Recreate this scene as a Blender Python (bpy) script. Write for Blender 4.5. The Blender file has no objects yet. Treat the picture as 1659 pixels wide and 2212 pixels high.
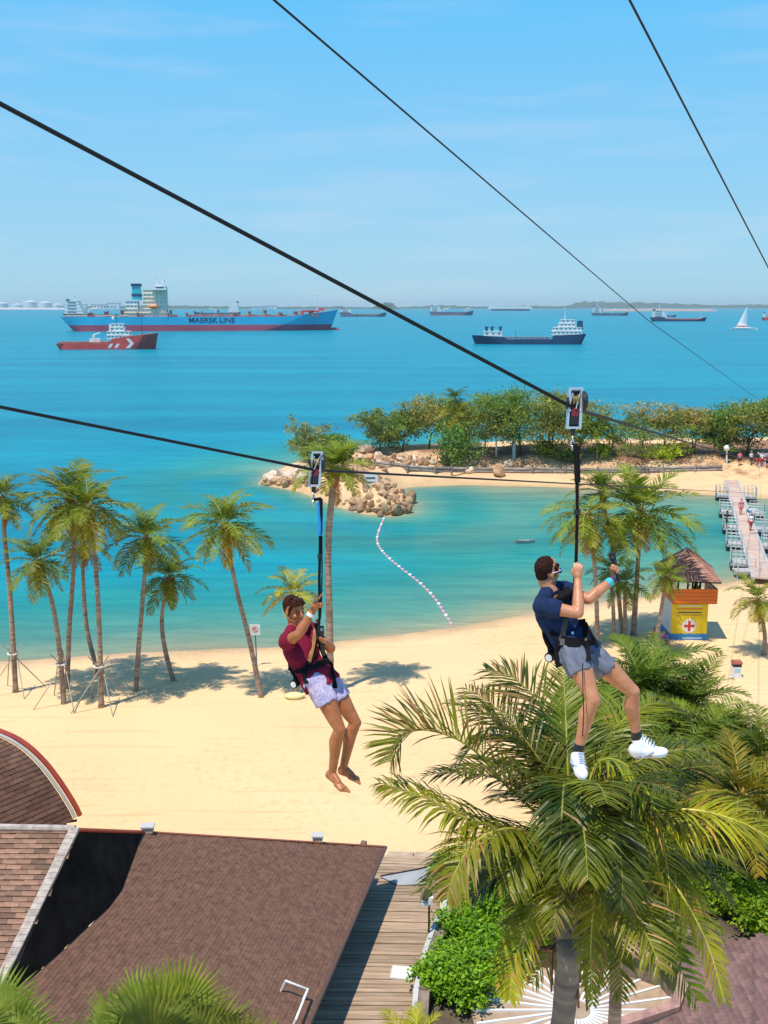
import bpy, bmesh, math, random
import numpy as np
from mathutils import Vector, Matrix, noise as mnoise
from mathutils.bvhtree import BVHTree

# ------------------------------------------------------------------ camera, world, sun, exposure
SC = bpy.context.scene
COL = SC.collection
R = math.radians
CAM_H = 22.0                       # the zip line platform stands 22 m above the water
FPX = 1000.0                       # focal length in units of a 768 x 1024 frame
PITCH = math.atan(206 / FPX)
cam_d = bpy.data.cameras.new('camera')
cam = bpy.data.objects.new('camera', cam_d)
COL.objects.link(cam)
cam_d.sensor_fit = 'AUTO'; cam_d.sensor_width = 36.0
cam_d.lens = 36.0 * FPX / 1024.0
cam_d.clip_start = 0.2; cam_d.clip_end = 60000
cam.location = (0, 0, CAM_H)
cam.rotation_euler = (math.pi / 2 - PITCH, 0, 0)
SC.camera = cam

SUN_L = Vector((0.24, 0.27, -1.0)).normalized()      # the way the light travels
SUN_EL = math.asin(-SUN_L.z)
SUN_AZ = math.atan2(-SUN_L.x, -SUN_L.y)
world = bpy.data.worlds.new('World'); SC.world = world
world.use_nodes = True
wn, wl = world.node_tree.nodes, world.node_tree.links
wn.clear()
w_out = wn.new('ShaderNodeOutputWorld'); w_bg = wn.new('ShaderNodeBackground')
w_sky = wn.new('ShaderNodeTexSky'); w_sky.sky_type = 'NISHITA'; w_sky.sun_disc = False
w_sky.sun_elevation = SUN_EL; w_sky.sun_rotation = SUN_AZ
w_sky.altitude = 0; w_sky.air_density = 1.0; w_sky.dust_density = 0.6; w_sky.ozone_density = 2.0
w_hs = wn.new('ShaderNodeHueSaturation'); w_hs.inputs['Saturation'].default_value = 1.05
w_hs.inputs['Value'].default_value = 1.0
w_tc = wn.new('ShaderNodeTexCoord')
w_sep = wn.new('ShaderNodeSeparateXYZ'); wl.new(w_tc.outputs['Generated'], w_sep.inputs[0])
w_gr = wn.new('ShaderNodeValToRGB'); ge = w_gr.color_ramp.elements     # tropical blue: milky at the horizon, deep overhead
ge.new(0.10); ge.new(0.30); ge.new(0.6)
for e_, (p_, c_) in zip(ge, [(0.0, (0.42, 0.74, 0.94)), (0.10, (0.34, 0.71, 1.0)), (0.30, (0.15, 0.64, 1.12)), (0.6, (0.11, 0.36, 0.85)), (1.0, (0.09, 0.30, 0.75))]):
    e_.position = p_; e_.color = c_ + (1,)
wl.new(w_sep.outputs[2], w_gr.inputs[0])
w_sc = wn.new('ShaderNodeVectorMath'); w_sc.operation = 'SCALE'; w_sc.inputs['Scale'].default_value = 10.0
wl.new(w_gr.outputs[0], w_sc.inputs[0])
w_bl = wn.new('ShaderNodeMixRGB'); w_bl.inputs[0].default_value = 0.8
wl.new(w_sky.outputs[0], w_bl.inputs[1]); wl.new(w_sc.outputs[0], w_bl.inputs[2])
wl.new(w_bl.outputs[0], w_hs.inputs['Color'])
# thin stretched cloud veils, low over the sea
w_mp = wn.new('ShaderNodeMapping'); w_mp.inputs['Scale'].default_value = (3, 3, 26)
w_no = wn.new('ShaderNodeTexNoise'); w_no.inputs['Scale'].default_value = 1.6; w_no.inputs['Detail'].default_value = 5
w_rp = wn.new('ShaderNodeValToRGB')
w_rp.color_ramp.elements[0].position = 0.50; w_rp.color_ramp.elements[1].position = 0.85
w_rp.color_ramp.elements[0].color = (0, 0, 0, 1); w_rp.color_ramp.elements[1].color = (0.22, 0.22, 0.22, 1)
w_mx = wn.new('ShaderNodeMixRGB'); w_mx.inputs[2].default_value = (9.2, 8.2, 9.0, 1)
wl.new(w_tc.outputs['Generated'], w_mp.inputs[0]); wl.new(w_mp.outputs[0], w_no.inputs[0])
wl.new(w_no.outputs[0], w_rp.inputs[0]); wl.new(w_rp.outputs[0], w_mx.inputs[0])
wl.new(w_hs.outputs[0], w_mx.inputs[1]); wl.new(w_mx.outputs[0], w_bg.inputs[0])
w_bg.inputs[1].default_value = 0.10
wl.new(w_bg.outputs[0], w_out.inputs[0])

sun_d = bpy.data.lights.new('sun', 'SUN'); sun_d.energy = 5.0; sun_d.angle = R(0.5); sun_d.color = (1.0, 0.94, 0.84)
sun = bpy.data.objects.new('sun', sun_d); COL.objects.link(sun)
sun.location = (-20, -10, 90)
sun.rotation_euler = SUN_L.to_track_quat('-Z', 'Y').to_euler()
SC.view_settings.view_transform = 'Standard'; SC.view_settings.look = 'None'
SC.view_settings.exposure = 0.0; SC.view_settings.gamma = 1.0
SC.view_settings.use_curve_mapping = False
SC.render.engine = 'CYCLES'
SC.cycles.max_bounces = 6; SC.cycles.diffuse_bounces = 3; SC.cycles.glossy_bounces = 2
SC.cycles.transmission_bounces = 3; SC.cycles.transparent_max_bounces = 6; SC.cycles.volume_bounces = 0
SC.cycles.use_denoising = True
SC.cycles.caustics_reflective = False; SC.cycles.caustics_refractive = False

# ------------------------------------------------------------------ surveying: photo sight lines to places
_up = Vector((0, math.sin(PITCH), math.cos(PITCH))); _fw = Vector((0, math.cos(PITCH), -math.sin(PITCH)))
K = 768 / 1659.0
CAM = Vector((0, 0, CAM_H))
def ray(x, y):                      # x, y measured on a 1659 px wide print of the photo
    return Vector((1, 0, 0)) * ((x * K - 384) / FPX) - _up * ((y * K - 512) / FPX) + _fw
def GD(x, y, z=0.0):                # where the sight line meets height z
    d = ray(x, y); return CAM + d * ((z - CAM_H) / d.z)
def WD(x, y, d):                    # at distance d along the view
    return CAM + ray(x, y) * d
def VD(x, y, Y):                    # where it meets the upright plane Y
    d = ray(x, y); return CAM + d * (Y / d.y)
def PL(x, y, p0, n):                # where it meets a plane
    d = ray(x, y); return CAM + d * ((p0 - CAM).dot(n) / d.dot(n))

# ------------------------------------------------------------------ helpers
def setp(o, label=None, cat=None, group=None, kind=None):
    if label: o['label'] = label
    if cat: o['category'] = cat
    if group: o['group'] = group
    if kind: o['kind'] = kind
    return o
def thing(name, label, cat, loc=(0, 0, 0), group=None, rotz=0.0):
    o = bpy.data.objects.new(name, None); COL.objects.link(o)
    o.empty_display_size = 0.3
    o.location = loc; o.rotation_euler = (0, 0, rotz)
    return setp(o, label, cat, group)
def wloc(p):
    v = Vector((0, 0, 0))
    while p is not None:
        v = v + p.location; p = p.parent
    return v
def link(name, me, parent=None, loc=None, rot=None, scale=None):
    o = bpy.data.objects.new(name, me); COL.objects.link(o)
    if parent is not None: o.parent = parent
    if loc is not None: o.location = loc
    if rot is not None: o.rotation_euler = rot
    if scale is not None: o.scale = scale
    return o
class MB:
    def __init__(s): s.v = []; s.f = []; s.m = []; s.smooth = False
    def add(s, vs, fs, mi=0):
        b = len(s.v); s.v.extend([tuple(v) for v in vs])
        s.f.extend([tuple(b + i for i in f) for f in fs]); s.m.extend([mi] * len(fs)); return s
    def box(s, c, size, mi=0, M=None, taper=1.0):
        x, y, z = size[0] / 2, size[1] / 2, size[2] / 2
        vs = []
        for k, (sx, sy, sz) in enumerate([(-1, -1, -1), (1, -1, -1), (1, 1, -1), (-1, 1, -1), (-1, -1, 1), (1, -1, 1), (1, 1, 1), (-1, 1, 1)]):
            t = taper if sz > 0 else 1.0
            v = Vector((sx * x * t, sy * y * t, sz * z))
            if M is not None: v = M @ v
            vs.append(v + Vector(c))
        return s.add(vs, [(0, 3, 2, 1), (4, 5, 6, 7), (0, 1, 5, 4), (1, 2, 6, 5), (2, 3, 7, 6), (3, 0, 4, 7)], mi)
    def tube(s, pts, rad, n=6, mi=0, caps=True, flat=None):
        pts = [Vector(p) for p in pts]
        if not hasattr(rad, '__len__'): rad = [rad] * len(pts)
        rings = []; prev = None
        for i, p in enumerate(pts):
            a = pts[max(0, i - 1)]; b = pts[min(len(pts) - 1, i + 1)]
            t = (b - a); t = t.normalized() if t.length > 1e-9 else Vector((0, 0, 1))
            if prev is None:
                ref = Vector((0, 0, 1)) if abs(t.z) < 0.9 else Vector((1, 0, 0))
                u = t.cross(ref).normalized()
            else:
                u = prev - t * prev.dot(t); u = u.normalized() if u.length > 1e-6 else t.orthogonal().normalized()
            prev = u; w = t.cross(u)
            fl = 1.0 if flat is None else flat
            rings.append([p + (u * math.cos(2 * math.pi * k / n) + w * (fl * math.sin(2 * math.pi * k / n))) * rad[i] for k in range(n)])
        vs = [v for r_ in rings for v in r_]
        fs = []
        for i in range(len(pts) - 1):
            for k in range(n):
                a = i * n + k; b = i * n + (k + 1) % n
                fs.append((a, b, b + n, a + n))
        if caps:
            fs.append(tuple(reversed(range(n)))); fs.append(tuple((len(pts) - 1) * n + k for k in range(n)))
        return s.add(vs, fs, mi)
    def cyl(s, p0, p1, r0, r1=None, n=12, mi=0):
        return s.tube([p0, p1], [r0, r0 if r1 is None else r1], n, mi)
    def prism(s, poly, z0, z1, mi=0):
        n = len(poly)
        vs = [(p[0], p[1], z0) for p in poly] + [(p[0], p[1], z1) for p in poly]
        fs = [tuple(reversed(range(n))), tuple(range(n, 2 * n))] + [(i, (i + 1) % n, n + (i + 1) % n, n + i) for i in range(n)]
        return s.add(vs, fs, mi)
    def slab(s, poly, nrm, th, mi=0):          # a thick panel: poly is its outer face
        n = len(poly); poly = [Vector(p) for p in poly]; off = Vector(nrm) * th
        vs = poly + [p - off for p in poly]
        fs = [tuple(range(n)), tuple(reversed(range(n, 2 * n)))] + [(i, n + i, n + (i + 1) % n, (i + 1) % n) for i in range(n)]
        return s.add(vs, fs, mi)
    def ball(s, c, rad, mi=0, n=8, m=6, M=None):
        if not hasattr(rad, '__len__'): rad = (rad,) * 3
        vs = []; fs = []
        c = Vector(c)
        def tr(v):
            v = Vector((v[0] * rad[0], v[1] * rad[1], v[2] * rad[2]))
            return (M @ v if M is not None else v) + c
        vs.append(tr((0, 0, -1)))
        for i in range(1, m):
            a = -math.pi / 2 + math.pi * i / m
            for k in range(n):
                b = 2 * math.pi * k / n
                vs.append(tr((math.cos(a) * math.cos(b), math.cos(a) * math.sin(b), math.sin(a))))
        vs.append(tr((0, 0, 1))); top = len(vs) - 1
        for k in range(n):
            fs.append((0, 1 + (k + 1) % n, 1 + k)); fs.append((top, top - n + k, top - n + (k + 1) % n))
        for i in range(m - 2):
            for k in range(n):
                a = 1 + i * n + k; b = 1 + i * n + (k + 1) % n
                fs.append((a, b, b + n, a + n))
        return s.add(vs, fs, mi)
    def mesh(s, name, mats, smooth=False, off=None):
        me = bpy.data.meshes.new(name)
        v = s.v if off is None else [(a - off[0], b - off[1], c - off[2]) for a, b, c in s.v]
        me.from_pydata(v, [], s.f)
        for mt in (mats if isinstance(mats, (list, tuple)) else [mats]): me.materials.append(mt)
        if any(s.m): me.polygons.foreach_set('material_index', s.m)
        if smooth: me.polygons.foreach_set('use_smooth', [True] * len(s.f))
        me.update(); return me
    def build(s, name, mats, parent=None, smooth=False, local=False):
        off = None if (parent is None or local) else wloc(parent)
        return link(name, s.mesh(name, mats, smooth, off), parent)
def rotz(a): return Matrix.Rotation(a, 3, 'Z')

# ------------------------------------------------------------------ materials
def newmat(name):
    m = bpy.data.materials.new(name); m.use_nodes = True
    nt = m.node_tree; return m, nt.nodes, nt.links, nt.nodes['Principled BSDF']
def mat(name, col, rough=0.6, var=0.0, scale=4.0, col2=None, bump=0.0, bscale=None, metal=0.0, spec=0.5, rand=0.0, stretch=None, detail=5.0, transl=0.0, objcol=False, coord='Object'):
    m, N, L, P = newmat(name)
    P.inputs['Roughness'].default_value = rough; P.inputs['Metallic'].default_value = metal
    P.inputs['Specular IOR Level'].default_value = spec
    c1 = tuple(col) + (1,)
    src = None
    tc = N.new('ShaderNodeTexCoord'); vec = tc.outputs[coord]
    if stretch:
        mp = N.new('ShaderNodeMapping'); mp.inputs['Scale'].default_value = stretch
        L.new(vec, mp.inputs[0]); vec = mp.outputs[0]
    if var > 0 or col2:
        no = N.new('ShaderNodeTexNoise'); no.inputs['Scale'].default_value = scale; no.inputs['Detail'].default_value = detail
        L.new(vec, no.inputs[0])
        rp = N.new('ShaderNodeValToRGB'); e = rp.color_ramp.elements
        e[0].position = 0.32; e[1].position = 0.68
        c2 = tuple(col2) if col2 else tuple(min(1, c * (1 + var)) for c in col)
        e[0].color = c1 if col2 else tuple(c * (1 - var) for c in col) + (1,)
        e[1].color = c2 + (1,)
        L.new(no.outputs[0], rp.inputs[0]); src = rp.outputs[0]
    if rand > 0 or objcol:
        oi = N.new('ShaderNodeObjectInfo')
        if src is None:
            rg = N.new('ShaderNodeRGB'); rg.outputs[0].default_value = c1; src = rg.outputs[0]
        if objcol:
            mx = N.new('ShaderNodeMixRGB'); mx.blend_type = 'MULTIPLY'; mx.inputs[0].default_value = 1
            L.new(src, mx.inputs[1]); L.new(oi.outputs['Color'], mx.inputs[2]); src = mx.outputs[0]
        if rand > 0:
            hs = N.new('ShaderNodeHueSaturation'); mr = N.new('ShaderNodeMapRange')
            mr.inputs[3].default_value = 1 - rand; mr.inputs[4].default_value = 1 + rand
            L.new(oi.outputs['Random'], mr.inputs[0]); L.new(mr.outputs[0], hs.inputs['Value']); L.new(src, hs.inputs['Color'])
            src = hs.outputs[0]
    if src is not None: L.new(src, P.inputs['Base Color'])
    else: P.inputs['Base Color'].default_value = c1
    if bump > 0:
        nb = N.new('ShaderNodeTexNoise'); nb.inputs['Scale'].default_value = bscale or scale * 3; nb.inputs['Detail'].default_value = 4
        L.new(vec, nb.inputs[0])
        bp = N.new('ShaderNodeBump'); bp.inputs['Strength'].default_value = bump; bp.inputs['Distance'].default_value = 0.03
        L.new(nb.outputs[0], bp.inputs['Height']); L.new(bp.outputs[0], P.inputs['Normal'])
    if transl > 0:
        out = N['Material Output']; tb = N.new('ShaderNodeBsdfTranslucent'); mx = N.new('ShaderNodeMixShader')
        mx.inputs[0].default_value = transl
        if src is not None: L.new(src, tb.inputs[0])
        else: tb.inputs[0].default_value = c1
        L.new(P.outputs[0], mx.inputs[1]); L.new(tb.outputs[0], mx.inputs[2]); L.new(mx.outputs[0], out.inputs[0])
    return m
RN = random.Random(11)
# ================================================================== SEA, BEACH, ISLAND
def segdist(px, py, poly, closed=False):
    d = np.full(px.shape, 1e9)
    n = len(poly)
    for i in range(n if closed else n - 1):
        ax, ay = poly[i][0], poly[i][1]; bx, by = poly[(i + 1) % n][0], poly[(i + 1) % n][1]
        vx, vy = bx - ax, by - ay
        t = np.clip(((px - ax) * vx + (py - ay) * vy) / (vx * vx + vy * vy + 1e-9), 0, 1)
        d = np.minimum(d, np.hypot(px - ax - t * vx, py - ay - t * vy))
    return d
def inside(px, py, poly):
    r = np.zeros(px.shape, bool); n = len(poly)
    for i in range(n):
        x0, y0 = poly[i][0], poly[i][1]; x1, y1 = poly[(i + 1) % n][0], poly[(i + 1) % n][1]
        c = ((y0 > py) != (y1 > py)) & (px < (x1 - x0) * (py - y0) / (y1 - y0 + 1e-12) + x0)
        r ^= c
    return r
def sstep(a, b, x):
    t = np.clip((x - a) / (b - a), 0, 1); return t * t * (3 - 2 * t)
NEAR_SHORE = [GD(*p) for p in [(-700, 1500), (-250, 1450), (0, 1428), (150, 1418), (300, 1408), (450, 1402), (600, 1396), (720, 1386), (860, 1370), (985, 1354), (1150, 1324), (1300, 1300), (1420, 1284), (1560, 1260), (1659, 1243), (1900, 1200), (2300, 1160)]]
NEAR_POLY = NEAR_SHORE + [Vector((160, 60, 0)), Vector((160, -40, 0)), Vector((-160, -40, 0)), Vector((-160, 50, 0))]
ISLE = [GD(*p) for p in [(556, 1046), (600, 1054), (650, 1064), (720, 1094), (790, 1112), (850, 1116), (884, 1106), (888, 1088), (862, 1068), (880, 1053), (1000, 1048), (1200, 1053), (1400, 1062), (1659, 1078), (2000, 1092), (2400, 1110),
                         (2400, 960), (1900, 960), (1600, 963), (1200, 968), (900, 978), (780, 985), (700, 1000), (620, 1012), (568, 1032)]]
ISLE_BACK = ISLE[16:]
ISLE_ROCK = ISLE[:10]
def near_h(x, y):
    x = np.asarray(x, float); y = np.asarray(y, float)
    d = segdist(x, y, NEAR_SHORE); d = np.where(inside(x, y, NEAR_POLY), d, -d)
    h = np.where(d < 0, np.maximum(d * 0.16, -2.0), 0.9 * sstep(-2, 11, d) - 0.9 * sstep(-2, 11, 0))
    return h, d
def isle_h(x, y):
    x = np.asarray(x, float); y = np.asarray(y, float)
    d = segdist(x, y, ISLE, True); ins = inside(x, y, ISLE); d = np.where(ins, d, -d)
    db = segdist(x, y, ISLE_BACK); dr = segdist(x, y, ISLE_ROCK)
    beach = 0.10 * np.clip(d, 0, 7) + 2.0 * sstep(7.0, 15, d)
    bank = 1.9 * sstep(0, 4, d)
    w = np.clip(sstep(9, 4, dr) + sstep(10, 5, db), 0, 1)
    h = np.where(d < 0, np.maximum(d * 0.25, -2.0), beach * (1 - w) + bank * w)
    return h, d
def gz(x, y):
    return float(near_h(np.array([x]), np.array([y]))[0][0])
def iz(x, y):
    return float(isle_h(np.array([x]), np.array([y]))[0][0])
def on_sand(x, y):            # a sight line brought down to the beach
    p = GD(x, y, 0.8)
    for _ in range(4): p = GD(x, y, gz(p.x, p.y))
    return p
def on_isle(x, y):
    p = GD(x, y, 1.0)
    for _ in range(8): p = GD(x, y, 0.5 * p.z + 0.5 * iz(p.x, p.y))
    return p
def grid_mesh(name, xs, ys, zf, mats, attrs=()):
    X, Y = np.meshgrid(xs, ys); n, m = X.shape
    Z = zf(X, Y)
    co = np.stack([X.ravel(), Y.ravel(), Z.ravel()], 1)
    i = np.arange(n * m).reshape(n, m)
    f = np.stack([i[:-1, :-1].ravel(), i[:-1, 1:].ravel(), i[1:, 1:].ravel(), i[1:, :-1].ravel()], 1)
    me = bpy.data.meshes.new(name)
    me.vertices.add(len(co)); me.vertices.foreach_set('co', co.ravel())
    me.loops.add(f.size); me.loops.foreach_set('vertex_index', f.ravel())
    me.polygons.add(len(f)); me.polygons.foreach_set('loop_start', np.arange(len(f)) * 4)
    me.polygons.foreach_set('use_smooth', np.ones(len(f), bool))
    for an, fn in attrs:
        a = me.attributes.new(an, 'FLOAT', 'POINT'); a.data.foreach_set('value', fn(X, Y).ravel().astype(np.float32))
    me.update(calc_edges=True); me.validate()
    for mt in mats: me.materials.append(mt)
    return me
# ---- sand
def sand_mat(name, dry, dry2, wet, tracks, litter=None):
    m, N, L, P = newmat(name)
    P.inputs['Roughness'].default_value = 0.85; P.inputs['Specular IOR Level'].default_value = 0.2
    tc = N.new('ShaderNodeTexCoord')
    n1 = N.new('ShaderNodeTexNoise'); n1.inputs['Scale'].default_value = 0.12; n1.inputs['Detail'].default_value = 7
    L.new(tc.outputs['Object'], n1.inputs[0])
    r1 = N.new('ShaderNodeValToRGB'); r1.color_ramp.elements[0].position = 0.3; r1.color_ramp.elements[1].position = 0.7
    r1.color_ramp.elements[0].color = dry2 + (1,); r1.color_ramp.elements[1].color = dry + (1,)
    L.new(n1.outputs[0], r1.inputs[0])
    at = N.new('ShaderNodeAttribute'); at.attribute_name = 'shore'
    # wandering tide line between wet and dry
    na = N.new('ShaderNodeMath'); na.operation = 'MULTIPLY_ADD'; na.inputs[1].default_value = 2.4
    n2 = N.new('ShaderNodeTexNoise'); n2.inputs['Scale'].default_value = 0.5; n2.inputs['Detail'].default_value = 4
    L.new(tc.outputs['Object'], n2.inputs[0]); L.new(n2.outputs[0], na.inputs[0]); L.new(at.outputs['Fac'], na.inputs[2])
    mr = N.new('ShaderNodeMapRange'); mr.inputs[1].default_value = 1.3; mr.inputs[2].default_value = 3.6
    L.new(na.outputs[0], mr.inputs[0])
    mx = N.new('ShaderNodeMixRGB'); mx.inputs[1].default_value = wet + (1,)
    L.new(mr.outputs[0], mx.inputs[0]); L.new(r1.outputs[0], mx.inputs[2])
    # raked / driven furrows
    mp = N.new('ShaderNodeMapping'); mp.inputs['Scale'].default_value = (0.05, 1.0, 1); mp.inputs['Rotation'].default_value = (0, 0, 0.12)
    L.new(tc.outputs['Object'], mp.inputs[0])
    n3 = N.new('ShaderNodeTexNoise'); n3.inputs['Scale'].default_value = 2.2; n3.inputs['Detail'].default_value = 5; n3.inputs['Distortion'].default_value = 0.6
    L.new(mp.outputs[0], n3.inputs[0])
    r3 = N.new('ShaderNodeValToRGB'); r3.color_ramp.elements[0].position = 0.30; r3.color_ramp.elements[1].position = 0.42
    r3.color_ramp.elements[0].color = (0.78, 0.72, 0.66, 1); r3.color_ramp.elements[1].color = (1, 1, 1, 1)
    L.new(n3.outputs[0], r3.inputs[0])
    m3 = N.new('ShaderNodeMixRGB'); m3.blend_type = 'MULTIPLY'; m3.inputs[0].default_value = tracks
    L.new(mx.outputs[0], m3.inputs[1]); L.new(r3.outputs[0], m3.inputs[2])
    fin = m3.outputs[0]
    # trodden sand: small scuffs and footprints, in patches
    nf_ = N.new('ShaderNodeTexNoise'); nf_.inputs['Scale'].default_value = 2.6; nf_.inputs['Detail'].default_value = 6; nf_.inputs['Roughness'].default_value = .75; L.new(tc.outputs['Object'], nf_.inputs[0])
    rf_ = N.new('ShaderNodeValToRGB'); rf_.color_ramp.elements[0].position = 0.34; rf_.color_ramp.elements[1].position = 0.50
    rf_.color_ramp.elements[0].color = (0.80, 0.75, 0.69, 1); rf_.color_ramp.elements[1].color = (1, 1, 1, 1); L.new(nf_.outputs[0], rf_.inputs[0])
    np_ = N.new('ShaderNodeTexNoise'); np_.inputs['Scale'].default_value = .09; np_.inputs['Detail'].default_value = 3; L.new(tc.outputs['Object'], np_.inputs[0])
    rp_ = N.new('ShaderNodeMapRange'); rp_.inputs[1].default_value = .40; rp_.inputs[2].default_value = .62; rp_.inputs[4].default_value = .85; L.new(np_.outputs[0], rp_.inputs[0])
    xf_ = N.new('ShaderNodeMixRGB'); xf_.blend_type = 'MULTIPLY'; L.new(rp_.outputs[0], xf_.inputs[0]); L.new(fin, xf_.inputs[1]); L.new(rf_.outputs[0], xf_.inputs[2]); fin = xf_.outputs[0]
    if litter:                          # leaf litter and red earth on the wooded bank
        n5 = N.new('ShaderNodeTexNoise'); n5.inputs['Scale'].default_value = 0.35; n5.inputs['Detail'].default_value = 8; n5.inputs['Roughness'].default_value = .65
        L.new(tc.outputs['Object'], n5.inputs[0])
        a5 = N.new('ShaderNodeMath'); a5.operation = 'MULTIPLY_ADD'; a5.inputs[1].default_value = 22; L.new(n5.outputs[0], a5.inputs[0]); L.new(at.outputs['Fac'], a5.inputs[2])
        m5 = N.new('ShaderNodeMapRange'); m5.inputs[1].default_value = 20.5; m5.inputs[2].default_value = 25; L.new(a5.outputs[0], m5.inputs[0])
        x5 = N.new('ShaderNodeMixRGB'); x5.inputs[2].default_value = litter + (1,); L.new(m5.outputs[0], x5.inputs[0]); L.new(fin, x5.inputs[1]); fin = x5.outputs[0]
    L.new(fin, P.inputs['Base Color'])
    n4 = N.new('ShaderNodeTexNoise'); n4.inputs['Scale'].default_value = 3.0; n4.inputs['Detail'].default_value = 6
    L.new(tc.outputs['Object'], n4.inputs[0])
    ad = N.new('ShaderNodeMath'); ad.operation = 'ADD'; L.new(n4.outputs[0], ad.inputs[0]); L.new(n3.outputs[0], ad.inputs[1])
    bp = N.new('ShaderNodeBump'); bp.inputs['Strength'].default_value = 0.25; bp.inputs['Distance'].default_value = 0.1
    L.new(ad.outputs[0], bp.inputs['Height']); L.new(bp.outputs[0], P.inputs['Normal'])
    return m
M_sand = sand_mat('beach_sand', (0.79, 0.54, 0.285), (0.75, 0.49, 0.25), (0.50, 0.33, 0.18), 0.55)
M_isand = sand_mat('island_sand', (0.78, 0.52, 0.28), (0.64, 0.40, 0.22), (0.50, 0.34, 0.17), 0.5, (0.30, 0.15, 0.085))
xs = np.arange(-90, 110.1, 0.8); ys = np.arange(-20, 112.1, 0.8)
def nh(X, Y):
    h, d = near_h(X, Y)
    return h + 0.05 * np.sin(X * 0.7 + Y * 0.3) * sstep(4, 12, d) * np.sin(Y * 0.9)
beach = link('beach', grid_mesh('beach', xs, ys, nh, [M_sand], [('shore', lambda X, Y: near_h(X, Y)[1])]))
setp(beach, 'pale yellow sand beach curving along the lagoon', kind='structure')
xs = np.arange(-40, 150.1, 0.8); ys = np.arange(98, 176.1, 0.8)
def ih(X, Y):
    h, d = isle_h(X, Y)
    return h + 0.18 * np.sin(X * 0.45 + 1.3 * np.sin(Y * 0.3)) * np.cos(Y * 0.6 + X * 0.2) * sstep(6.5, 12, d)
isle = link('island_ground', grid_mesh('island_ground', xs, ys, ih, [M_isand], [('shore', lambda X, Y: isle_h(X, Y)[1])]))
setp(isle, 'sandy ground of the small island across the lagoon', kind='structure')
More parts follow.
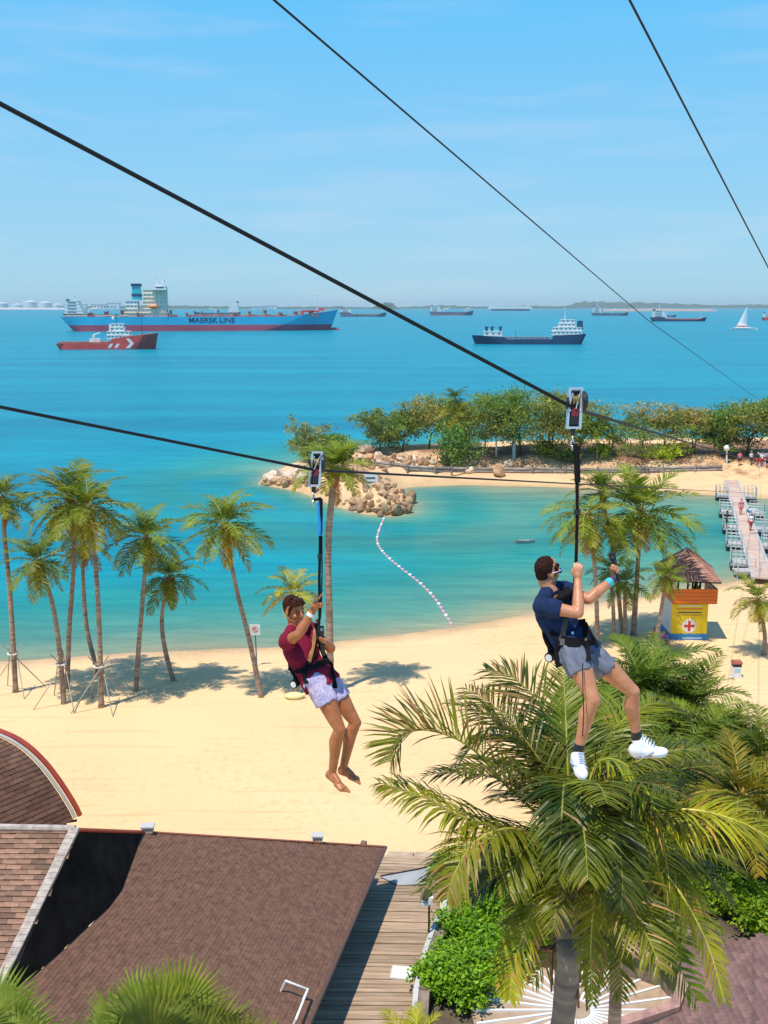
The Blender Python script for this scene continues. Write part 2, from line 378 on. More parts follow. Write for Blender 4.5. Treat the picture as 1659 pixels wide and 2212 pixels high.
# ---- sea
def sea_mat():
    m, N, L, P = newmat('sea_water')
    P.inputs['Roughness'].default_value = 0.28; P.inputs['Specular IOR Level'].default_value = 0.06; P.inputs['IOR'].default_value = 1.33
    tc = N.new('ShaderNodeTexCoord')
    at = N.new('ShaderNodeAttribute'); at.attribute_name = 'shore'
    nz = N.new('ShaderNodeTexNoise'); nz.inputs['Scale'].default_value = 0.11; nz.inputs['Detail'].default_value = 4
    L.new(tc.outputs['Object'], nz.inputs[0])
    ma = N.new('ShaderNodeMath'); ma.operation = 'MULTIPLY_ADD'; ma.inputs[1].default_value = 0.14; 
    L.new(nz.outputs[0], ma.inputs[0]); L.new(at.outputs['Fac'], ma.inputs[2])
    sb = N.new('ShaderNodeMath'); sb.operation = 'SUBTRACT'; sb.inputs[1].default_value = 0.07; L.new(ma.outputs[0], sb.inputs[0])
    rp = N.new('ShaderNodeValToRGB'); cr = rp.color_ramp
    stops = [(0.0, (0.40, 0.34, 0.20)), (0.035, (0.27, 0.33, 0.21)), (0.14, (0.115, 0.30, 0.225)), (0.36, (0.026, 0.275, 0.245)), (0.70, (0.004, 0.27, 0.325)), (1.0, (0.002, 0.245, 0.325))]
    while len(cr.elements) < len(stops): cr.elements.new(0.5)
    for e, (p, c) in zip(cr.elements, stops): e.position = p; e.color = c + (1,)
    L.new(sb.outputs[0], rp.inputs[0])
    # wind streaks and slicks
    mp = N.new('ShaderNodeMapping'); mp.inputs['Scale'].default_value = (0.006, 0.045, 1); L.new(tc.outputs['Object'], mp.inputs[0])
    n2 = N.new('ShaderNodeTexNoise'); n2.inputs['Scale'].default_value = 1.0; n2.inputs['Detail'].default_value = 8; n2.inputs['Roughness'].default_value = 0.62
    L.new(mp.outputs[0], n2.inputs[0])
    r2 = N.new('ShaderNodeValToRGB'); r2.color_ramp.elements[0].position = 0.36; r2.color_ramp.elements[1].position = 0.66
    r2.color_ramp.elements[0].color = (0.66, 0.74, 0.80, 1); r2.color_ramp.elements[1].color = (1.1, 1.08, 1.05, 1)
    L.new(n2.outputs[0], r2.inputs[0])
    mx = N.new('ShaderNodeMixRGB'); mx.blend_type = 'MULTIPLY'; mx.inputs[0].default_value = 1
    L.new(rp.outputs[0], mx.inputs[1]); L.new(r2.outputs[0], mx.inputs[2])
    mq = N.new('ShaderNodeMapping'); mq.inputs['Scale'].default_value = (0.10, 0.55, 1); mq.inputs['Rotation'].default_value = (0, 0, -0.08); L.new(tc.outputs['Object'], mq.inputs[0])  # finer noise paints the light and dark of wavelets into the water colour
    nq = N.new('ShaderNodeTexNoise'); nq.inputs['Scale'].default_value = 1.0; nq.inputs['Detail'].default_value = 7; nq.inputs['Roughness'].default_value = 0.7; L.new(mq.outputs[0], nq.inputs[0])
    rq_ = N.new('ShaderNodeValToRGB'); rq_.color_ramp.elements[0].position = 0.38; rq_.color_ramp.elements[1].position = 0.62
    rq_.color_ramp.elements[0].color = (0.74, 0.84, 0.90, 1); rq_.color_ramp.elements[1].color = (1.12, 1.08, 1.05, 1); L.new(nq.outputs[0], rq_.inputs[0])
    xq = N.new('ShaderNodeMixRGB'); xq.blend_type = 'MULTIPLY'; xq.inputs[0].default_value = 1; L.new(mx.outputs[0], xq.inputs[1]); L.new(rq_.outputs[0], xq.inputs[2])
    L.new(xq.outputs[0], P.inputs['Base Color'])
    m3 = N.new('ShaderNodeMapping'); m3.inputs['Scale'].default_value = (0.35, 1.0, 1); m3.inputs['Rotation'].default_value = (0, 0, -0.15)
    L.new(tc.outputs['Object'], m3.inputs[0])
    n3 = N.new('ShaderNodeTexNoise'); n3.inputs['Scale'].default_value = 1.1; n3.inputs['Detail'].default_value = 6; n3.inputs['Roughness'].default_value = 0.6
    L.new(m3.outputs[0], n3.inputs[0])
    bp = N.new('ShaderNodeBump'); bp.inputs['Strength'].default_value = 0.9; bp.inputs['Distance'].default_value = 0.35
    L.new(n3.outputs[0], bp.inputs['Height']); L.new(bp.outputs[0], P.inputs['Normal'])
    return m
def spread(a, b, step, far, grow=1.22):
    v = list(np.arange(a, b, step)); s = step
    lo, hi = a, v[-1]
    left, right = [], []
    while hi < far: s *= grow; hi += s; right.append(hi)
    s = step
    while lo > -far: s *= grow; lo -= s; left.append(lo)
    return np.array(left[::-1] + v + right)
sx = spread(-90, 130, 1.2, 16000); sy = spread(30, 190, 1.2, 16000); sy = sy[sy > 25]
def seadepth(X, Y):
    dn = -near_h(X, Y)[1]; di = -isle_h(X, Y)[1]
    dr = segdist(X, Y, ISLE_ROCK)
    rocky = sstep(12, 3, dr)
    di2 = di * (1 + 3.0 * rocky)                 # deep water right up to the rocks
    # the lagoon floor off the island sand is shallow a long way out
    lag = sstep(-8, 12, X) * sstep(131, 118, Y)
    di2 = di2 / (1 + 0.9 * lag); dn = dn / (1 + .35 * lag)
    d = np.minimum(dn, di2)
    return np.clip(d / 30.0, 0, 1)
sea = link('sea', grid_mesh('sea', sx, sy, lambda X, Y: X * 0, [sea_mat()], [('shore', seadepth)]))
setp(sea, 'turquoise sea and lagoon water', kind='structure')
# ---- haze over the sea
hz = MB(); hz.box((0, 4500, 36), (26000, 14000 - 800, 78))
def haze_mat():
    m = bpy.data.materials.new('haze'); m.use_nodes = True; N = m.node_tree.nodes; L = m.node_tree.links
    N.clear(); o = N.new('ShaderNodeOutputMaterial'); v = N.new('ShaderNodeVolumePrincipled')
    v.inputs['Color'].default_value = (0.84, 0.92, 0.97, 1); v.inputs['Density'].default_value = 0.00006
    v.inputs['Anisotropy'].default_value = 0.2
    L.new(v.outputs[0], o.inputs['Volume']); return m
HZ = hz.build('haze', haze_mat()); setp(HZ, 'thin sea haze', kind='stuff')
# ================================================================== SHIPS AND THE FAR SHORE
M_white = mat('white_paint', (0.78, 0.77, 0.74), 0.5, var=0.08, scale=0.3)
M_cream = mat('cream_paint', (0.88, 0.73, 0.58), 0.5, var=0.10, scale=0.2)
M_skyblue = mat('pale_blue_hull_paint', (0.018, 0.43, 0.64), 0.5, var=0.10, scale=0.05, stretch=(1, 1, 0.3))
M_boot = mat('antifouling_red', (0.46, 0.075, 0.12), 0.6, var=0.2, scale=0.08, stretch=(0.4, 1, 1))
M_deckred = mat('red_oxide_deck', (0.40, 0.12, 0.08), 0.7, var=0.2, scale=0.1)
M_darkhull = mat('dark_hull_paint', (0.012, 0.05, 0.11), 0.5, var=0.2, scale=0.1)
M_greyhull = mat('grey_blue_hull_paint', (0.10, 0.15, 0.20), 0.5, var=0.2, scale=0.1)
M_tugred = mat('tug_red_paint', (0.66, 0.075, 0.06), 0.5, var=0.15, scale=0.2)
M_glassdark = mat('dark_window_glass', (0.07, 0.06, 0.055), 0.3)
M_navy = mat('navy_funnel_paint', (0.01, 0.05, 0.13), 0.5)
M_teal = mat('teal_funnel_paint', (0.03, 0.42, 0.52), 0.5)
M_black = mat('black_paint', (0.012, 0.012, 0.014), 0.5)
M_orange = mat('orange_lifeboat_paint', (0.75, 0.20, 0.03), 0.5)
M_grn = mat('far_wood_green', (0.045, 0.085, 0.035), 0.9, var=0.4, scale=0.02)
M_concrete = mat('pale_concrete', (0.50, 0.48, 0.45), 0.8, var=0.12, scale=0.3)

def hull(parent, Ln, B, sheer, mats, flare=0.55, z_boot=None, stern_rake=0.04, wl0=-1.5, name='hull'):
    """sheer: [(s, deck height)], s from 0 at the stern to 1 at the bow"""
    nS, nV = 26, 6
    mb = MB(); rows = []
    def deck(s):
        for (a, ha), (b, hb) in zip(sheer, sheer[1:]):
            if a <= s <= b: return ha + (hb - ha) * ((s - a) / (b - a) if b > a else 0)
        return sheer[-1][1]
    zb = z_boot
    for i in range(nS + 1):
        s = i / nS
        D = deck(s); ring = []
        for j in range(nV + 1):
            if zb is not None: z = [wl0, 0.0, zb * 0.5, zb, zb + 0.05, (zb + D) / 2 + 0.03, D][j] if D > zb + 0.1 else wl0 + (D - wl0) * j / nV
            else: z = wl0 + (D - wl0) * j / nV
            t = max(0, min(1, z / max(D, .1)))
            sb = 0.72 + (1 - 0.72) * flare * t          # where the bow taper begins
            w = 1.0
            if s > sb: w = max(0.0, 1 - ((s - sb) / (1 - sb + 0.0)) ** 2.0)
            if s < 0.12: w *= 0.78 + 0.22 * (s / 0.12) ** 0.5
            xx = s * Ln
            if s > 0.9: xx += (s - 0.9) / 0.1 * Ln * 0.03 * (t - 0.3)
            if s < 0.1: xx += (1 - s / 0.1) * Ln * stern_rake * (1 - t)
            ring.append((xx - Ln / 2, w * B / 2, z))
        rows.append(ring)
    for side in (1, -1):
        vs = [(x, y * side, z) for ring in rows for (x, y, z) in ring]
        fs, k = [], nV + 1
        for i in range(nS):
            for j in range(nV):
                q = (i * k + j, (i + 1) * k + j, (i + 1) * k + j + 1, i * k + j + 1)
                fs.append(q if side < 0 else tuple(reversed(q)))
        b = len(mb.v); mb.v.extend(vs)
        for q in fs:
            mb.f.append(tuple(b + a for a in q))
            zc = sum(vs[a][2] for a in q) / 4
            mb.m.append(1 if (zb is not None and zc < zb) else 0)
    k = nV + 1
    for i in range(nS):                       # deck
        a, b = rows[i][-1], rows[i + 1][-1]
        mb.add([(a[0], a[1], a[2] - .15), (a[0], -a[1], a[2] - .15), (b[0], -b[1], b[2] - .15), (b[0], b[1], b[2] - .15)], [(0, 1, 2, 3)], 2)
    r0 = rows[0]
    for j in range(nV):                       # transom
        a, b = r0[j], r0[j + 1]
        mb.add([(a[0], a[1], a[2]), (b[0], b[1], b[2]), (b[0], -b[1], b[2]), (a[0], -a[1], a[2])], [(0, 1, 2, 3)], 1 if (zb is not None and (a[2] + b[2]) / 2 < zb) else 3)
    return mb.build(name, mats, parent, local=True)
def deckhouse(parent, x0, x1, B, z0, storeys, h, mt, name='deckhouse', setback=0.06, windows=True, wn_mat=None):
    """stacked storeys with a dark window band on every side"""
    mb = MB(); wb = MB()
    for k in range(storeys):
        d = (x1 - x0) * setback * k
        a, b = x0 + d * 0.4, x1 - d
        w = B * (1 - 0.05 * k)
        mb.box(((a + b) / 2, 0, z0 + h * (k + .5)), (b - a, w, h * 0.94)); mb.box(((a + b) / 2, 0, z0 + h * (k + .97)), (b - a + .05 * B, w * 1.04, h * 0.06))
        if windows:
            n = max(3, int((b - a) / (h * 1.0)))
            for i in range(n):
                xx = a + (b - a) * (i + .5) / n
                for sd in (-1, 1): wb.box((xx, sd * (w / 2 + .01), z0 + h * (k + .55)), ((b - a) / n * 0.36, 0.06, h * 0.24))
            m_ = max(3, int(w / (h * 0.9)))
            for i in range(m_):
                yy = -w / 2 + w * (i + .5) / m_
                for xx in (a, b): wb.box((xx + (.01 if xx == b else -.01), yy, z0 + h * (k + .55)), (0.06, w / m_ * 0.36, h * 0.24))
    o = mb.build(name, mt, parent, local=True)
    if windows: setp(wb.build('window_row', wn_mat or M_glassdark, o, local=True), kind='stuff')
    return o
def mast(parent, x, z0, z1, r=0.25, y=0, arms=2, mt=None, name='mast'):
    mb = MB(); mb.cyl((x, y, z0), (x, y, z1), r, r * .5, 6)
    for k in range(arms):
        z = z0 + (z1 - z0) * (0.55 + 0.3 * k / max(1, arms))
        mb.box((x, y, z), (r * 1.5, (z1 - z0) * 0.35, r * 0.8))
    mb.box((x, y, z1 - r), (r * 5, r * 1.2, r))
    return mb.build(name, mt or M_white, parent, local=True)
def railing(parent, pts, h, mt, r=0.06, name='railing', every=1):
    mb = MB()
    for a, b in zip(pts, pts[1:]):
        a, b = Vector(a), Vector(b)
        n = max(1, int((b - a).length / every))
        for i in range(n + 1):
            p = a + (b - a) * (i / n); mb.cyl(p, p + Vector((0, 0, h)), r, n=4)
        for q in (0.5, 1.0): mb.cyl(a + Vector((0, 0, h * q)), b + Vector((0, 0, h * q)), r, n=4)
    return mb.build(name, mt, parent, local=True)
def ship_at(name, label, x0, x1, ywl, yaw=0.0, cat='ship', flip=False, group=None):
    """keel line between two sight lines at the waterline; returns the Empty and the length"""
    a, b = GD(x0, ywl), GD(x1, ywl)
    Ln = (b - a).length / max(.3, math.cos(R(yaw)))
    t = thing(name, label, cat, (a + b) / 2, group, rotz=R(yaw) + (math.pi if flip else 0))
    return t, Ln
def lettering(text, parent, size, loc, mt, name='hull_lettering', rot=(math.pi / 2, 0, 0), ext=0.05, align='CENTER', sx=1.0):
    c = bpy.data.curves.new(name, 'FONT'); c.body = text; c.size = size; c.extrude = ext; c.align_x = align; c.align_y = 'CENTER'
    c.offset = size * 0.012
    c.materials.append(mt)
    tmp = bpy.data.objects.new(name, c); COL.objects.link(tmp)
    me = bpy.data.meshes.new_from_object(tmp.evaluated_get(bpy.context.evaluated_depsgraph_get())); me.name = name
    bpy.data.objects.remove(tmp); bpy.data.curves.remove(c)
    o = bpy.data.objects.new(name, me); COL.objects.link(o); o.parent = parent; o.location = loc; o.rotation_euler = rot; o.scale = (sx, 1, 1)
    return o
# ---- big empty container ship
t, Ln = ship_at('container_ship', 'long pale blue container ship with red waterline and cream bridge tower, empty of boxes', 152, 716, 714, yaw=10)
u = Ln / 240.0
hull(t, Ln, 34 * u, [(0, 12.5 * u), (0.80, 12.5 * u), (0.92, 15 * u), (1, 18.5 * u)], [M_skyblue, M_boot, M_deckred, M_white], z_boot=5.4 * u, stern_rake=0.045)
lettering('MAERSK LINE', t, 6.2 * u, (10 * u, -17.15 * u, 9.2 * u), M_darkhull, sx=1.1)
M_rust = mat('rust_brown_steel', (0.40, 0.17, 0.12), 0.7, var=0.3, scale=0.2)
for i in range(15):
    db = MB()
    x = (-96 + 14 * i) * u
    if -52 * u < x < -26 * u: continue
    hh = (3.2 + 2.2 * ((i * 7) % 3) / 2) * u; db.box((x, 0, 12.5 * u + hh / 2), (1.2 * u, 31 * u, hh)); db.box((x, 0, 12.5 * u + hh), (2.2 * u, 32 * u, .6 * u))
    for y in (-15, -8, 0, 8, 15): db.box((x + 3 * u, y * u, 13.4 * u), (5 * u, 1.0 * u, 1.4 * u))
    db.build('lashing_bridge', M_rust, t, local=True)
M_hatch = mat('brown_hatch_paint', (0.45, 0.24, 0.18), 0.7, var=0.2, scale=0.2)
for i in range(13):
    hb = MB()
    x = (-8 + 7.2 * i) * u
    hb.box((x, 0, 13.2 * u), (5.6 * u, 27 * u, 1.5 * u))
    hb.build('hatch_cover', M_hatch, t, local=True)
deckhouse(t, -66 * u, -28 * u, 30 * u, 12.5 * u, 2, 3.4 * u, M_cream, setback=0.03, wn_mat=mat('tan_window_shade', (.55, .40, .29), .6))
deckhouse(t, -64 * u, -54 * u, 26 * u, 19.3 * u, 2, 3.4 * u, M_white, name='engine_casing', setback=0)
deckhouse(t, -49 * u, -28.5 * u, 27 * u, 19.3 * u, 5, 3.3 * u, M_cream, name='bridge_tower', setback=0.0, wn_mat=mat('tan_window_shade', (.55, .40, .29), .6))
wb = MB(); wb.box((-34 * u, 0, 37.4 * u), (10 * u, 36 * u, 3.0 * u)); wb.box((-35 * u, 0, 35.8 * u), (13 * u, 38 * u, .5 * u)); wb.box((-36 * u, 0, 39.4 * u), (12 * u, 30 * u, .8 * u))
w = wb.build('bridge_wing', M_white, t, local=True)
gb = MB(); gb.box((-28.9 * u, 0, 37.6 * u), (.3 * u, 34 * u, 1.0 * u)); gb.box((-34 * u, -18.05 * u, 37.6 * u), (7 * u, .3 * u, 1.0 * u)); gb.build('bridge_window', M_glassdark, w, local=True)
fb = MB(); fb.box((-55 * u, 0, 33 * u), (8 * u, 9 * u, 12 * u), taper=.9); f = fb.build('funnel', M_teal, t, local=True)
fb = MB(); fb.box((-55 * u, 0, 40 * u), (9 * u, 9.4 * u, 2.4 * u)); fb.build('funnel_cap', M_navy, f, local=True); fb = MB(); fb.box((-55 * u, 0, 31.2 * u), (8.6 * u, 9.6 * u, 2.2 * u)); fb.build('funnel_band', M_navy, f, local=True)
mast(t, -37 * u, 39 * u, 49 * u, .5 * u, arms=3); mast(t, 106 * u, 16.5 * u, 32 * u, .5 * u, arms=2)
mast(t, -46 * u, 34 * u, 41 * u, .35 * u, y=6 * u); mast(t, -31 * u, 38 * u, 42.5 * u, .3 * u, y=-9 * u)
rb = MB(); rb.cyl((-31 * u, -9 * u, 42 * u), (-31 * u, -9 * u, 44 * u), 1.2 * u, n=8); rb.build('radar_dome', M_white, t, local=True)
lb = MB(); lb.ball((-40 * u, -15.5 * u, 21 * u), (4.5 * u, 1.6 * u, 1.7 * u)); lb.build('lifeboat', M_orange, t, local=True)
fo = MB(); fo.box((100 * u, 0, 17 * u), (14 * u, 16 * u, 1.6 * u)); fo.box((110 * u, 0, 18.6 * u), (5 * u, 5 * u, 2.0 * u)); fo.box((92 * u, 0, 15.8 * u), (1 * u, 26 * u, 4 * u))
fo.build('forecastle_winch', M_tugred, t, local=True)
bb = MB(); bb.ball((Ln / 2 + 1.5 * u, 0, .3 * u), (5 * u, 2 * u, 2.2 * u)); bb.build('bulbous_bow', M_boot, t, local=True)
railing(t, [(-Ln / 2 + 4 * u, -14 * u, 12.5 * u), (-62 * u, -16.5 * u, 12.5 * u)], 1.4 * u, M_white, .12 * u, every=4 * u)
# ---- red offshore supply vessel in front of it
t, Ln = ship_at('supply_vessel', 'red and white offshore supply vessel with long low afterdeck', 128, 336, 754, yaw=6, cat='tug')
u = Ln / 75.0
hull(t, Ln, 16 * u, [(0, 4.2 * u), (0.52, 4.6 * u), (0.56, 8 * u), (0.72, 9.6 * u), (1, 12.2 * u)], [M_tugred, M_boot, M_deckred, M_tugred], z_boot=0.6 * u, flare=.7)
for k, x in enumerate((1.5, 6.5, 11.0)):                      # white slashes on the red side
    sb = MB(); v = [(x, 1.2), (x + 2.2, 1.2), (x + 4.4, 4.3), (x + 2.2, 4.3)]
    if k == 2: v = [(15, .9), (18.2, .9), (21.5, 4.4), (18.2, 8.2), (15.6, 8.2), (18.6, 4.4)]
    if k < 2: sb.slab([(a * u, -8.05 * u, b * u) for a, b in v], (0, -1, 0), .08 * u)
    else:
        for q in ([0, 1, 2, 5], [5, 2, 3, 4]): sb.slab([(v[i][0] * u, -8.15 * u, v[i][1] * u) for i in q], (0, -1, 0), .12 * u)
    sb.build('hull_stripe', M_white, t, local=True)
deckhouse(t, 1 * u, 19 * u, 14 * u, 7.6 * u, 2, 3.0 * u, M_white); deckhouse(t, 4 * u, 14 * u, 11 * u, 13.6 * u, 2, 2.9 * u, M_white, name='wheelhouse')
fb = MB(); fb.box((4 * u, -4.5 * u, 16 * u), (2.2 * u, 2 * u, 6 * u)); fb.build('funnel', M_white, t, local=True)
fb = MB(); fb.box((4 * u, 4.5 * u, 16 * u), (2.2 * u, 2 * u, 6 * u)); fb.build('funnel', M_white, t, local=True)
mast(t, 8 * u, 19 * u, 26 * u, .3 * u, arms=3, mt=M_navy); mast(t, 27 * u, 11 * u, 24 * u, .22 * u, arms=1, mt=M_black)
rb = MB(); rb.ball((5.5 * u, 0, 23.5 * u), 1.1 * u); rb.build('radar_dome', M_white, t, local=True)
cb = MB(); cb.box((-9 * u, -5 * u, 8 * u), (2 * u, 2 * u, 6 * u)); cb.tube([(-9 * u, -5 * u, 11 * u), (-4 * u, -5 * u, 12.6 * u)], .35 * u, 5); cb.box((-9 * u, 2 * u, 6.4 * u), (8 * u, 7 * u, 3 * u)); cb.build('deck_crane', M_white, t, local=True)
bw = MB(); bw.box((-18 * u, -7.7 * u, 4.9 * u), (36 * u, .3 * u, 1.3 * u)); bw.box((-18 * u, 7.7 * u, 4.9 * u), (36 * u, .3 * u, 1.3 * u)); bw.build('bulwark', mat('faded_orange_red_paint', (0.55, 0.14, 0.09), 0.6, var=0.25, scale=0.3), t, local=True)
# ---- dark bunker tanker, bow left, bridge right
t, Ln = ship_at('bunker_tanker', 'low dark hulled tanker with white bridge house at its right end', 1024, 1262, 743, yaw=-3, flip=True)
u = Ln / 80.0
hull(t, Ln, 14 * u, [(0, 7.4 * u), (0.26, 6.4 * u), (0.30, 3.6 * u), (0.70, 3.4 * u), (0.74, 5.4 * u), (1, 6.2 * u)], [M_darkhull, M_darkhull, M_greyhull, M_darkhull])
deckhouse(t, -37 * u, -16 * u, 12 * u, 6.4 * u, 2, 2.8 * u, M_white); deckhouse(t, -32 * u, -21 * u, 10.5 * u, 12 * u, 2, 2.7 * u, M_white, name='bridge_tower')
mast(t, -25 * u, 17 * u, 26 * u, .32 * u, arms=3); mast(t, 10 * u, 3.5 * u, 9 * u, .25 * u, mt=M_greyhull)
fb = MB(); fb.box((-36 * u, 0, 13.5 * u), (4 * u, 4 * u, 6 * u), taper=.85); fb.build('funnel', M_darkhull, t, local=True)
deckhouse(t, 20 * u, 33 * u, 12 * u, 5.2 * u, 1, 4.0 * u, M_white, name='forward_house')
for x in (21, 27, 31):
    vb = MB(); vb.cyl((x * u, 0, 9.2 * u), (x * u, 0, 11.6 * u), .9 * u, n=8); vb.box((x * u, 0, 12 * u), (2.6 * u, 3 * u, .8 * u)); vb.build('ventilator', M_darkhull, t, local=True)
pb = MB(); 
for y in (-2, 0, 2): pb.tube([(-14 * u, y * u, 4.6 * u), (18 * u, y * u, 4.6 * u)], .3 * u, 5)
for i in range(9): pb.box((-13 * u + i * 3.8 * u, 0, 4.1 * u), (.4 * u, 7 * u, 1 * u))
pb.build('deck_pipe', mat('dull_red_pipe', (0.22, 0.10, 0.09), 0.6), t, local=True)
railing(t, [(-14 * u, -6.8 * u, 3.4 * u), (19 * u, -6.8 * u, 3.4 * u)], 1.2 * u, M_greyhull, .08 * u, every=3 * u)
# ---- far merchant ships
def freighter(label, x0, x1, ywl, hm, bm, house, flip=False, htop=None, cranes=0, boot=None, hm_h=None, sm=None, lowdeck=False):
    t, Ln = ship_at('cargo_ship', label, x0, x1, ywl, flip=flip, group='ships anchored far out')
    u = Ln / 120.0; D = hm_h or 9
    sh = [(0, (D + 1) * u), (0.2, (D + 1) * u), (0.22, D * u), (0.88, D * u), (1, (D + 4) * u)]
    if lowdeck: sh = [(0, (D + 2) * u), (0.24, (D + 2) * u), (0.27, D * .55 * u), (0.85, D * .55 * u), (0.9, D * u), (1, (D + 2) * u)]
    hull(t, Ln, 18 * u, sh, [hm, bm, M_deckred, hm], z_boot=boot * u if boot else None)
    n = house
    deckhouse(t, -57 * u, -27 * u, 16 * u, (D + 1) * u, n, 5.0 * u, sm or M_white, setback=.08, windows=False); gb = MB()
    for k in range(n): gb.box((-45 * u, -8.1 * u + .04 * k * 8 * u, (D + 3.6 + 5 * k) * u), (14 * u, .3 * u, 1.3 * u))
    setp(gb.build('window_row', M_greyhull, t, local=True), kind='stuff')
    fb = MB(); fb.box((-53 * u, 0, (D + 1.5 + 5 * n) * u), (5 * u, 5 * u, 5 * u), taper=.9); fb.build('funnel', M_navy, t, local=True)
    mast(t, -42 * u, (D + 1 + 5 * n) * u, (D + 13 + 5 * n) * u, .7 * u)
    mast(t, 50 * u, D * u, (D + 12) * u, .5 * u)
    if cranes:
        for k in range(cranes):
            x = (-20 + 60 * k / max(1, cranes - 1)) * u if cranes > 1 else 5 * u
            cb = MB(); cb.cyl((x, 0, D * u), (x, 0, (D + 9) * u), 1.1 * u, n=6); cb.tube([(x, 0, (D + 8) * u), (x + 16 * u, 0, (D + 11) * u)], .6 * u, 4); cb.build('deck_crane', M_cream, t, local=True)
    else:
        for i in range(7):
            cb = MB(); cb.box(((-26 + i * 11) * u, 0, (D * (.55 if lowdeck else 1) + 1) * u), (8.4 * u, 13 * u, 2 * u))
            cb.build('hatch_cover', M_deckred, t, local=True)
    return t
freighter('grey cargo ship just right of the pale blue container ship bow', 733, 833, 684, M_greyhull, M_greyhull, 2, lowdeck=True)
freighter('dark cargo ship with brown cranes left of the long white shed', 927, 1021, 681, M_greyhull, M_boot, 3, cranes=2, boot=3)
freighter('grey cargo ship with tall white bridge right of the long white shed', 1356, 1278, 682, M_greyhull, M_greyhull, 4, cranes=1)
freighter('reddish cargo ship partly behind the dark low barge at right', 1460, 1408, 685, M_greyhull, M_boot, 3, boot=2.5, cranes=1)
freighter('low dark barge with small white bridge, nearest ship at right before the yacht', 1405, 1524, 694, M_darkhull, M_darkhull, 3, lowdeck=True, hm_h=7)
freighter('red cargo ship cut by the right edge of the view', 1646, 1720, 692, M_tugred, M_boot, 3, cranes=1)
freighter('dark green ship with white house half behind the container ship stern', 140, 300, 694, mat('dark_green_hull', (0.02, 0.08, 0.07), 0.5), M_deckred, 4, cranes=2, hm_h=11)
freighter('pale ship with white bridge far behind the container ship deck', 420, 520, 683, M_greyhull, M_boot, 5, flip=True, cranes=1)
# ---- yacht with one white sail
t, Ln = ship_at('sailing_yacht', 'small white catamaran yacht under a single white sail', 1584, 1634, 713, cat='sailboat')
u = Ln / 14.0
for y in (-2.6, 2.6):
    hb_ = MB()
    n = 10
    for i in range(n):
        x0, x1 = -7 + 14 * i / n, -7 + 14 * (i + 1) / n
        w0 = .8 * (1 - max(0, (i / n - .5) / .5) ** 2); w1 = .8 * (1 - max(0, ((i + 1) / n - .5) / .5) ** 2)
        hb_.add([(x0 * u, (y - w0) * u, 1.3 * u), (x0 * u, (y + w0) * u, 1.3 * u), (x1 * u, (y + w1) * u, 1.4 * u), (x1 * u, (y - w1) * u, 1.4 * u), (x0 * u, (y - w0 * .5) * u, -.3 * u), (x0 * u, (y + w0 * .5) * u, -.3 * u), (x1 * u, (y + w1 * .5) * u, -.3 * u), (x1 * u, (y - w1 * .5) * u, -.3 * u)],
                 [(0, 3, 2, 1), (0, 4, 7, 3), (1, 2, 6, 5), (0, 1, 5, 4), (3, 7, 6, 2)])
    hb_.build('hull', M_white, t, local=True)
cb = MB(); cb.box((-2 * u, 0, 2.2 * u), (6 * u, 5 * u, 1.8 * u), taper=.8); cb.box((-1 * u, 0, 1.4 * u), (9 * u, 6 * u, .5 * u)); c_ = cb.build('cabin', M_white, t, local=True)
wb = MB(); wb.box((-2 * u, 0, 2.4 * u), (5.6 * u, 4.9 * u, .5 * u)); wb.build('cabin_window', M_tugred, c_, local=True)
mb_ = MB(); mb_.cyl((0.6 * u, 0, 2 * u), (0.6 * u, 0, 14.3 * u), .14 * u, .08 * u, 6); mb_.build('mast', M_white, t, local=True)
sb = MB(); n = 8
for i in range(n):
    z0, z1 = 3 + 11 * i / n, 3 + 11 * (i + 1) / n
    def bel(z, q): tt = (z - 3) / 11; return (0.4 - q * 5.2 * (1 - tt)) * u, -math.sin(q * math.pi) * .9 * (1 - tt) * u, z * u
    for k in range(4):
        sb.add([bel(z0, k / 4), bel(z0, (k + 1) / 4), bel(z1, (k + 1) / 4), bel(z1, k / 4)], [(0, 1, 2, 3)])
sb.build('sail', mat('white_sailcloth', (0.85, 0.85, 0.83), 0.8, transl=.3), t, local=True)
# ---- shed, tanks and far land
a, b = GD(1055, 671), GD(1150, 671); c = (a + b) / 2; Lw = (b - a).length
t = thing('harbour_shed', 'long white harbour shed with pale curved roof on the horizon', 'building', c)
wb = MB(); wb.box((0, 0, Lw * .018), (Lw * .86, Lw * .1, Lw * .036)); wb.build('wall', M_greyhull, t, local=True)
rb = MB(); arc = [(-.5, .040), (-.48, .075), (-.42, .098), (.42, .098), (.48, .075), (.5, .040)]
rb.slab([(x * Lw, -.08 * Lw, z * Lw) for x, z in arc], (0, -1, 0), .16 * Lw); rb.build('roof', M_white, t, local=True)
for k, (x, r, h) in enumerate([(4, 14, 15), (38, 12, 12), (66, 15, 19), (98, 15, 17), (124, 9, 12)]):
    p = GD(x, 667.5); sc = (GD(x + 1, 667.5) - p).length
    t = thing('storage_tank', ['white oil tank at the left edge on the far shore', 'low white oil tank second from the left on the far shore', 'tallest white oil tank on the far shore', 'wide white oil tank between the tallest tank and the small one', 'smallest white oil tank, nearest the ship stern'][k], 'oil tank', p, 'white oil tanks on the far shore')
    sb = MB(); sb.cyl((0, 0, 0), (0, 0, h * sc * .8), r * sc, n=20); s_ = sb.build('shell', M_white, t, local=True)
    rb = MB(); rb.cyl((0, 0, h * sc * .8), (0, 0, h * sc * .95), r * sc * 1.01, r * sc * .1, n=20); rb.build('roof', M_white, t, local=True)
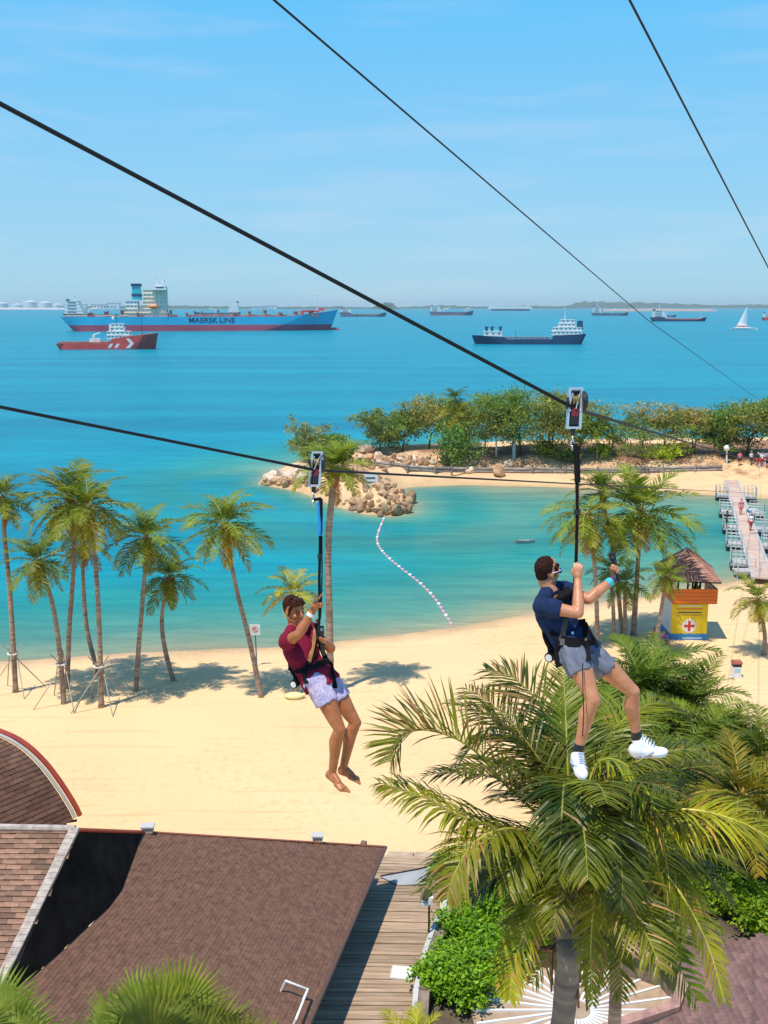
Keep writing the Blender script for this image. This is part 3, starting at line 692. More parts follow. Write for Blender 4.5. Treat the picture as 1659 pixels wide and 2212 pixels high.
for k, (x0, x1, h) in enumerate([(128, 190, 12), (196, 262, 16), (540, 600, 9)]):
    p = GD((x0 + x1) / 2, 667.5); sc = (GD(x0 + 1, 667.5) - GD(x0, 667.5)).length
    t = thing('harbour_building', ['pale harbour building with two roofs, far left behind the ship stern', 'pale harbour block beside the container ship bridge', 'low pale harbour building behind the container ship deck'][k], 'building', p, 'pale buildings on the far shore')
    W_ = (x1 - x0) * sc; wb = MB(); wb.box((-.2 * W_, 0, h * sc * .3), (.55 * W_, .2 * W_, h * sc * .6)); wb.box((.26 * W_, 0, h * sc * .4), (.4 * W_, .2 * W_, h * sc * .8)); w_ = wb.build('wall', M_white, t, local=True)
    rb = MB(); rb.box((-.2 * W_, 0, h * sc * .64), (.58 * W_, .22 * W_, h * sc * .08)); rb.box((.26 * W_, 0, h * sc * .85), (.43 * W_, .22 * W_, h * sc * .1)); rb.build('roof', M_cream, t, local=True)
    gb = MB()
    for i in range(8): gb.box((-.44 * W_ + i * .11 * W_, -.102 * W_, h * sc * .3), (.06 * W_, .006 * W_, h * sc * .2))
    setp(gb.build('window_row', M_greyhull, w_, local=True), kind='stuff')
def far_land(name, label, x0, x1, ybase, profile, mt, depth=900):
    """a low ridge with real depth, its skyline given in print heights above the shore"""
    n = 60; a = GD(x0, ybase); b = GD(x1, ybase); sc = (b - a).length / (x1 - x0)
    mb = MB(); rnd = random.Random(len(label))
    cols = []
    for i in range(n + 1):
        t_ = i / n; p = a + (b - a) * t_
        h = 0
        for (u0, h0), (u1, h1) in zip(profile, profile[1:]):
            if u0 <= t_ <= u1: h = h0 + (h1 - h0) * (t_ - u0) / (u1 - u0 + 1e-9)
        h = max(.3, h * (1 + .22 * math.sin(t_ * 47) * math.sin(t_ * 131 + 1) + rnd.uniform(-.08, .08))) * sc
        cols.append([(p.x, p.y - depth * .2, -1), (p.x, p.y, h * .75), (p.x, p.y + depth * .3, h), (p.x, p.y + depth, -1)])
    vs = [v for c in cols for v in c]
    fs = [(i * 4 + j, (i + 1) * 4 + j, (i + 1) * 4 + j + 1, i * 4 + j + 1) for i in range(n) for j in range(3)]
    mb.add(vs, fs); o = mb.build(name, mt, None); return setp(o, label, kind='structure')
far_land('wooded_islet', 'small wooded islet on the horizon', 798, 862, 668, [(0, 2), (.3, 9), (.55, 15), (.8, 13), (1, 1)], M_grn, 300)
far_land('far_hills', 'low hills on the horizon', 1225, 1800, 665.5, [(0, 3), (.08, 14), (.2, 12), (.35, 11), (.6, 6), (.8, 8), (1, 7)], M_grn)
far_land('far_coast', 'low far coast on the horizon', 840, 1240, 666.5, [(0, 2), (.3, 7), (.5, 4), (.8, 6), (1, 4)], M_grn)
far_land('harbour_shore', 'flat far shore on the horizon at left', -80, 150, 668.5, [(0, 3), (.4, 4), (1, 3)], M_concrete, 500)
far_land('harbour_coast', 'low wooded shore behind the container ship', 150, 800, 667, [(0, 5), (.3, 7), (.6, 4), (.9, 5), (1, 2)], M_grn)
far_land('sand_quay', 'flat pale quay on the far shore', 1300, 1545, 672, [(0, 4), (.5, 5), (1, 4)], mat('pale_quay_sand', (0.36, 0.27, 0.21), 0.9), 200)
# ================================================================== PALMS, TREES, HEDGES
def leafmat(name, c1, c2, scale, transl=0.35, rough=0.5, objcol=True):
    return mat(name, c1, rough, scale=scale, col2=c2, transl=transl, objcol=objcol, spec=0.35, detail=3)
M_palm = leafmat('palm_leaf', (0.06, 0.115, 0.005), (0.32, 0.34, 0.018), 1.1)
M_palmrib = mat('palm_rib', (0.36, 0.33, 0.07), 0.5, var=.2, scale=2, objcol=True)
M_dry = leafmat('dry_palm_leaf', (0.26, 0.15, 0.05), (0.36, 0.22, 0.09), 2.0, transl=.2)
def trunk_mat(name, c1, c2, ring=9.0):
    m, N, L, P = newmat(name); P.inputs['Roughness'].default_value = .85
    tc = N.new('ShaderNodeTexCoord'); mp = N.new('ShaderNodeMapping'); mp.inputs['Scale'].default_value = (1.2, 1.2, ring)
    L.new(tc.outputs['Object'], mp.inputs[0])
    n = N.new('ShaderNodeTexNoise'); n.inputs['Scale'].default_value = 1.0; n.inputs['Detail'].default_value = 4; L.new(mp.outputs[0], n.inputs[0])
    n2 = N.new('ShaderNodeTexNoise'); n2.inputs['Scale'].default_value = 0.9; n2.inputs['Detail'].default_value = 5; L.new(tc.outputs['Object'], n2.inputs[0])
    ad = N.new('ShaderNodeMixRGB'); ad.inputs[0].default_value = .4; L.new(n.outputs[0], ad.inputs[1]); L.new(n2.outputs[0], ad.inputs[2])
    rp = N.new('ShaderNodeValToRGB'); rp.color_ramp.elements[0].position = .36; rp.color_ramp.elements[1].position = .62
    rp.color_ramp.elements[0].color = c1 + (1,); rp.color_ramp.elements[1].color = c2 + (1,)
    L.new(ad.outputs[0], rp.inputs[0]); L.new(rp.outputs[0], P.inputs['Base Color'])
    bp = N.new('ShaderNodeBump'); bp.inputs['Strength'].default_value = .6; bp.inputs['Distance'].default_value = .03
    L.new(n.outputs[0], bp.inputs['Height']); L.new(bp.outputs[0], P.inputs['Normal'])
    return m
M_trunk = trunk_mat('palm_bark', (0.15, 0.10, 0.075), (0.46, 0.34, 0.25))
M_fibre = mat('palm_fibre', (0.22, 0.11, 0.05), 0.9, var=.5, scale=8, bump=.6)
M_coco = mat('coconut_husk', (0.26, 0.25, 0.05), 0.5, var=.3, scale=3)
M_woodstake = mat('bleached_stake', (0.42, 0.34, 0.25), 0.8, var=.2, scale=3)
GRAV = Vector((0, 0, -1))
def frond_on(curve, nl, ll, w, rnd, droop=0.9, up=None, rib=0.018, segs=2, fwd=0.55, gap=0.0, vee=0.25, s0=0.14, dry=0.0):
    """leaflets hung on both sides of a rib; curve is a list of points from crown to tip"""
    mb = MB(); n = len(curve) - 1
    curve = [Vector(p) for p in curve]
    tot = sum((curve[i + 1] - curve[i]).length for i in range(n))
    mb.tube(curve, [rib * (1.0 - 0.85 * i / n) for i in range(n + 1)], 4, 1)
    for side in (-1, 1):
        for i in range(nl):
            s = s0 + (1 - s0) * (i + rnd.uniform(-.3, .3) + .5) / nl
            if rnd.random() < gap: continue
            f = min(.9999, max(0, s)) * n; k = int(f); q = f - k
            p = curve[k].lerp(curve[k + 1], q); t = (curve[min(n, k + 1)] - curve[max(0, k)]).normalized()
            upv = Vector((0, 0, 1)) if up is None else Vector(up)
            sd = t.cross(upv)
            sd = sd.normalized() * side if sd.length > 1e-3 else Vector((0, side, 0))
            nr = sd.cross(t) * side
            if nr.z < 0: nr = -nr
            prof = math.sin(math.pi * min(1, 0.16 + 0.80 * s)) ** 0.7
            l = ll * prof * rnd.uniform(.74, 1.12)
            d = (sd + t * (fwd + .5 * s) + nr * vee * rnd.uniform(.2, 1.3) + Vector((rnd.gauss(0, 1), rnd.gauss(0, 1), rnd.gauss(0, 1))) * .10).normalized()
            ww = w * (0.6 + .4 * prof)
            pts = [p]; dd = d.copy()
            for j in range(segs):
                pts.append(pts[-1] + dd * (l / segs)); dd = (dd + GRAV * droop * rnd.uniform(.7, 1.2) / segs).normalized()
            wv = (t - d * t.dot(d)); wv = wv.normalized() if wv.length > 1e-4 else nr
            wv = (wv + nr * rnd.uniform(-.5, .5)).normalized()
            b = len(mb.v); mi = 0 if rnd.random() >= dry else 2
            for j, pp in enumerate(pts[:-1]):
                hw = ww * (.55 if j == 0 else 1.0 - .35 * j / segs) / 2
                mb.v.append(tuple(pp - wv * hw)); mb.v.append(tuple(pp + wv * hw))
            mb.v.append(tuple(pts[-1]))
            for j in range(segs - 1): mb.f.append((b + 2 * j, b + 2 * j + 1, b + 2 * j + 3, b + 2 * j + 2)); mb.m.append(mi)
            mb.f.append((b + 2 * segs - 2, b + 2 * segs - 1, b + 2 * segs)); mb.m.append(mi)
    return mb
def arc_curve(e0, bend, n=9, L=1.0):
    p = Vector((0, 0, 0)); out = [p.copy()]
    for i in range(n):
        a = e0 - bend * ((i + .5) / n) ** 1.25
        p = p + Vector((math.cos(a), 0, math.sin(a))) * (L / n); out.append(p.copy())
    return out
rf = random.Random(5)
ELEVS = [80, 62, 45, 25, 5, -22, -50]
FROND = {}
for e in ELEVS:
    FROND[e] = [frond_on(arc_curve(R(e), R(rf.uniform(55, 85) if e > -10 else rf.uniform(25, 40))), 33, .30, .027, rf, droop=.75 if e < 60 else .45, rib=.011, gap=.06).mesh('frond', [M_palm, M_palmrib, M_dry]) for _ in range(3)]
def bez(a, c, b, n):
    a, b, c = Vector(a), Vector(b), Vector(c)
    return [a * (1 - t) ** 2 + c * (2 * t * (1 - t)) + b * t * t for t in [i / n for i in range(n + 1)]]
def trunk_path(base, mids, top, n=12):
    """smooth path through the given points (Catmull-Rom)"""
    P = [Vector(base)] + [Vector(m) for m in mids] + [Vector(top)]
    Q = [P[0] * 2 - P[1]] + P + [P[-1] * 2 - P[-2]]
    out = []
    for i in range(1, len(Q) - 2):
        for k in range(n):
            t = k / n; a, b, c, d = Q[i - 1], Q[i], Q[i + 1], Q[i + 2]
            out.append(0.5 * ((2 * b) + (c - a) * t + (2 * a - 5 * b + 4 * c - d) * t * t + (3 * b - a - 3 * c + d) * t ** 3))
    out.append(P[-1]); return out
def coconut_palm(label, base, mids, crown, rad, nf=22, r0=.15, r1=.10, tint=(1, 1, 1), old=(1.5, 1.1, .5), seed=0, wind=(0.0, 0.0), boots=True, group='coconut palms on the beach', emax=85, nuts=5, name='coconut_palm', emin=-52):
    rnd = random.Random(seed + 77); nf += 3
    t = thing(name, label, 'palm tree', base, group)
    path = trunk_path(Vector(base) - Vector((0, 0, .15)), mids, crown)
    n = len(path); mb = MB()
    mb.tube(path, [r0 * 1.35 if i == 0 else (r0 + (r1 - r0) * i / (n - 1)) * (1.0 + .04 * math.sin(i * 2.4)) for i in range(n)], 9, 0)
    mb.build('trunk', M_trunk, t, smooth=True)
    c = Vector(crown); loc = c - Vector(base)
    if boots:
        fb = MB()
        d = (path[-1] - path[-4]).normalized()
        fb.tube([c - d * rad * .42, c - d * rad * .2, c + d * rad * .05], [r1 * 1.2, r1 * 2.1, r1 * 1.3], 8)
        for k in range(10):
            a = k * 2.4; fb.tube([c - d * rad * .3 * rnd.random() + Vector((math.cos(a), math.sin(a), 0)) * r1, c + Vector((math.cos(a) * r1 * 3.4, math.sin(a) * r1 * 3.4, rad * rnd.uniform(-.16, .06)))], [r1 * .5, r1 * .2], 4)
        fb.build('crown_fibre', M_fibre, t)
    for k in range(nuts):
        a = k * 2.1 + seed; nb = MB(); nb.ball(c + Vector((math.cos(a) * r1 * 2.2, math.sin(a) * r1 * 2.2, -rad * .12 - .1 * (k % 2))), (r1 * .95, r1 * .95, r1 * 1.15), n=7, m=5)
        nb.build('coconut', M_coco, t, smooth=True)
    az = rnd.random() * 6.28
    for k in range(nf):
        q = (k / (nf - 1)) ** 1.15
        az += 2.39996
        e_t = emax - (emax - emin) * q ** 0.85 + rnd.uniform(-9, 9)
        e = min(ELEVS, key=lambda v: abs(v - e_t))
        o = link('frond', rnd.choice(FROND[e]), t, loc, (rnd.uniform(-.25, .25), R(e - e_t) * .8, az), None)
        # wind leans the fronds over
        s = rad * rnd.uniform(1.0, 1.25) * (0.85 if e > 70 else 1.0) * (0.9 if e < -30 else 1.0)
        o.scale = (s, s, s)
        if wind != (0.0, 0.0):
            v = Vector((math.cos(az), math.sin(az))) + Vector(wind) * .8
            o.rotation_euler = (o.rotation_euler.x, o.rotation_euler.y, math.atan2(v.y, v.x))
        w = max(0, q - .5) * 2 * rnd.uniform(.3, 1.2)
        o.color = tuple(tint[i] * (1 + (old[i] - 1) * w) * rnd.uniform(.92, 1.08) for i in range(3)) + (1,)
    for k in range(2 if boots and rad > 1 else 0):      # old brown fronds hanging against the trunk
        o = link('frond', rnd.choice(FROND[-50]), t, loc - Vector((0, 0, rad * .1)), (rnd.uniform(-.3, .3), R(22), rnd.random() * 6.28)); s_ = rad * rnd.uniform(.6, .85); o.scale = (s_, s_, s_); o.color = (2.6, .9, .8, 1)
    return t
def palm_at(label, base_xy, mids_xy, crown_xy, rad_px, **kw):
    b = on_sand(*base_xy); c = VD(crown_xy[0], crown_xy[1], b.y + kw.pop('dy', 0))
    ms = [VD(x, y, b.y) for x, y in mids_xy]
    rad = (VD(crown_xy[0] + rad_px, crown_xy[1], c.y) - VD(crown_xy[0], crown_xy[1], c.y)).length
    return coconut_palm(label, b, ms, c, rad, **kw), b
Wd = (-.2, .1)
palm_at('tall coconut palm cut by the left edge, propped by stakes', (34, 1495), [(22, 1290), (10, 1160)], (6, 1075), 78, seed=1, nf=20)
palm_at('short leaning coconut palm with ragged brown trunk, left of the tall pair', (138, 1520), [(128, 1400), (112, 1300)], (84, 1215), 82, seed=2, tint=(.9, .95, .9), nf=20)
palm_at('tallest coconut palm of the left clump, spear leaf upright', (144, 1488), [(150, 1350), (160, 1200)], (150, 1078), 112, seed=3, nf=26, tint=(1.05, .98, .9))
palm_at('slim coconut palm with trunk bent between the two tallest', (212, 1452), [(188, 1360), (180, 1260)], (178, 1178), 70, seed=4, nf=16, tint=(1.1, .95, .9))
palm_at('tall straight coconut palm propped by stakes, second from the tallest', (219, 1526), [(214, 1350), (205, 1210)], (190, 1100), 100, seed=5, nf=24, tint=(1.0, 1.0, .85))
palm_at('coconut palm with pale smooth trunk in the middle of the left row', (293, 1492), [(300, 1390), (308, 1300)], (318, 1162), 98, seed=6, nf=22, tint=(.95, 1.05, .9))
palm_at('low coconut palm with thin curved trunk and bushy crown', (376, 1470), [(356, 1400), (350, 1330)], (366, 1248), 78, seed=7, nf=20, tint=(.95, 1.05, .9))
palm_at('large spreading coconut palm with straight leaning trunk by the white sign', (565, 1505), [(538, 1380), (510, 1270)], (484, 1135), 104, seed=8, nf=24, tint=(1.0, 1.1, .85), old=(1.9, 1.25, .4), nuts=9)
palm_at('small yellow green palm behind the man in maroon', (640, 1500), [(636, 1420)], (630, 1282), 72, seed=9, nf=13, tint=(2.0, 1.55, .8), old=(1.4, 1.1, .6), boots=False, nuts=0, emin=-30)
palm_at('very tall palm with a bare pole straight trunk behind the man in maroon', (714, 1496), [(712, 1350), (709, 1180)], (722, 1015), 92, seed=10, nf=24, tint=(1.05, 1.1, .7), r0=.21, r1=.17, nuts=0, emax=88, emin=-10)
palm_at('full coconut palm with long drooping fronds, tallest by the lifeguard tower', (1368, 1372), [(1376, 1250)], (1385, 1105), 128, seed=11, nf=27, tint=(1.0, 1.1, .95), r0=.2, nuts=8)
palm_at('coconut palm with drooping fronds left of the tallest by the tower', (1292, 1392), [(1286, 1240), (1276, 1170)], (1268, 1112), 102, seed=12, nf=20, tint=(1.15, 1.15, .9), nuts=4, emax=50)
palm_at('upright young coconut palm with steep fronds over the drooping one', (1345, 1375), [(1330, 1230)], (1300, 1062), 76, seed=13, nf=12, tint=(.8, .95, .9), emin=20, nuts=0)
palm_at('small dark palm in the shade of the tall palms, behind the right hand man', (1326, 1385), [(1325, 1320)], (1318, 1232), 52, seed=14, nf=14, tint=(.75, .95, .9), boots=False, nuts=0)
palm_at('low palm between the tall trunks and the lifeguard tower', (1352, 1380), [(1350, 1320)], (1350, 1262), 60, seed=15, nf=14, tint=(.85, 1.0, .9), boots=False, nuts=0)
palm_at('bushy coconut palm with crooked thin trunk before the tower', (1432, 1418), [(1420, 1380), (1428, 1320)], (1440, 1246), 50, seed=16, nf=20, tint=(.95, 1.05, .9), nuts=2)
palm_at('young coconut palm on open sand at the right edge', (1650, 1416), [(1652, 1370)], (1638, 1296), 64, seed=17, nf=18, tint=(1.15, 1.1, .85), nuts=3)
def props(base, h, label):
    t = thing('palm_prop', label, 'tree stake', base, 'stakes propping the palms')
    for k in range(4):
        a = k * math.pi / 2 + .5; mb = MB()
        foot = Vector((base.x + math.cos(a) * h * .75, base.y + math.sin(a) * h * .75, 0)); foot.z = gz(foot.x, foot.y) - .1
        top = Vector((base.x - math.cos(a) * h * .22, base.y - math.sin(a) * h * .22, base.z + h * 1.25))
        side = Vector((-math.sin(a), math.cos(a), 0)) * .2
        mb.cyl(foot + side, top + side, .03, n=5); mb.build('stake', M_woodstake, t)
    mb = MB(); mb.tube([base + Vector((math.cos(i * math.pi / 4) * .27, math.sin(i * math.pi / 4) * .27, h)) for i in range(9)], .05, 5); mb.build('binding', mat('white_binding', (.7, .68, .62), .8), t)
for (x, y), l in [((34, 1495), 'crossed stakes propping the palm at the left edge'), ((138, 1520), 'crossed stakes propping the short leaning palm'), ((219, 1526), 'crossed stakes propping the tall straight palm')]:
    props(on_sand(x, y), 2.3, l)

# ---- leaf clouds for broadleaf crowns, bushes and hedges
def leaf_cloud(name, blobs, n, size, mats, parent, seed, flat=.5, asp=.5, shell=.55, local_off=None, solid=False):
    """n leaf faces scattered through the given ellipsoids [(centre, radii)], clumped, gaps between the clumps"""
    rg = np.random.default_rng(seed)
    vol = np.array([np.prod(b[1]) ** (2 / 3) for b in blobs]); vol /= vol.sum()
    V = []; 
    for (c, r), f in zip(blobs, vol):
        m = max(8, int(n * f)); nc = max(4, m // 45)
        d = rg.normal(size=(nc, 3)); d /= np.linalg.norm(d, axis=1)[:, None]
        cc = d * (shell + (1 - shell) * rg.random((nc, 1)) ** .6)
        idx = rg.integers(0, nc, m)
        p = cc[idx] + rg.normal(size=(m, 3)) * (.30 if not solid else .2)
        p = p * np.array(r) + np.array(c)
        u = rg.normal(size=(m, 3)); u /= np.linalg.norm(u, axis=1)[:, None]
        nr = rg.normal(size=(m, 3)) + np.array([0, 0, flat * 2]); nr /= np.linalg.norm(nr, axis=1)[:, None]
        u = u - nr * (u * nr).sum(1)[:, None]; u /= np.linalg.norm(u, axis=1)[:, None] + 1e-9
        w = np.cross(nr, u); s = (size * rg.uniform(.6, 1.3, m))[:, None]
        droop = np.array([0, 0, -.15]) * s
        V.append(np.stack([p - u * s * .5, p + w * s * asp * .5, p + u * s * .5 + droop, p - w * s * asp * .5], 1))
    V = np.concatenate(V).reshape(-1, 3)
    if parent is not None: V = V - np.array(wloc(parent))
    nf = len(V) // 4
    me = bpy.data.meshes.new(name)
    me.vertices.add(len(V)); me.vertices.foreach_set('co', V.astype(np.float32).ravel())
    me.loops.add(nf * 4); me.loops.foreach_set('vertex_index', np.arange(nf * 4))
    me.polygons.add(nf); me.polygons.foreach_set('loop_start', np.arange(nf) * 4)
    me.polygons.foreach_set('material_index', rg.integers(0, len(mats), nf))
    for m_ in mats: me.materials.append(m_)
    me.update(calc_edges=True)
    return link(name, me, parent)
M_olive = [leafmat('island_leaf', (0.18, 0.23, 0.05), (0.42, 0.43, 0.15), .8), leafmat('island_leaf_dark', (0.12, 0.18, 0.04), (0.29, 0.32, 0.09), .8)]
M_hedge = [leafmat('hedge_leaf', (0.17, 0.34, 0.006), (0.34, 0.54, 0.012), 1.4, .4), leafmat('hedge_leaf_dark', (0.08, 0.20, 0.006), (0.18, 0.36, 0.010), 1.2)]
M_bark = mat('tree_bark', (0.10, 0.075, 0.05), .9, var=.4, scale=3, bump=.4)
def broad_tree(label, base, h, w, seed, tint=(1, 1, 1), n=1500, name='island_tree', trunks=1, size=.42, group='trees along the island', cbase=.38, bare=False):
    rnd = random.Random(seed)
    t = thing(name, label, 'tree', base, group)
    b = Vector(base); mb = MB(); blobs = []
    for k in range(trunks):
        lean = Vector((rnd.uniform(-.15, .15), rnd.uniform(-.1, .1), 0)) * h
        fork = b + lean * .4 + Vector((0, 0, h * rnd.uniform(.28, .36)))
        mb.tube([b - Vector((0, 0, .3)), b.lerp(fork, .5) + Vector((rnd.uniform(-.1, .1), 0, 0)), fork], [h * .022, h * .017, h * .014], 6)
        for j in range(5 if trunks == 1 else 3):
            a = rnd.random() * 6.28; rr = w * rnd.uniform(.25, .5)
            tip = Vector((b.x + lean.x * .6 + math.cos(a) * rr, b.y + math.sin(a) * rr, b.z + h * rnd.uniform(.62, .92)))
            mid = fork.lerp(tip, .5) + Vector((math.cos(a), math.sin(a), -.4)) * w * .06
            mb.tube([fork, mid, tip], [h * .011, h * .007, h * .003], 5)
            blobs.append((tuple(tip - Vector((0, 0, h * .04))), (w * rnd.uniform(.20, .30), w * rnd.uniform(.2, .3), h * rnd.uniform(.11, .18))))
    for j in range(10):
        a = rnd.random() * 6.28; rr = w * rnd.uniform(.1, .42)
        blobs.append(((b.x + math.cos(a) * rr, b.y + math.sin(a) * rr, b.z + h * rnd.uniform(cbase, .86)), (w * rnd.uniform(.16, .28), w * rnd.uniform(.16, .28), h * rnd.uniform(.10, .17))))
    mb.build('trunk', M_bark, t)
    o = leaf_cloud('crown', blobs, n, size, M_olive, t, seed); o.color = tuple(tint) + (1,)
    return t
def bush(label, base, w, d, h, seed, mats, n=900, size=.3, tint=(1, 1, 1), name='bush', group=None, cat='bush'):
    rnd = random.Random(seed); t = thing(name, label, cat, base, group); b = Vector(base)
    blobs = [((b.x + rnd.uniform(-.33, .33) * w, b.y + rnd.uniform(-.33, .33) * d, b.z + h * rnd.uniform(.35, .62)), (w * rnd.uniform(.22, .34), d * rnd.uniform(.22, .34), h * rnd.uniform(.28, .4))) for _ in range(9)]
    mb = MB()
    for k in range(5):
        a = k * 1.26; mb.tube([b - Vector((0, 0, .1)), b + Vector((math.cos(a) * w * .2, math.sin(a) * d * .2, h * .55))], [.05, .02], 5)
    mb.build('stem', M_bark, t)
    o = leaf_cloud('foliage', blobs, n, size, mats, t, seed); o.color = tuple(tint) + (1,)
    return t
isl = [  # x, base y, top y, width, tint, note, trunks
    (668, 1012, 905, 75, (.95, 1.0, 1.25), 'sparse greyish tree at the tip of the island', 2, 500),
    (705, 1004, 930, 70, (.9, 1.0, .8), 'dense green tree at the tip of the island behind the palm', 1, 1400),
    (822, 978, 886, 80, (.9, 1.0, .9), 'small round olive tree right of the pale boulder', 1, 1300),
    (868, 977, 880, 74, (1.0, 1.0, .9), 'second small tree right of the pale boulder', 1, 1200),
    (925, 978, 860, 100, (1.15, 1.05, .9), 'broad olive tree with thin trunk, third right of the pale boulder', 1, 1600),
    (985, 978, 852, 100, (1.35, 1.1, .9), 'tall brownish olive tree beside the crested palm', 2, 1700),
    (1045, 980, 872, 110, (1.15, 1.05, .9), 'wide olive tree behind the big dark bush', 1, 1600),
    (1125, 982, 842, 130, (1.0, 1.05, .8), 'tallest dense tree on the island, left of the trolley', 2, 2300),
    (1190, 985, 848, 110, (1.0, 1.0, .85), 'dense tree with forked trunk just left of the hanging trolley', 2, 1900),
    (1255, 984, 880, 100, (.9, 1.0, .9), 'grey green tree right behind the hanging trolley', 1, 1500),
    (1320, 982, 893, 90, (.8, .95, .95), 'thin dark tree with open branches right of the trolley', 2, 800),
    (1385, 980, 900, 110, (1.1, 1.0, 1.0), 'low grey olive tree above the yellow green shrub', 2, 1000),
    (1435, 978, 864, 105, (1.35, 1.1, 1.15), 'grey brown feathery tree standing clear above its neighbours', 1, 1300),
    (1500, 980, 885, 95, (.75, .9, .85), 'dark open tree with bare limbs left of the pier head', 2, 900),
    (1545, 980, 896, 80, (1.1, 1.0, .85), 'rounded olive tree behind the pier head lamp', 1, 1200),
    (1612, 984, 862, 130, (.9, 1.05, .75), 'large dense green tree at the right end of the island', 2, 2300),
    (1690, 986, 858, 120, (1.0, 1.0, .8), 'dense tree cut by the right edge of the view', 2, 1700),
]
for i, (x, yb, yt, w, tint, lab, nt, n) in enumerate(isl):
    b = on_isle(x, yb); tp = VD(x, yt, b.y); sc = (VD(x + 1, yb, b.y) - VD(x, yb, b.y)).length
    kq = (1.1, 1.75, 1.35, 1.6, 1.2)[i % 5]; tint = tuple(a_ * b_ for a_, b_ in zip(tint, ((1.25, 1.05, .9), (.72, .92, .6), (1.0, 1.0, .8), (.85, 1.05, .6))[(i * 3) % 4]))
    broad_tree(lab, b, tp.z - b.z, w * sc * kq, 100 + i, tint, int(n * 3.8), trunks=nt, size=.36, cbase=(.38, .2, .32, .14)[i % 4])
for i, (x, yb, yt, w, d, tint, lab, n) in enumerate([
    (985, 1010, 905, 100, 4.5, (.75, 1.15, .75), 'big dark green bush on the bank above the island beach', 2600),
    (1195, 992, 950, 90, 4, (.9, 1.2, .7), 'low green bush under the trees left of the rope', 1000),
    (1290, 985, 955, 60, 3, (1.3, 1.7, .5), 'low leafy bush right of the rope', 700),
    (1450, 992, 958, 95, 4, (2.0, 2.1, .5), 'yellow green shrub on the bank above the island beach', 1300),
    (1230, 998, 968, 46, 3, (.8, 1.1, .7), 'small round bush beside the rope on the bank', 500)]):
    b = on_isle(x, yb); tp = VD(x, yt, b.y); sc = (VD(x + 1, yb, b.y) - VD(x, yb, b.y)).length
    bush(lab, b, w * sc, d, (tp.z - b.z) * 1.1, 300 + i, M_olive, n, .42, tint, group='bushes on the island')
for i, (x, yb, yc, r, tint, lab) in enumerate([
    (984, 980, 862, 40, (.6, .8, .7), 'dark crested palm rising above the island trees'),
    (990, 985, 898, 46, (1.3, 1.15, .7), 'yellow green palm below the dark crested palm'),
    (1108, 985, 880, 46, (.7, .95, .7), 'dark palm left of the tallest island tree'),
    (1290, 990, 930, 36, (1.4, 1.4, .5), 'yellow green young palm right of the rope on the island')]):
    b = on_isle(x, yb); c = VD(x, yc, b.y); sc = (VD(x + 1, yb, b.y) - VD(x, yb, b.y)).length
    coconut_palm(lab, b, [], c, r * sc, nf=15, seed=40 + i, tint=tint, group='palms among the island trees', nuts=0, boots=False)

# ---- the big coconut palm close by, frond by frond (crown, bend, tip)
M_palmN = leafmat('near_palm_leaf', (0.030, 0.060, 0.004), (0.32, 0.33, 0.018), .8, .30, rough=.42)
def big_frond(t, pts, nl, ll, tint, rnd, droop=.9, up=None, dry=0.05, w=.046, gap=.07, vee=.2, s0=.12, rib=.026, fwd=.5):
    droop *= .72; off = wloc(t)
    P_ = [WD(x, y, d) for x, y, d in pts]
    cv = trunk_path(P_[0], P_[1:-1], P_[-1], 7)
    mb = frond_on([p - off for p in cv], int(nl * 1.4), ll * 1.05, w * .84, rnd, droop=droop, up=up, rib=rib, segs=3, fwd=fwd, gap=gap, vee=vee, s0=s0, dry=dry)
    o = mb.build('frond', [M_palmN, M_palmrib, M_dry], t, local=True); o.color = tuple(tint) + (1,)
    return o
rb_ = random.Random(21)
D0 = 15.0
crown = WD(1236, 1800, D0)
gb_ = GD(1236, 2480, 0.9); base = Vector((crown.x - .15, crown.y + .1, .8))
t = thing('coconut_palm', 'huge near coconut palm under the right hand man, trunk running out of the frame', 'palm tree', base, 'near coconut palms')
path = trunk_path(base, [Vector((crown.x - .35, crown.y, 6)), WD(1222, 2150, D0), WD(1224, 2010, D0)], crown, 10)
mb = MB(); mb.tube(path, [.205 - .05 * i / (len(path) - 1) + .012 * math.sin(i * 2.2) for i in range(len(path))], 14); mb.build('trunk', trunk_mat('near_palm_bark', (0.10, 0.085, 0.075), (0.30, 0.26, 0.22), 7), t, smooth=True)
fb = MB()
for k in range(46):
    a = k * 2.39996; z = rb_.uniform(-1.5, .1); c = crown + Vector((0, 0, z)); r1_ = .17
    o1 = Vector((math.cos(a), math.sin(a), 0))
    fb.tube([c + o1 * r1_, c + o1 * (r1_ + .14) + Vector((0, 0, rb_.uniform(-.05, .12))), c + o1 * (r1_ + rb_.uniform(.18, .34)) + Vector((0, 0, rb_.uniform(-.35, .12)))], [.075, .055, .02], 5)
for k in range(26):              # dead sheaths and stalks hanging below the crown
    a = k * 2.39996; z = rb_.uniform(-2.0, -.9); c = crown + Vector((math.cos(a) * .2, math.sin(a) * .2, z)); o1 = Vector((math.cos(a), math.sin(a), 0))
    fb.tube([c, c + o1 * rb_.uniform(.15, .35) + Vector((0, 0, .05)), c + o1 * rb_.uniform(.2, .5) - Vector((0, 0, rb_.uniform(.3, .9)))], [.06, .05, .015], 5)
fb.tube([crown - Vector((0, 0, 1.3)), crown - Vector((0, 0, .6)), crown + Vector((0, 0, .2))], [.22, .3, .16], 10)
fb.build('crown_fibre', M_fibre, t)
for k in range(9):
    a = k * 2.2; nb = MB(); nb.ball(crown + Vector((math.cos(a) * .36, math.sin(a) * .36, -.62 - .2 * (k % 3))), (.11, .11, .14), n=8, m=6); nb.build('coconut', mat('brown_coconut', (.20, .10, .05), .6, var=.4, scale=5) if k == 0 else bpy.data.materials['brown_coconut'], t, smooth=True)
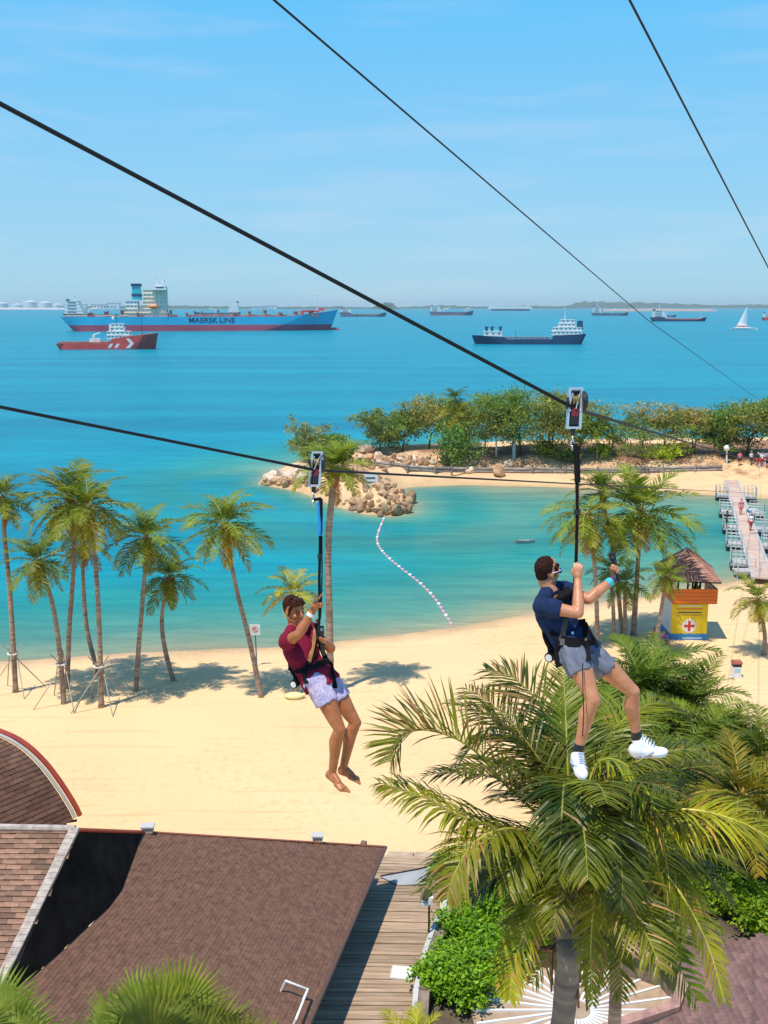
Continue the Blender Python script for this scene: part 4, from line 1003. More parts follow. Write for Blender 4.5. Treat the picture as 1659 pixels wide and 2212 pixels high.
G1, G2, G_SHADE, Y1, B1 = (1.15, 1.0, .7), (.92, .92, .6), (.48, .56, .45), (1.3, 1.2, .6), (1.5, 1.0, .7)  # the darkest green paints the shade inside the crown onto its fronds
for pts, nl, ll, tint, kw in [
    ([(1200, 1790, 15), (1102, 1705, 14.6), (1015, 1613, 14.3), (928, 1578, 14.2), (872, 1590, 14.1), (842, 1645, 14.0)], 62, .95, (1.1, 1.0, .7), dict(dry=.35, droop=.55, vee=.9)),
    ([(1200, 1800, 15), (1095, 1790, 14.2), (1000, 1765, 13.9), (915, 1722, 13.8), (818, 1690, 13.8)], 66, .85, G2, dict(dry=.1, droop=1.4)),
    ([(1200, 1830, 15), (1110, 1790, 13.9), (1030, 1815, 13.4), (985, 1880, 13.2), (965, 1940, 13.1)], 50, .70, (1.1, 1.0, .8), dict(dry=.15, droop=1.5)),
    ([(1220, 1760, 15), (1212, 1640, 15.4), (1170, 1530, 15.7), (1110, 1465, 16), (1052, 1448, 16.2)], 56, .95, (1, .95, .8), dict(dry=.25, droop=.8)),
    ([(1232, 1770, 15), (1226, 1640, 15.2), (1222, 1540, 15.5), (1216, 1430, 16)], 50, .7, (1, 1.1, .8), dict(droop=.4)),
    ([(1228, 1790, 15), (1222, 1700, 14.2), (1218, 1700, 13.6), (1212, 1790, 13.2), (1206, 1900, 13.1)], 54, .75, (1.0, 1.05, 1.0), dict(droop=1.6)),
    ([(1250, 1780, 15), (1290, 1650, 14.8), (1356, 1655, 14.5), (1412, 1740, 14.2), (1444, 1890, 14.0), (1446, 1970, 13.9)], 62, 1.0, (1.35, 1.35, .7), dict(droop=1.2)),
    ([(1255, 1800, 15), (1350, 1760, 14.6), (1480, 1748, 14.2), (1590, 1772, 14), (1690, 1826, 13.8)], 66, 1.15, (1.6, 1.45, .7), dict(droop=1.5)),
    ([(1262, 1830, 15), (1350, 1820, 14.4), (1440, 1890, 14.0), (1520, 2020, 13.7), (1566, 2165, 13.5)], 62, .60, Y1, dict(droop=1.0, rib=.034)),
    ([(1215, 1840, 15), (1190, 1890, 14.4), (1140, 1990, 14.0), (1110, 2090, 13.8), (1100, 2160, 13.7)], 54, .50, Y1, dict(droop=1.0, rib=.032)),
    ([(1250, 1830, 15), (1292, 1860, 14.6), (1282, 1960, 14.3), (1276, 2060, 14.1), (1280, 2170, 14.0)], 50, .42, (1.5, 1.4, .7), dict(droop=1.0)),
    ([(1240, 1800, 15), (1270, 1680, 15.6), (1330, 1570, 16.2), (1410, 1520, 16.8), (1480, 1540, 17)], 54, .9, G2, dict(droop=.9)),
    ([(1240, 1790, 15), (1300, 1720, 15.8), (1400, 1640, 16.5), (1500, 1620, 17), (1580, 1670, 17.2)], 54, .9, G2, dict(droop=1.0)),
    ([(1225, 1790, 15), (1180, 1680, 15.6), (1120, 1600, 16.1), (1050, 1590, 16.5), (990, 1640, 16.7)], 50, .9, G_SHADE, dict(droop=1.0, dry=.1)),
    ([(1220, 1830, 15), (1170, 1800, 14.2), (1125, 1845, 13.7), (1100, 1930, 13.4)], 44, .65, G2, dict(droop=1.4)),
    ([(1245, 1820, 15), (1290, 1760, 14.0), (1330, 1800, 13.4), (1345, 1900, 13.0), (1342, 1960, 12.9)], 46, .65, G_SHADE, dict(droop=1.5)),
    ([(1238, 1820, 15), (1250, 1760, 13.8), (1262, 1800, 13.0), (1270, 1900, 12.7)], 46, .75, G2, dict(droop=1.5)),
    ([(1250, 1830, 15), (1320, 1860, 14.7), (1395, 1940, 14.6), (1410, 2010, 14.6)], 44, .6, G_SHADE, dict(droop=1.3)),
    ([(1225, 1830, 15), (1150, 1850, 14.8), (1070, 1885, 14.7), (1020, 1940, 14.7)], 44, .6, G_SHADE, dict(droop=1.3)),
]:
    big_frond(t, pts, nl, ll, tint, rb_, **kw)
NEARF = [[frond_on(arc_curve(R(e), R(rb_.uniform(60, 85) if e > -10 else 35), 10, 1.0), 74, .30, .0125, rb_, droop=.75, rib=.008, segs=3, gap=.07, dry=.05).mesh('frond', [M_palmN, M_palmrib, M_dry]) for _ in range(2)] for e in (70, 48, 25, 2, -25)]
azn = .4
for k in range(26):                      # the rest of the crown, filling it all round
    azn += 2.39996; q = min(3, int(k / 6.5))
    if (q == 3 and math.sin(azn) < -.1 and k % 2) or (math.cos(azn) < -.55 and q in (1, 2) and k % 2): continue
    if .2 < math.sin(azn) < 1.0 and q < 2 and math.cos(azn) > .3: q += 1
    o = link('frond', NEARF[q][k % 2], t, crown - base + Vector((0, 0, .05 - .08 * q)), (rb_.uniform(-.2, .2), rb_.uniform(-.1, .1), azn)); s_ = rb_.uniform(2.3, 3.0) * (1, 1, .92, .70)[q]; o.scale = (s_, s_, s_)
    g_ = rb_.uniform(.55, 1.05); o.color = (g_ * rb_.uniform(.95, 1.15), g_, g_ * .7, 1)
# the slimmer ringed palm just behind
cr2 = WD(1322, 1880, 19)
coconut_palm('slim near palm with dark ringed trunk, right of the huge palm trunk', Vector((cr2.x + .2, cr2.y, .8)), [WD(1330, 2150, 19)], cr2, 2.3, nf=14, r0=.13, r1=.11, seed=61, tint=(.7, .8, .8), group='near coconut palms', emax=30)
# palms crowding behind it on the right
for i, (x, y, d, r, nf, tint, lab) in enumerate([
    (1405, 1470, 36, 2.7, 26, (.6, .8, .55), 'tall dark palm standing highest behind the knees of the man in navy'),
    (1495, 1530, 34, 2.6, 26, (.7, .85, .5), 'dark palm right of the highest one, on the edge of the sand'),
    (1570, 1630, 32, 2.5, 24, (.8, .9, .5), 'dark green palm above the ragged brownish palm'),
    (1655, 1640, 31, 2.2, 20, (.7, .75, .5), 'palm cut by the right edge above the dark shrubs'),
    (1330, 1530, 36, 2.6, 24, (.5, .66, .5), 'shaded palm directly behind the shins of the man in navy'),
    (1520, 1700, 30, 2.4, 22, (.5, .62, .45), 'low shaded palm above the dark shrubs, left of the ragged one'),
    (1385, 1505, 36, 2.9, 26, (.70, .85, .7), 'dark feathery palm right of the man in navy, behind his knees'),
    (1520, 1610, 33, 2.6, 24, (.9, .95, .65), 'palm with long fronds reaching over the sand at right'),
    (1450, 1670, 31, 2.7, 24, (.65, .8, .65), 'dark palm filling the space behind the white shoes'),
    (1600, 1720, 30, 2.2, 20, (1.25, .95, .7), 'brownish palm with ragged dry leaves at right'),
    (1300, 1610, 34, 2.7, 22, (.7, .85, .65), 'palm hidden behind the legs of the man in navy'),
    (1390, 1600, 29, 2.4, 20, (.75, .9, .6), 'palm with glossy fronds between the shins of the man in navy')]):
    c = GD(x, y, 5.0 - .4 * (i % 3)); d = (c - CAM).dot(_fw); r = r * 1.1
    coconut_palm(lab, Vector((c.x, c.y + .3, .8)), [], c, r, nf=nf, seed=70 + i, tint=tint, group='palms crowding behind the near palm', emax=82, emin=-35, nuts=0)
# ================================================================== ROOFS, BOARDWALK, GARDEN, TOWER, PIER, ROCKS
def tilemat(name, c1, c2, rand=.3, rough=.75):
    return mat(name, c1, rough, scale=2.5, col2=c2, rand=rand, bump=.4, bscale=25)
M_shingle = tilemat('brown_roof_shingle', (0.125, 0.056, 0.031), (0.18, 0.086, 0.049), .22)
M_shingle_mass = mat('brown_roof_shingle_mass', (0.112, 0.050, 0.028), .75, scale=5, col2=(0.19, 0.092, 0.053), bump=.4, bscale=14, detail=8)
M_claytile = tilemat('weathered_clay_tile', (0.17, 0.082, 0.05), (0.34, 0.195, 0.12), .42)
M_ridge = mat('pale_ridge_mortar', (0.40, 0.33, 0.28), .8, var=.3, scale=5, bump=.4)
M_redtrim = mat('red_roof_trim', (0.40, 0.06, 0.03), .45, var=.15, scale=2)
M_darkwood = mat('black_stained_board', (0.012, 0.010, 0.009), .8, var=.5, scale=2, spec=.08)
M_underlay = mat('roof_underlay', (0.07, 0.035, 0.026), .9)
def solve_plane_roof(p0, nrm, poly, along, up, exposure, tw, th, name, label, mats, limit=300, jitter=.012, mass=None, under=None):
    """lay overlapping tiles course by course inside a polygon on a plane: the nearest ones are parts of their own"""
    t = thing(name, label, 'roof', p0)
    ay = Vector(up).normalized(); nz = Vector(nrm).normalized(); ax = ay.cross(nz).normalized()
    q = [((p - p0).dot(ax), (p - p0).dot(ay)) for p in poly]
    xs_ = [a for a, b in q]; ys_ = [b for a, b in q]
    ub = MB(); ub.slab([p - nz * .03 for p in poly], nz, .16); ub.build('roof_deck', under or M_underlay, t)
    tl = []; rnd = random.Random(len(label))
    nrow = int((max(ys_) - min(ys_)) / exposure) + 1
    PX, PY = [], []
    for r in range(nrow):
        y = min(ys_) + r * exposure
        x = min(xs_) - (tw * .5 if r % 2 else 0) + rnd.uniform(-.03, .03)
        while x < max(xs_):
            PX.append(x + tw / 2); PY.append(y + exposure / 2); x += tw
    PX = np.array(PX); PY = np.array(PY); ok = inside(PX, PY, q); PX = PX[ok]; PY = PY[ok]
    # a tile is a thin wedge: tail raised, head tucked under the next course
    def tile_verts():
        L_, W_, T = exposure * 1.45, tw * .985, th
        return [(-W_ / 2, -exposure / 2, 0), (W_ / 2, -exposure / 2, 0), (W_ / 2, -exposure / 2 + L_, -.004), (-W_ / 2, -exposure / 2 + L_, -.004),
                (-W_ / 2, -exposure / 2, T), (W_ / 2, -exposure / 2, T), (W_ / 2, -exposure / 2 + L_, .004), (-W_ / 2, -exposure / 2 + L_, .004)]
    TF = [(4, 5, 6, 7), (0, 1, 5, 4), (1, 2, 6, 5), (3, 0, 4, 7), (0, 3, 2, 1)]
    M3 = Matrix((ax, ay, nz)).transposed()
    tm = MB(); tm.add(tile_verts(), TF); tme = tm.mesh('tile', mats)
    P3 = np.array(p0)[None] + PX[:, None] * np.array(ax) + PY[:, None] * np.array(ay)
    # what shows largest: tiles in the frame, nearest first
    rel = P3 - np.array(CAM); dep = rel @ np.array(_fw); sx_ = FPX * rel[:, 0] / dep; sy_ = -FPX * (rel @ np.array(_up)) / dep
    vis = (np.abs(sx_) < 384) & (np.abs(sy_) < 512)
    order = np.argsort(np.where(vis, dep, dep + 1e4))
    single = order[:limit]; rest = order[limit:]
    q4 = M3.to_4x4().to_euler()
    for i in single:
        o = link('tile', tme, t, Vector((PX[i] * ax + PY[i] * ay)) + nz * rnd.uniform(0, jitter))
        o.rotation_euler = (M3 @ Matrix.Rotation(rnd.uniform(-.012, .012), 3, 'Z')).to_euler()
    if len(rest):
        tv = np.array(tile_verts()); Mn = np.array(M3)
        rg = np.random.default_rng(4)
        cen = np.stack([PX[rest], PY[rest], rg.uniform(0, jitter, len(rest))], 1)
        V = ((cen[:, None, :] + tv[None]) @ Mn.T).reshape(-1, 3)
        mb = MB(); mb.v = [tuple(v) for v in V]
        for k in range(len(rest)):
            for f in TF: mb.f.append(tuple(8 * k + a for a in f))
        mb.m = [0] * len(mb.f)
        o = mb.build('tile_course', mass or mats, t, local=True); setp(o, kind='stuff')
    return t
# brown roof falling to the right, eave over the boardwalk
EH = 2.6
eA, eB = GD(833, 1832, EH), GD(664, 2222, EH)
ev = (eB - eA).normalized(); evn = Vector((ev.y, -ev.x, 0))
if evn.x > 0: evn = -evn                        # horizontal, away from the eave and up the slope
SL = .42
upd = (evn + Vector((0, 0, SL))).normalized(); rn = ev.cross(upd)
if rn.z < 0: rn = -rn
RP = lambda x, y: PL(x, y, eA, rn)
corners = [eA, eB, RP(540, 2480), RP(-200, 2480), RP(-100, 2222), RP(4, 2168), RP(120, 2068), RP(235, 1962), RP(262, 1925), RP(308, 1800)]
RT = solve_plane_roof(eA, rn, corners, -ev if ev.y < 0 else ev, upd, .115, .17, .018, 'brown_roof', 'large brown shingled roof sloping to the boardwalk eave', M_shingle, mass=M_shingle_mass)
tb = MB(); a, b = corners[-1], eA
d = (b - a).normalized()
tb.slab([a + rn * .05, b + rn * .05, b + rn * .05 - upd * .0 + Vector((0, .09, 0)), a + rn * .05 + Vector((0, .09, 0))], rn, .25); tb.build('verge_trim', mat('brown_verge_board', (.25, .075, .04), .6), RT)
tb = MB(); tb.tube([eA + Vector((0, 0, .03)), eB + Vector((0, 0, .03))], .07, 8); tb.build('eave_gutter', mat('brown_gutter', (.11, .06, .045), .5), RT)
wbm = MB(); w0 = eA + evn * .7; w1 = eB + evn * .7
wbm.slab([Vector((w0.x, w0.y, .5)), Vector((w1.x, w1.y, .5)), Vector((w1.x, w1.y, EH + .2)), Vector((w0.x, w0.y, EH + .2))], -evn, .2); wbm.build('side_wall', mat('brown_side_wall', (.16, .10, .07), .8), RT)
wbm = MB(); w2 = corners[-1]; w2 = Vector((w2.x, w2.y - .4, .5)); w0 = Vector((w0.x, w0.y - .4, .5))
wbm.slab([w0, w2, Vector((w2.x, w2.y, corners[-1].z - .2)), Vector((w0.x, w0.y, EH + .1))], (0, 1, 0), .2); wbm.build('end_wall', bpy.data.materials['brown_side_wall'], RT)
# two small caps on the far verge
for (x, y, l) in [(318, 1801, 'small brown cap on the roof verge at its left end'), (686, 1820, 'small grey vent cap on the roof verge')]:
    p = RP(x, y); c = thing('roof_vent', l, 'roof vent', p, 'vents on the roof verge'); cb = MB(); cb.box(p + Vector((0, .1, .12)), (.34, .26, .2)); cb.build('body', M_ridge, c); cb = MB(); cb.box(p + Vector((0, .1, .23)), (.42, .32, .05)); cb.build('lid', M_concrete, c)
# white bent handrail on the roof
p0, p1, p2 = RP(606, 2142), RP(654, 2160), RP(628, 2225)
t = thing('roof_handrail', 'bent white handrail lying over the brown roof', 'railing', p1)
mb = MB(); mb.tube([p0 + rn * .4, p1 + rn * .4, p2 + rn * .4], .035, 6); mb.build('rail', M_white, t)
for p in (p0, p1, p2): mb = MB(); mb.cyl(p, p + rn * .42, .03, n=5); mb.build('post', M_white, t)
# clay tiled roof at left, standing higher, its gable side boarded black
V0 = RP(-6, 2140); 
V1 = WD(163, 1792, (RP(163, 1792) - CAM).dot(_fw) - 3.2)
lx = Vector((-1, 0, 0)); sl = (V1 - V0)
nL = lx.cross(sl).normalized()
if nL.z < 0: nL = -nL
upL = nL.cross(lx); upL = upL if upL.z > 0 else -upL
cl = [V0 + lx * .0, V1, PL(-160, 1786, V1, nL), PL(-260, 2140, V1, nL)]
LT = solve_plane_roof(V0, nL, cl, lx, upL, .15, .40, .055, 'clay_tile_roof', 'weathered clay tiled roof slope at the left edge with pale verge mortar', M_claytile, mass=mat('clay_tile_mass', (0.17, 0.082, 0.05), .75, scale=3, col2=(0.34, 0.195, 0.12)), jitter=.02)
mb = MB(); n_ = 26
for i in range(n_):
    p = V0.lerp(V1, (i + .5) / n_); dv = (V1 - V0).normalized()
    mb = MB(); M_ = Matrix((lx, dv, lx.cross(dv))).transposed(); mb.box(p + nL * .07, ((V1 - V0).length / n_ * 0 + .26, (V1 - V0).length / n_ * .95, .12), M=M_); mb.build('verge_tile', M_ridge, LT)
mb = MB(); mb.tube([V1 + nL * .05, cl[2] + nL * .05], .10, 8); mb.build('ridge_capping', M_ridge, LT)
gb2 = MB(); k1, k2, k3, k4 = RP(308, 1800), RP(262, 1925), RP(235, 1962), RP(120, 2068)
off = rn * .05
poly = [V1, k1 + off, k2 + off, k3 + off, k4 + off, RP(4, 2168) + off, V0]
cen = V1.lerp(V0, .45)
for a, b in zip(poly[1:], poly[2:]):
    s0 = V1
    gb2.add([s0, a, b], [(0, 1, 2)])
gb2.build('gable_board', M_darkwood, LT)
mb = MB(); mb.tube([V1, k1 + off], .06, 6); mb.build('gable_trim', M_redtrim, LT)
# barrel roof behind it with a red edge
BL = thing('barrel_roof', 'curved shingled roof with red rounded edge at far left', 'roof', GD(175, 1762, 2.8))
Yb = BL.location.y
arc2 = [VD(x, y, Yb) for x, y in [(-150, 1556), (-70, 1562), (0, 1582), (50, 1606), (95, 1646), (132, 1694), (160, 1738), (173, 1764)]]
arc2 = trunk_path(arc2[0], arc2[1:-1], arc2[-1], 5)
axd = Vector((-.62, -.78, 0)).normalized()
ncs = len(arc2) - 1
inner = [p + axd * .30 for p in arc2]
smb = MB(); rnd = random.Random(9)
LEN = 8.0; rows = []
mbU = MB()
for i in range(ncs):
    a, b = inner[i], inner[i + 1]
    mbU.add([a, b, b + axd * LEN, a + axd * LEN], [(0, 1, 2, 3)])
mbU.build('roof_deck', M_underlay, BL)
per = .20; cum = [0]
for i in range(ncs): cum.append(cum[-1] + (inner[i + 1] - inner[i]).length)
def arcp(s):
    s = max(0, min(cum[-1] - 1e-5, s))
    for i in range(ncs):
        if cum[i] <= s <= cum[i + 1]: return inner[i].lerp(inner[i + 1], (s - cum[i]) / (cum[i + 1] - cum[i]))
    return inner[-1]
cnt = 0; mass = MB()
s = cum[-1]
while s > per:
    a, b = arcp(s), arcp(s - per * 1.35); dv = (b - a).normalized(); nv = dv.cross(axd); nv = nv if nv.z > 0 else -nv
    j = 0
    while j * .55 < LEN:
        o0 = axd * (j * .55 + .01 - (.27 if int(round(s / per)) % 2 else 0) + (.28 if j == 0 and int(round(s / per)) % 2 else 0)); o1 = axd * (j * .55 + .54 - (.27 if int(round(s / per)) % 2 else 0))
        dst = MB() if cnt < 300 and a.x > -17.5 and j < 9 else mass
        lift = rnd.uniform(0, .012)
        lo0, lo1 = a + o0, a + o1; hi0, hi1 = b + o0, b + o1; up_ = nv * (.03 + lift)
        dst.add([lo0, lo1, hi1, hi0, lo0 + up_, lo1 + up_, hi1 + nv * .006, hi0 + nv * .006], [(4, 5, 6, 7), (0, 1, 5, 4), (1, 2, 6, 5), (3, 0, 4, 7)])
        if dst is not mass: dst.build('tile', M_shingle, BL); cnt += 1
        j += 1
    s -= per
setp(mass.build('tile_course', M_shingle_mass, BL), kind='stuff')
mb = MB(); mb.tube([p + Vector((0, 0, .05)) for p in arc2], .10, 6); mb.build('edge_trim', M_redtrim, BL)
mb = MB(); mb.tube([p + axd * .22 + Vector((0, 0, .05)) for p in arc2], .06, 6); mb.build('edge_flashing', M_concrete, BL)
mb = MB(); e_ = arc2[-1]; mb.slab([Vector((e_.x - .5, e_.y - .1, .5)), Vector((-30, e_.y - .1, .5)), Vector((-30, e_.y - .1, e_.z + 1.5)), Vector((e_.x - 2.0, e_.y - .1, e_.z + 1.5)), Vector((e_.x - .5, e_.y - .1, e_.z - .2))], (0, 1, 0), .2); mb.build('end_wall', bpy.data.materials['brown_side_wall'], BL)
mb = MB(); mb.tube([e_ + Vector((-.1, -.1, -.1)), e_ + Vector((-.5, -.3, -.1)), Vector((e_.x - .5, e_.y - .3, .6))], .05, 6); mb.build('downpipe', M_darkwood, BL)

# ---- boardwalk: plank by plank
M_plank = mat('weathered_deck_plank', (0.30, 0.19, 0.115), .8, scale=1.6, col2=(0.46, 0.33, 0.215), rand=.2, stretch=(.6, 8, 1), bump=.35, bscale=6)
bw = link('boardwalk', None); bw.location = GD(850, 1900, .95); setp(bw, 'timber boardwalk between the brown roof and the garden', kind='structure')
wl0, wl1 = GD(812, 1846, .95), GD(560, 2300, .95)
wr0, wr1 = GD(962, 1852, .95), GD(905, 2300, .95)
NPL = 18
ts = [((i / NPL)) for i in range(NPL + 1)]
def wk(t, side):
    a, b = (wl0, wl1) if side == 0 else (wr0, wr1)
    return a.lerp(b, t)
rnd = random.Random(3)
for i in range(NPL):
    g = .018
    a, b, c, d = wk(ts[i], 0), wk(ts[i], 1), wk(ts[i + 1], 1), wk(ts[i + 1], 0)
    for k in range(3):
        q0, q1 = k / 3, (k + 1) / 3
        a2, d2 = a.lerp(d, q0 + .012), a.lerp(d, q1 - (.012 if k < 2 else .07)); b2, c2 = b.lerp(c, q0 + .012), b.lerp(c, q1 - (.012 if k < 2 else .07))
        dz = Vector((0, 0, rnd.uniform(-.006, .006)))
        mb = MB(); mb.slab([p + dz for p in (a2, d2, c2, b2)], (0, 0, 1), .06); mb.build('plank', M_plank, bw)
mb = MB(); mb.slab([wl0 - Vector((0, 0, .07)), wl1 - Vector((0, 0, .07)), wr1 - Vector((0, 0, .07)), wr0 - Vector((0, 0, .07))], (0, 0, 1), .1); mb.build('joist_bed', M_darkwood, bw)
# paved landing in front of it and the pale sloped panel
M_pave = mat('tan_paving', (.42, .31, .21), .8, var=.2, scale=2)
ld = [GD(x, y, .90) for x, y in [(838, 1838), (1010, 1842), (1010, 1876), (816, 1890)]]
mb = MB()
pv = link('paved_landing', None); pv.location = ld[0]; setp(pv, 'paved landing at the sand end of the boardwalk', kind='structure')
for i in range(3):
    for j in range(2):
        f = lambda u, v: ld[0].lerp(ld[1], u).lerp(ld[3].lerp(ld[2], u), v)
        u0, u1, v0, v1 = i / 3 + .006, (i + 1) / 3 - .006, j / 2 + .012, (j + 1) / 2 - .012
        mb = MB(); mb.slab([f(u0, v0), f(u0, v1), f(u1, v1), f(u1, v0)], (0, 0, 1), .1); mb.build('paving_slab', M_pave, pv)
sp_ = [GD(x, y, z) for x, y, z in [(822, 1893, 1.02), (905, 1878, 1.06), (1000, 1850, 1.1), (985, 1905, 1.04), (862, 1912, 1.0)]]
t = thing('ramp_plate', 'pale grey metal ramp plate across the head of the boardwalk', 'ramp', sp_[0])
mb = MB(); mb.slab(list(reversed(sp_)), (0, 0, 1), .03); mb.build('plate', mat('pale_grey_metal_plate', (.34, .34, .34), .6, var=.08, scale=1.5), t)
mb = MB(); mb.tube([p + Vector((0, 0, .02)) for p in sp_[:3]], .03, 5); mb.build('edge_bar', M_black, t)
# hatch, spotlight post, plinth beside the walk
p = GD(868, 2102, .98)
t = thing('floor_hatch', 'small white square hatch in the boardwalk planks', 'hatch', p); mb = MB(); mb.box(p + Vector((0, 0, .02)), (.62, .55, .05), M=rotz(-.15)); mb.build('cover', M_white, t); mb = MB(); mb.box(p, (.72, .65, .05), M=rotz(-.15)); mb.build('frame', M_concrete, t)
p = GD(926, 2050, .98)
t = thing('spotlight_post', 'black and white spotlight on a thin post beside the boardwalk', 'lamp', p)
tp = VD(922, 1952, p.y)
mb = MB(); mb.tube([p, Vector((p.x, p.y, tp.z))], .035, 6); mb.build('post', M_darkwood, t)
mb = MB(); mb.cyl(tp + Vector((-.12, -.1, .22)), tp + Vector((.06, .1, .40)), .13, .16, 10); mb.build('lamp_head', M_black, t)
mb = MB(); mb.box(tp + Vector((.12, -.02, .16)), (.16, .2, .24)); mb.box(tp + Vector((-.02, 0, 0)), (.3, .12, .08)); mb.build('bracket', M_white, t)
# garden wall beside the walk
t = thing('garden_wall', 'low stone garden wall with white coping beside the boardwalk', 'wall', GD(915, 2090, .95))
pts = [GD(x, y, 1.0) for x, y in [(962, 1975), (930, 2045), (916, 2086), (896, 2170), (890, 2240)]]
M_stone = mat('rough_brown_stone', (.22, .16, .12), .9, var=.4, scale=3, bump=.6)
for a, b in zip(pts, pts[1:]):
    mb = MB(); dv = (b - a); n = Vector((dv.y, -dv.x, 0)).normalized(); n = n if n.x > 0 else -n
    mb.slab([a + Vector((0, 0, .55)), b + Vector((0, 0, .55)), b + Vector((0, 0, .55)) + n * .45, a + Vector((0, 0, .55)) + n * .45], (0, 0, 1), .9); mb.build('wall_block', M_stone, t)
    mb = MB(); mb.slab([a + Vector((0, 0, .60)) - n * .04, b + Vector((0, 0, .60)) - n * .04, b + Vector((0, 0, .60)) + n * .12, a + Vector((0, 0, .60)) + n * .12], (0, 0, 1), .048); mb.build('coping', M_concrete, t)
# ---- garden soil
gs = [GD(x, y, .93) for x, y in [(962, 1872), (1120, 1800), (1400, 1760), (1720, 1740), (1900, 2400), (905, 2400)]]
mb = MB(); mb.slab(gs, (0, 0, 1), .2); o = mb.build('garden_soil', mat('garden_soil', (.09, .065, .04), .95, var=.5, scale=1.5, bump=.5)); setp(o, kind='structure')
# ---- round sunken deck with white ribs and pink kerb
cD = GD(1245, 2188, 1.0)
rx = (GD(1468, 2188, 1.0) - cD).length
t = thing('round_deck', 'round timber deck with white radiating strips under the palms', 'deck', cD)
M_tan = mat('tan_deck_board', (.34, .235, .15), .8, scale=2, col2=(.46, .33, .215), rand=.15, bump=.3)
M_pink = mat('pink_coping_stone', (.40, .215, .165), .7, var=.2, scale=3, bump=.3)
NS = 34
for k in range(NS):
    a0, a1 = 2 * math.pi * k / NS, 2 * math.pi * (k + 1) / NS
    e = .010
    q = [cD + Vector((math.cos(a) * r, math.sin(a) * r, .06)) for a, r in [(a0 + e, .35), (a0 + e, rx * 1.02), (a1 - e, rx * 1.02), (a1 - e, .35)]]
    mb = MB(); mb.slab(q, (0, 0, 1), .08); mb.build('deck_board', M_tan, t)
    mb = MB(); d = Vector((math.cos(a0), math.sin(a0), 0)); s_ = Vector((-d.y, d.x, 0)) * .036
    q = [cD + d * .4 + s_, cD + d * .4 - s_, cD + d * rx * 1.0 - s_, cD + d * rx * 1.0 + s_]
    mb.slab([p + Vector((0, 0, .12)) for p in q], (0, 0, 1), .1); mb.build('white_strip', M_white, t)
mb = MB(); mb.cyl(cD, cD + Vector((0, 0, .14)), .42, n=16); mb.build('hub', M_tan, t)
rg_ = thing('roof_kerb', 'pinkish brown angular coping round the open edge of the mauve brown roof', 'coping', GD(1400, 2130, 1.8))
rpts = [GD(x, y, 1.95) for x, y in [(1262, 2034), (1343, 2050), (1431, 2079), (1476, 2131), (1455, 2178), (1352, 2210), (1262, 2240)]]
cR = GD(1300, 2130, 1.95)
for a, b in zip(rpts, rpts[1:]):
    oa, ob = (a - cR).normalized() * .17, (b - cR).normalized() * .17; up1 = Vector((0, 0, .12))
    mb = MB(); mb.slab([a - oa + up1, b - ob + up1, b + ob + up1, a + oa + up1], (0, 0, 1), .16); mb.build('coping_block', M_pink, rg_)
    mb = MB(); mb.slab([a - up1 * .4, b - up1 * .4, b + ob - up1 * .4, a + oa - up1 * .4], (0, 0, 1), 1.0); mb.build('kerb_wall', M_stone, rg_)
for k, (x, y) in enumerate([(1290, 2062), (1345, 2068), (1395, 2085), (1432, 2108)]):
    p = GD(x, y, 1.05); mb = MB(); mb.cyl(p, p + Vector((0, 0, .95)), .03, n=5); mb.build('rail_post', M_darkwood, rg_)
mb = MB(); mb.tube([GD(x, y, 1.6) for x, y in [(1262, 2052), (1290, 2052), (1345, 2060), (1395, 2078), (1432, 2100)]], .03, 5); mb.build('rail', M_white, rg_)
# planter box
p = GD(1180, 2065, 1.0)
t = thing('planter', 'eight sided brown planter box beside the huge palm trunk', 'planter', p)
mb = MB(); mb.cyl(p, p + Vector((0, 0, .8)), .75, .85, 8); mb.build('box', mat('brown_planter', (.28, .14, .09), .7, var=.2, scale=3), t); mb = MB(); mb.tube([p + Vector((math.cos(i * math.pi / 4 + .39) * .86, math.sin(i * math.pi / 4 + .39) * .86, .82)) for i in range(9)], .09, 5); mb.build('rim', M_pink, t)
bush('dark green plant growing in the eight sided planter', p + Vector((0, 0, .7)), 1.5, 1.5, 1.2, 411, M_hedge, 900, .2, (.5, .7, .6), cat='plant', name='planter_plant')
# hip roof bottom right
rq = [GD(1430, 2235, 1.8), GD(1500, 2085, 1.9), GD(1560, 2010, 2.3), GD(1670, 1985, 2.9), GD(1800, 2000, 3.4), GD(1800, 2300, 3.0), GD(1430, 2300, 1.75)]
p0 = rq[0]; nn = Vector((-.10, -.02, 1)).normalized(); p0 = GD(1478, 2131, 1.93)
rq = [PL(x, y, p0, nn) for x, y in [(1352, 2216), (1460, 2182), (1482, 2131), (1436, 2074), (1345, 2044), (1340, 1985), (1470, 1968), (1500, 2010), (1570, 2030), (1680, 2020), (1830, 2010), (1830, 2340), (1340, 2340)]]
upr = Vector((1, 0, .22)); upr = (upr - nn * upr.dot(nn)).normalized()
solve_plane_roof(p0, nn, rq, nn.cross(upr) * 1, upr, .2, .3, .022, 'dull_brown_roof', 'dull mauve brown shingled roof in the bottom right corner', tilemat('mauve_brown_shingle', (.15, .075, .06), (.23, .13, .11), .25), mass=mat('mauve_shingle_mass', (.15, .075, .06), .8, scale=2, col2=(.23, .13, .11), bump=.4, bscale=12))
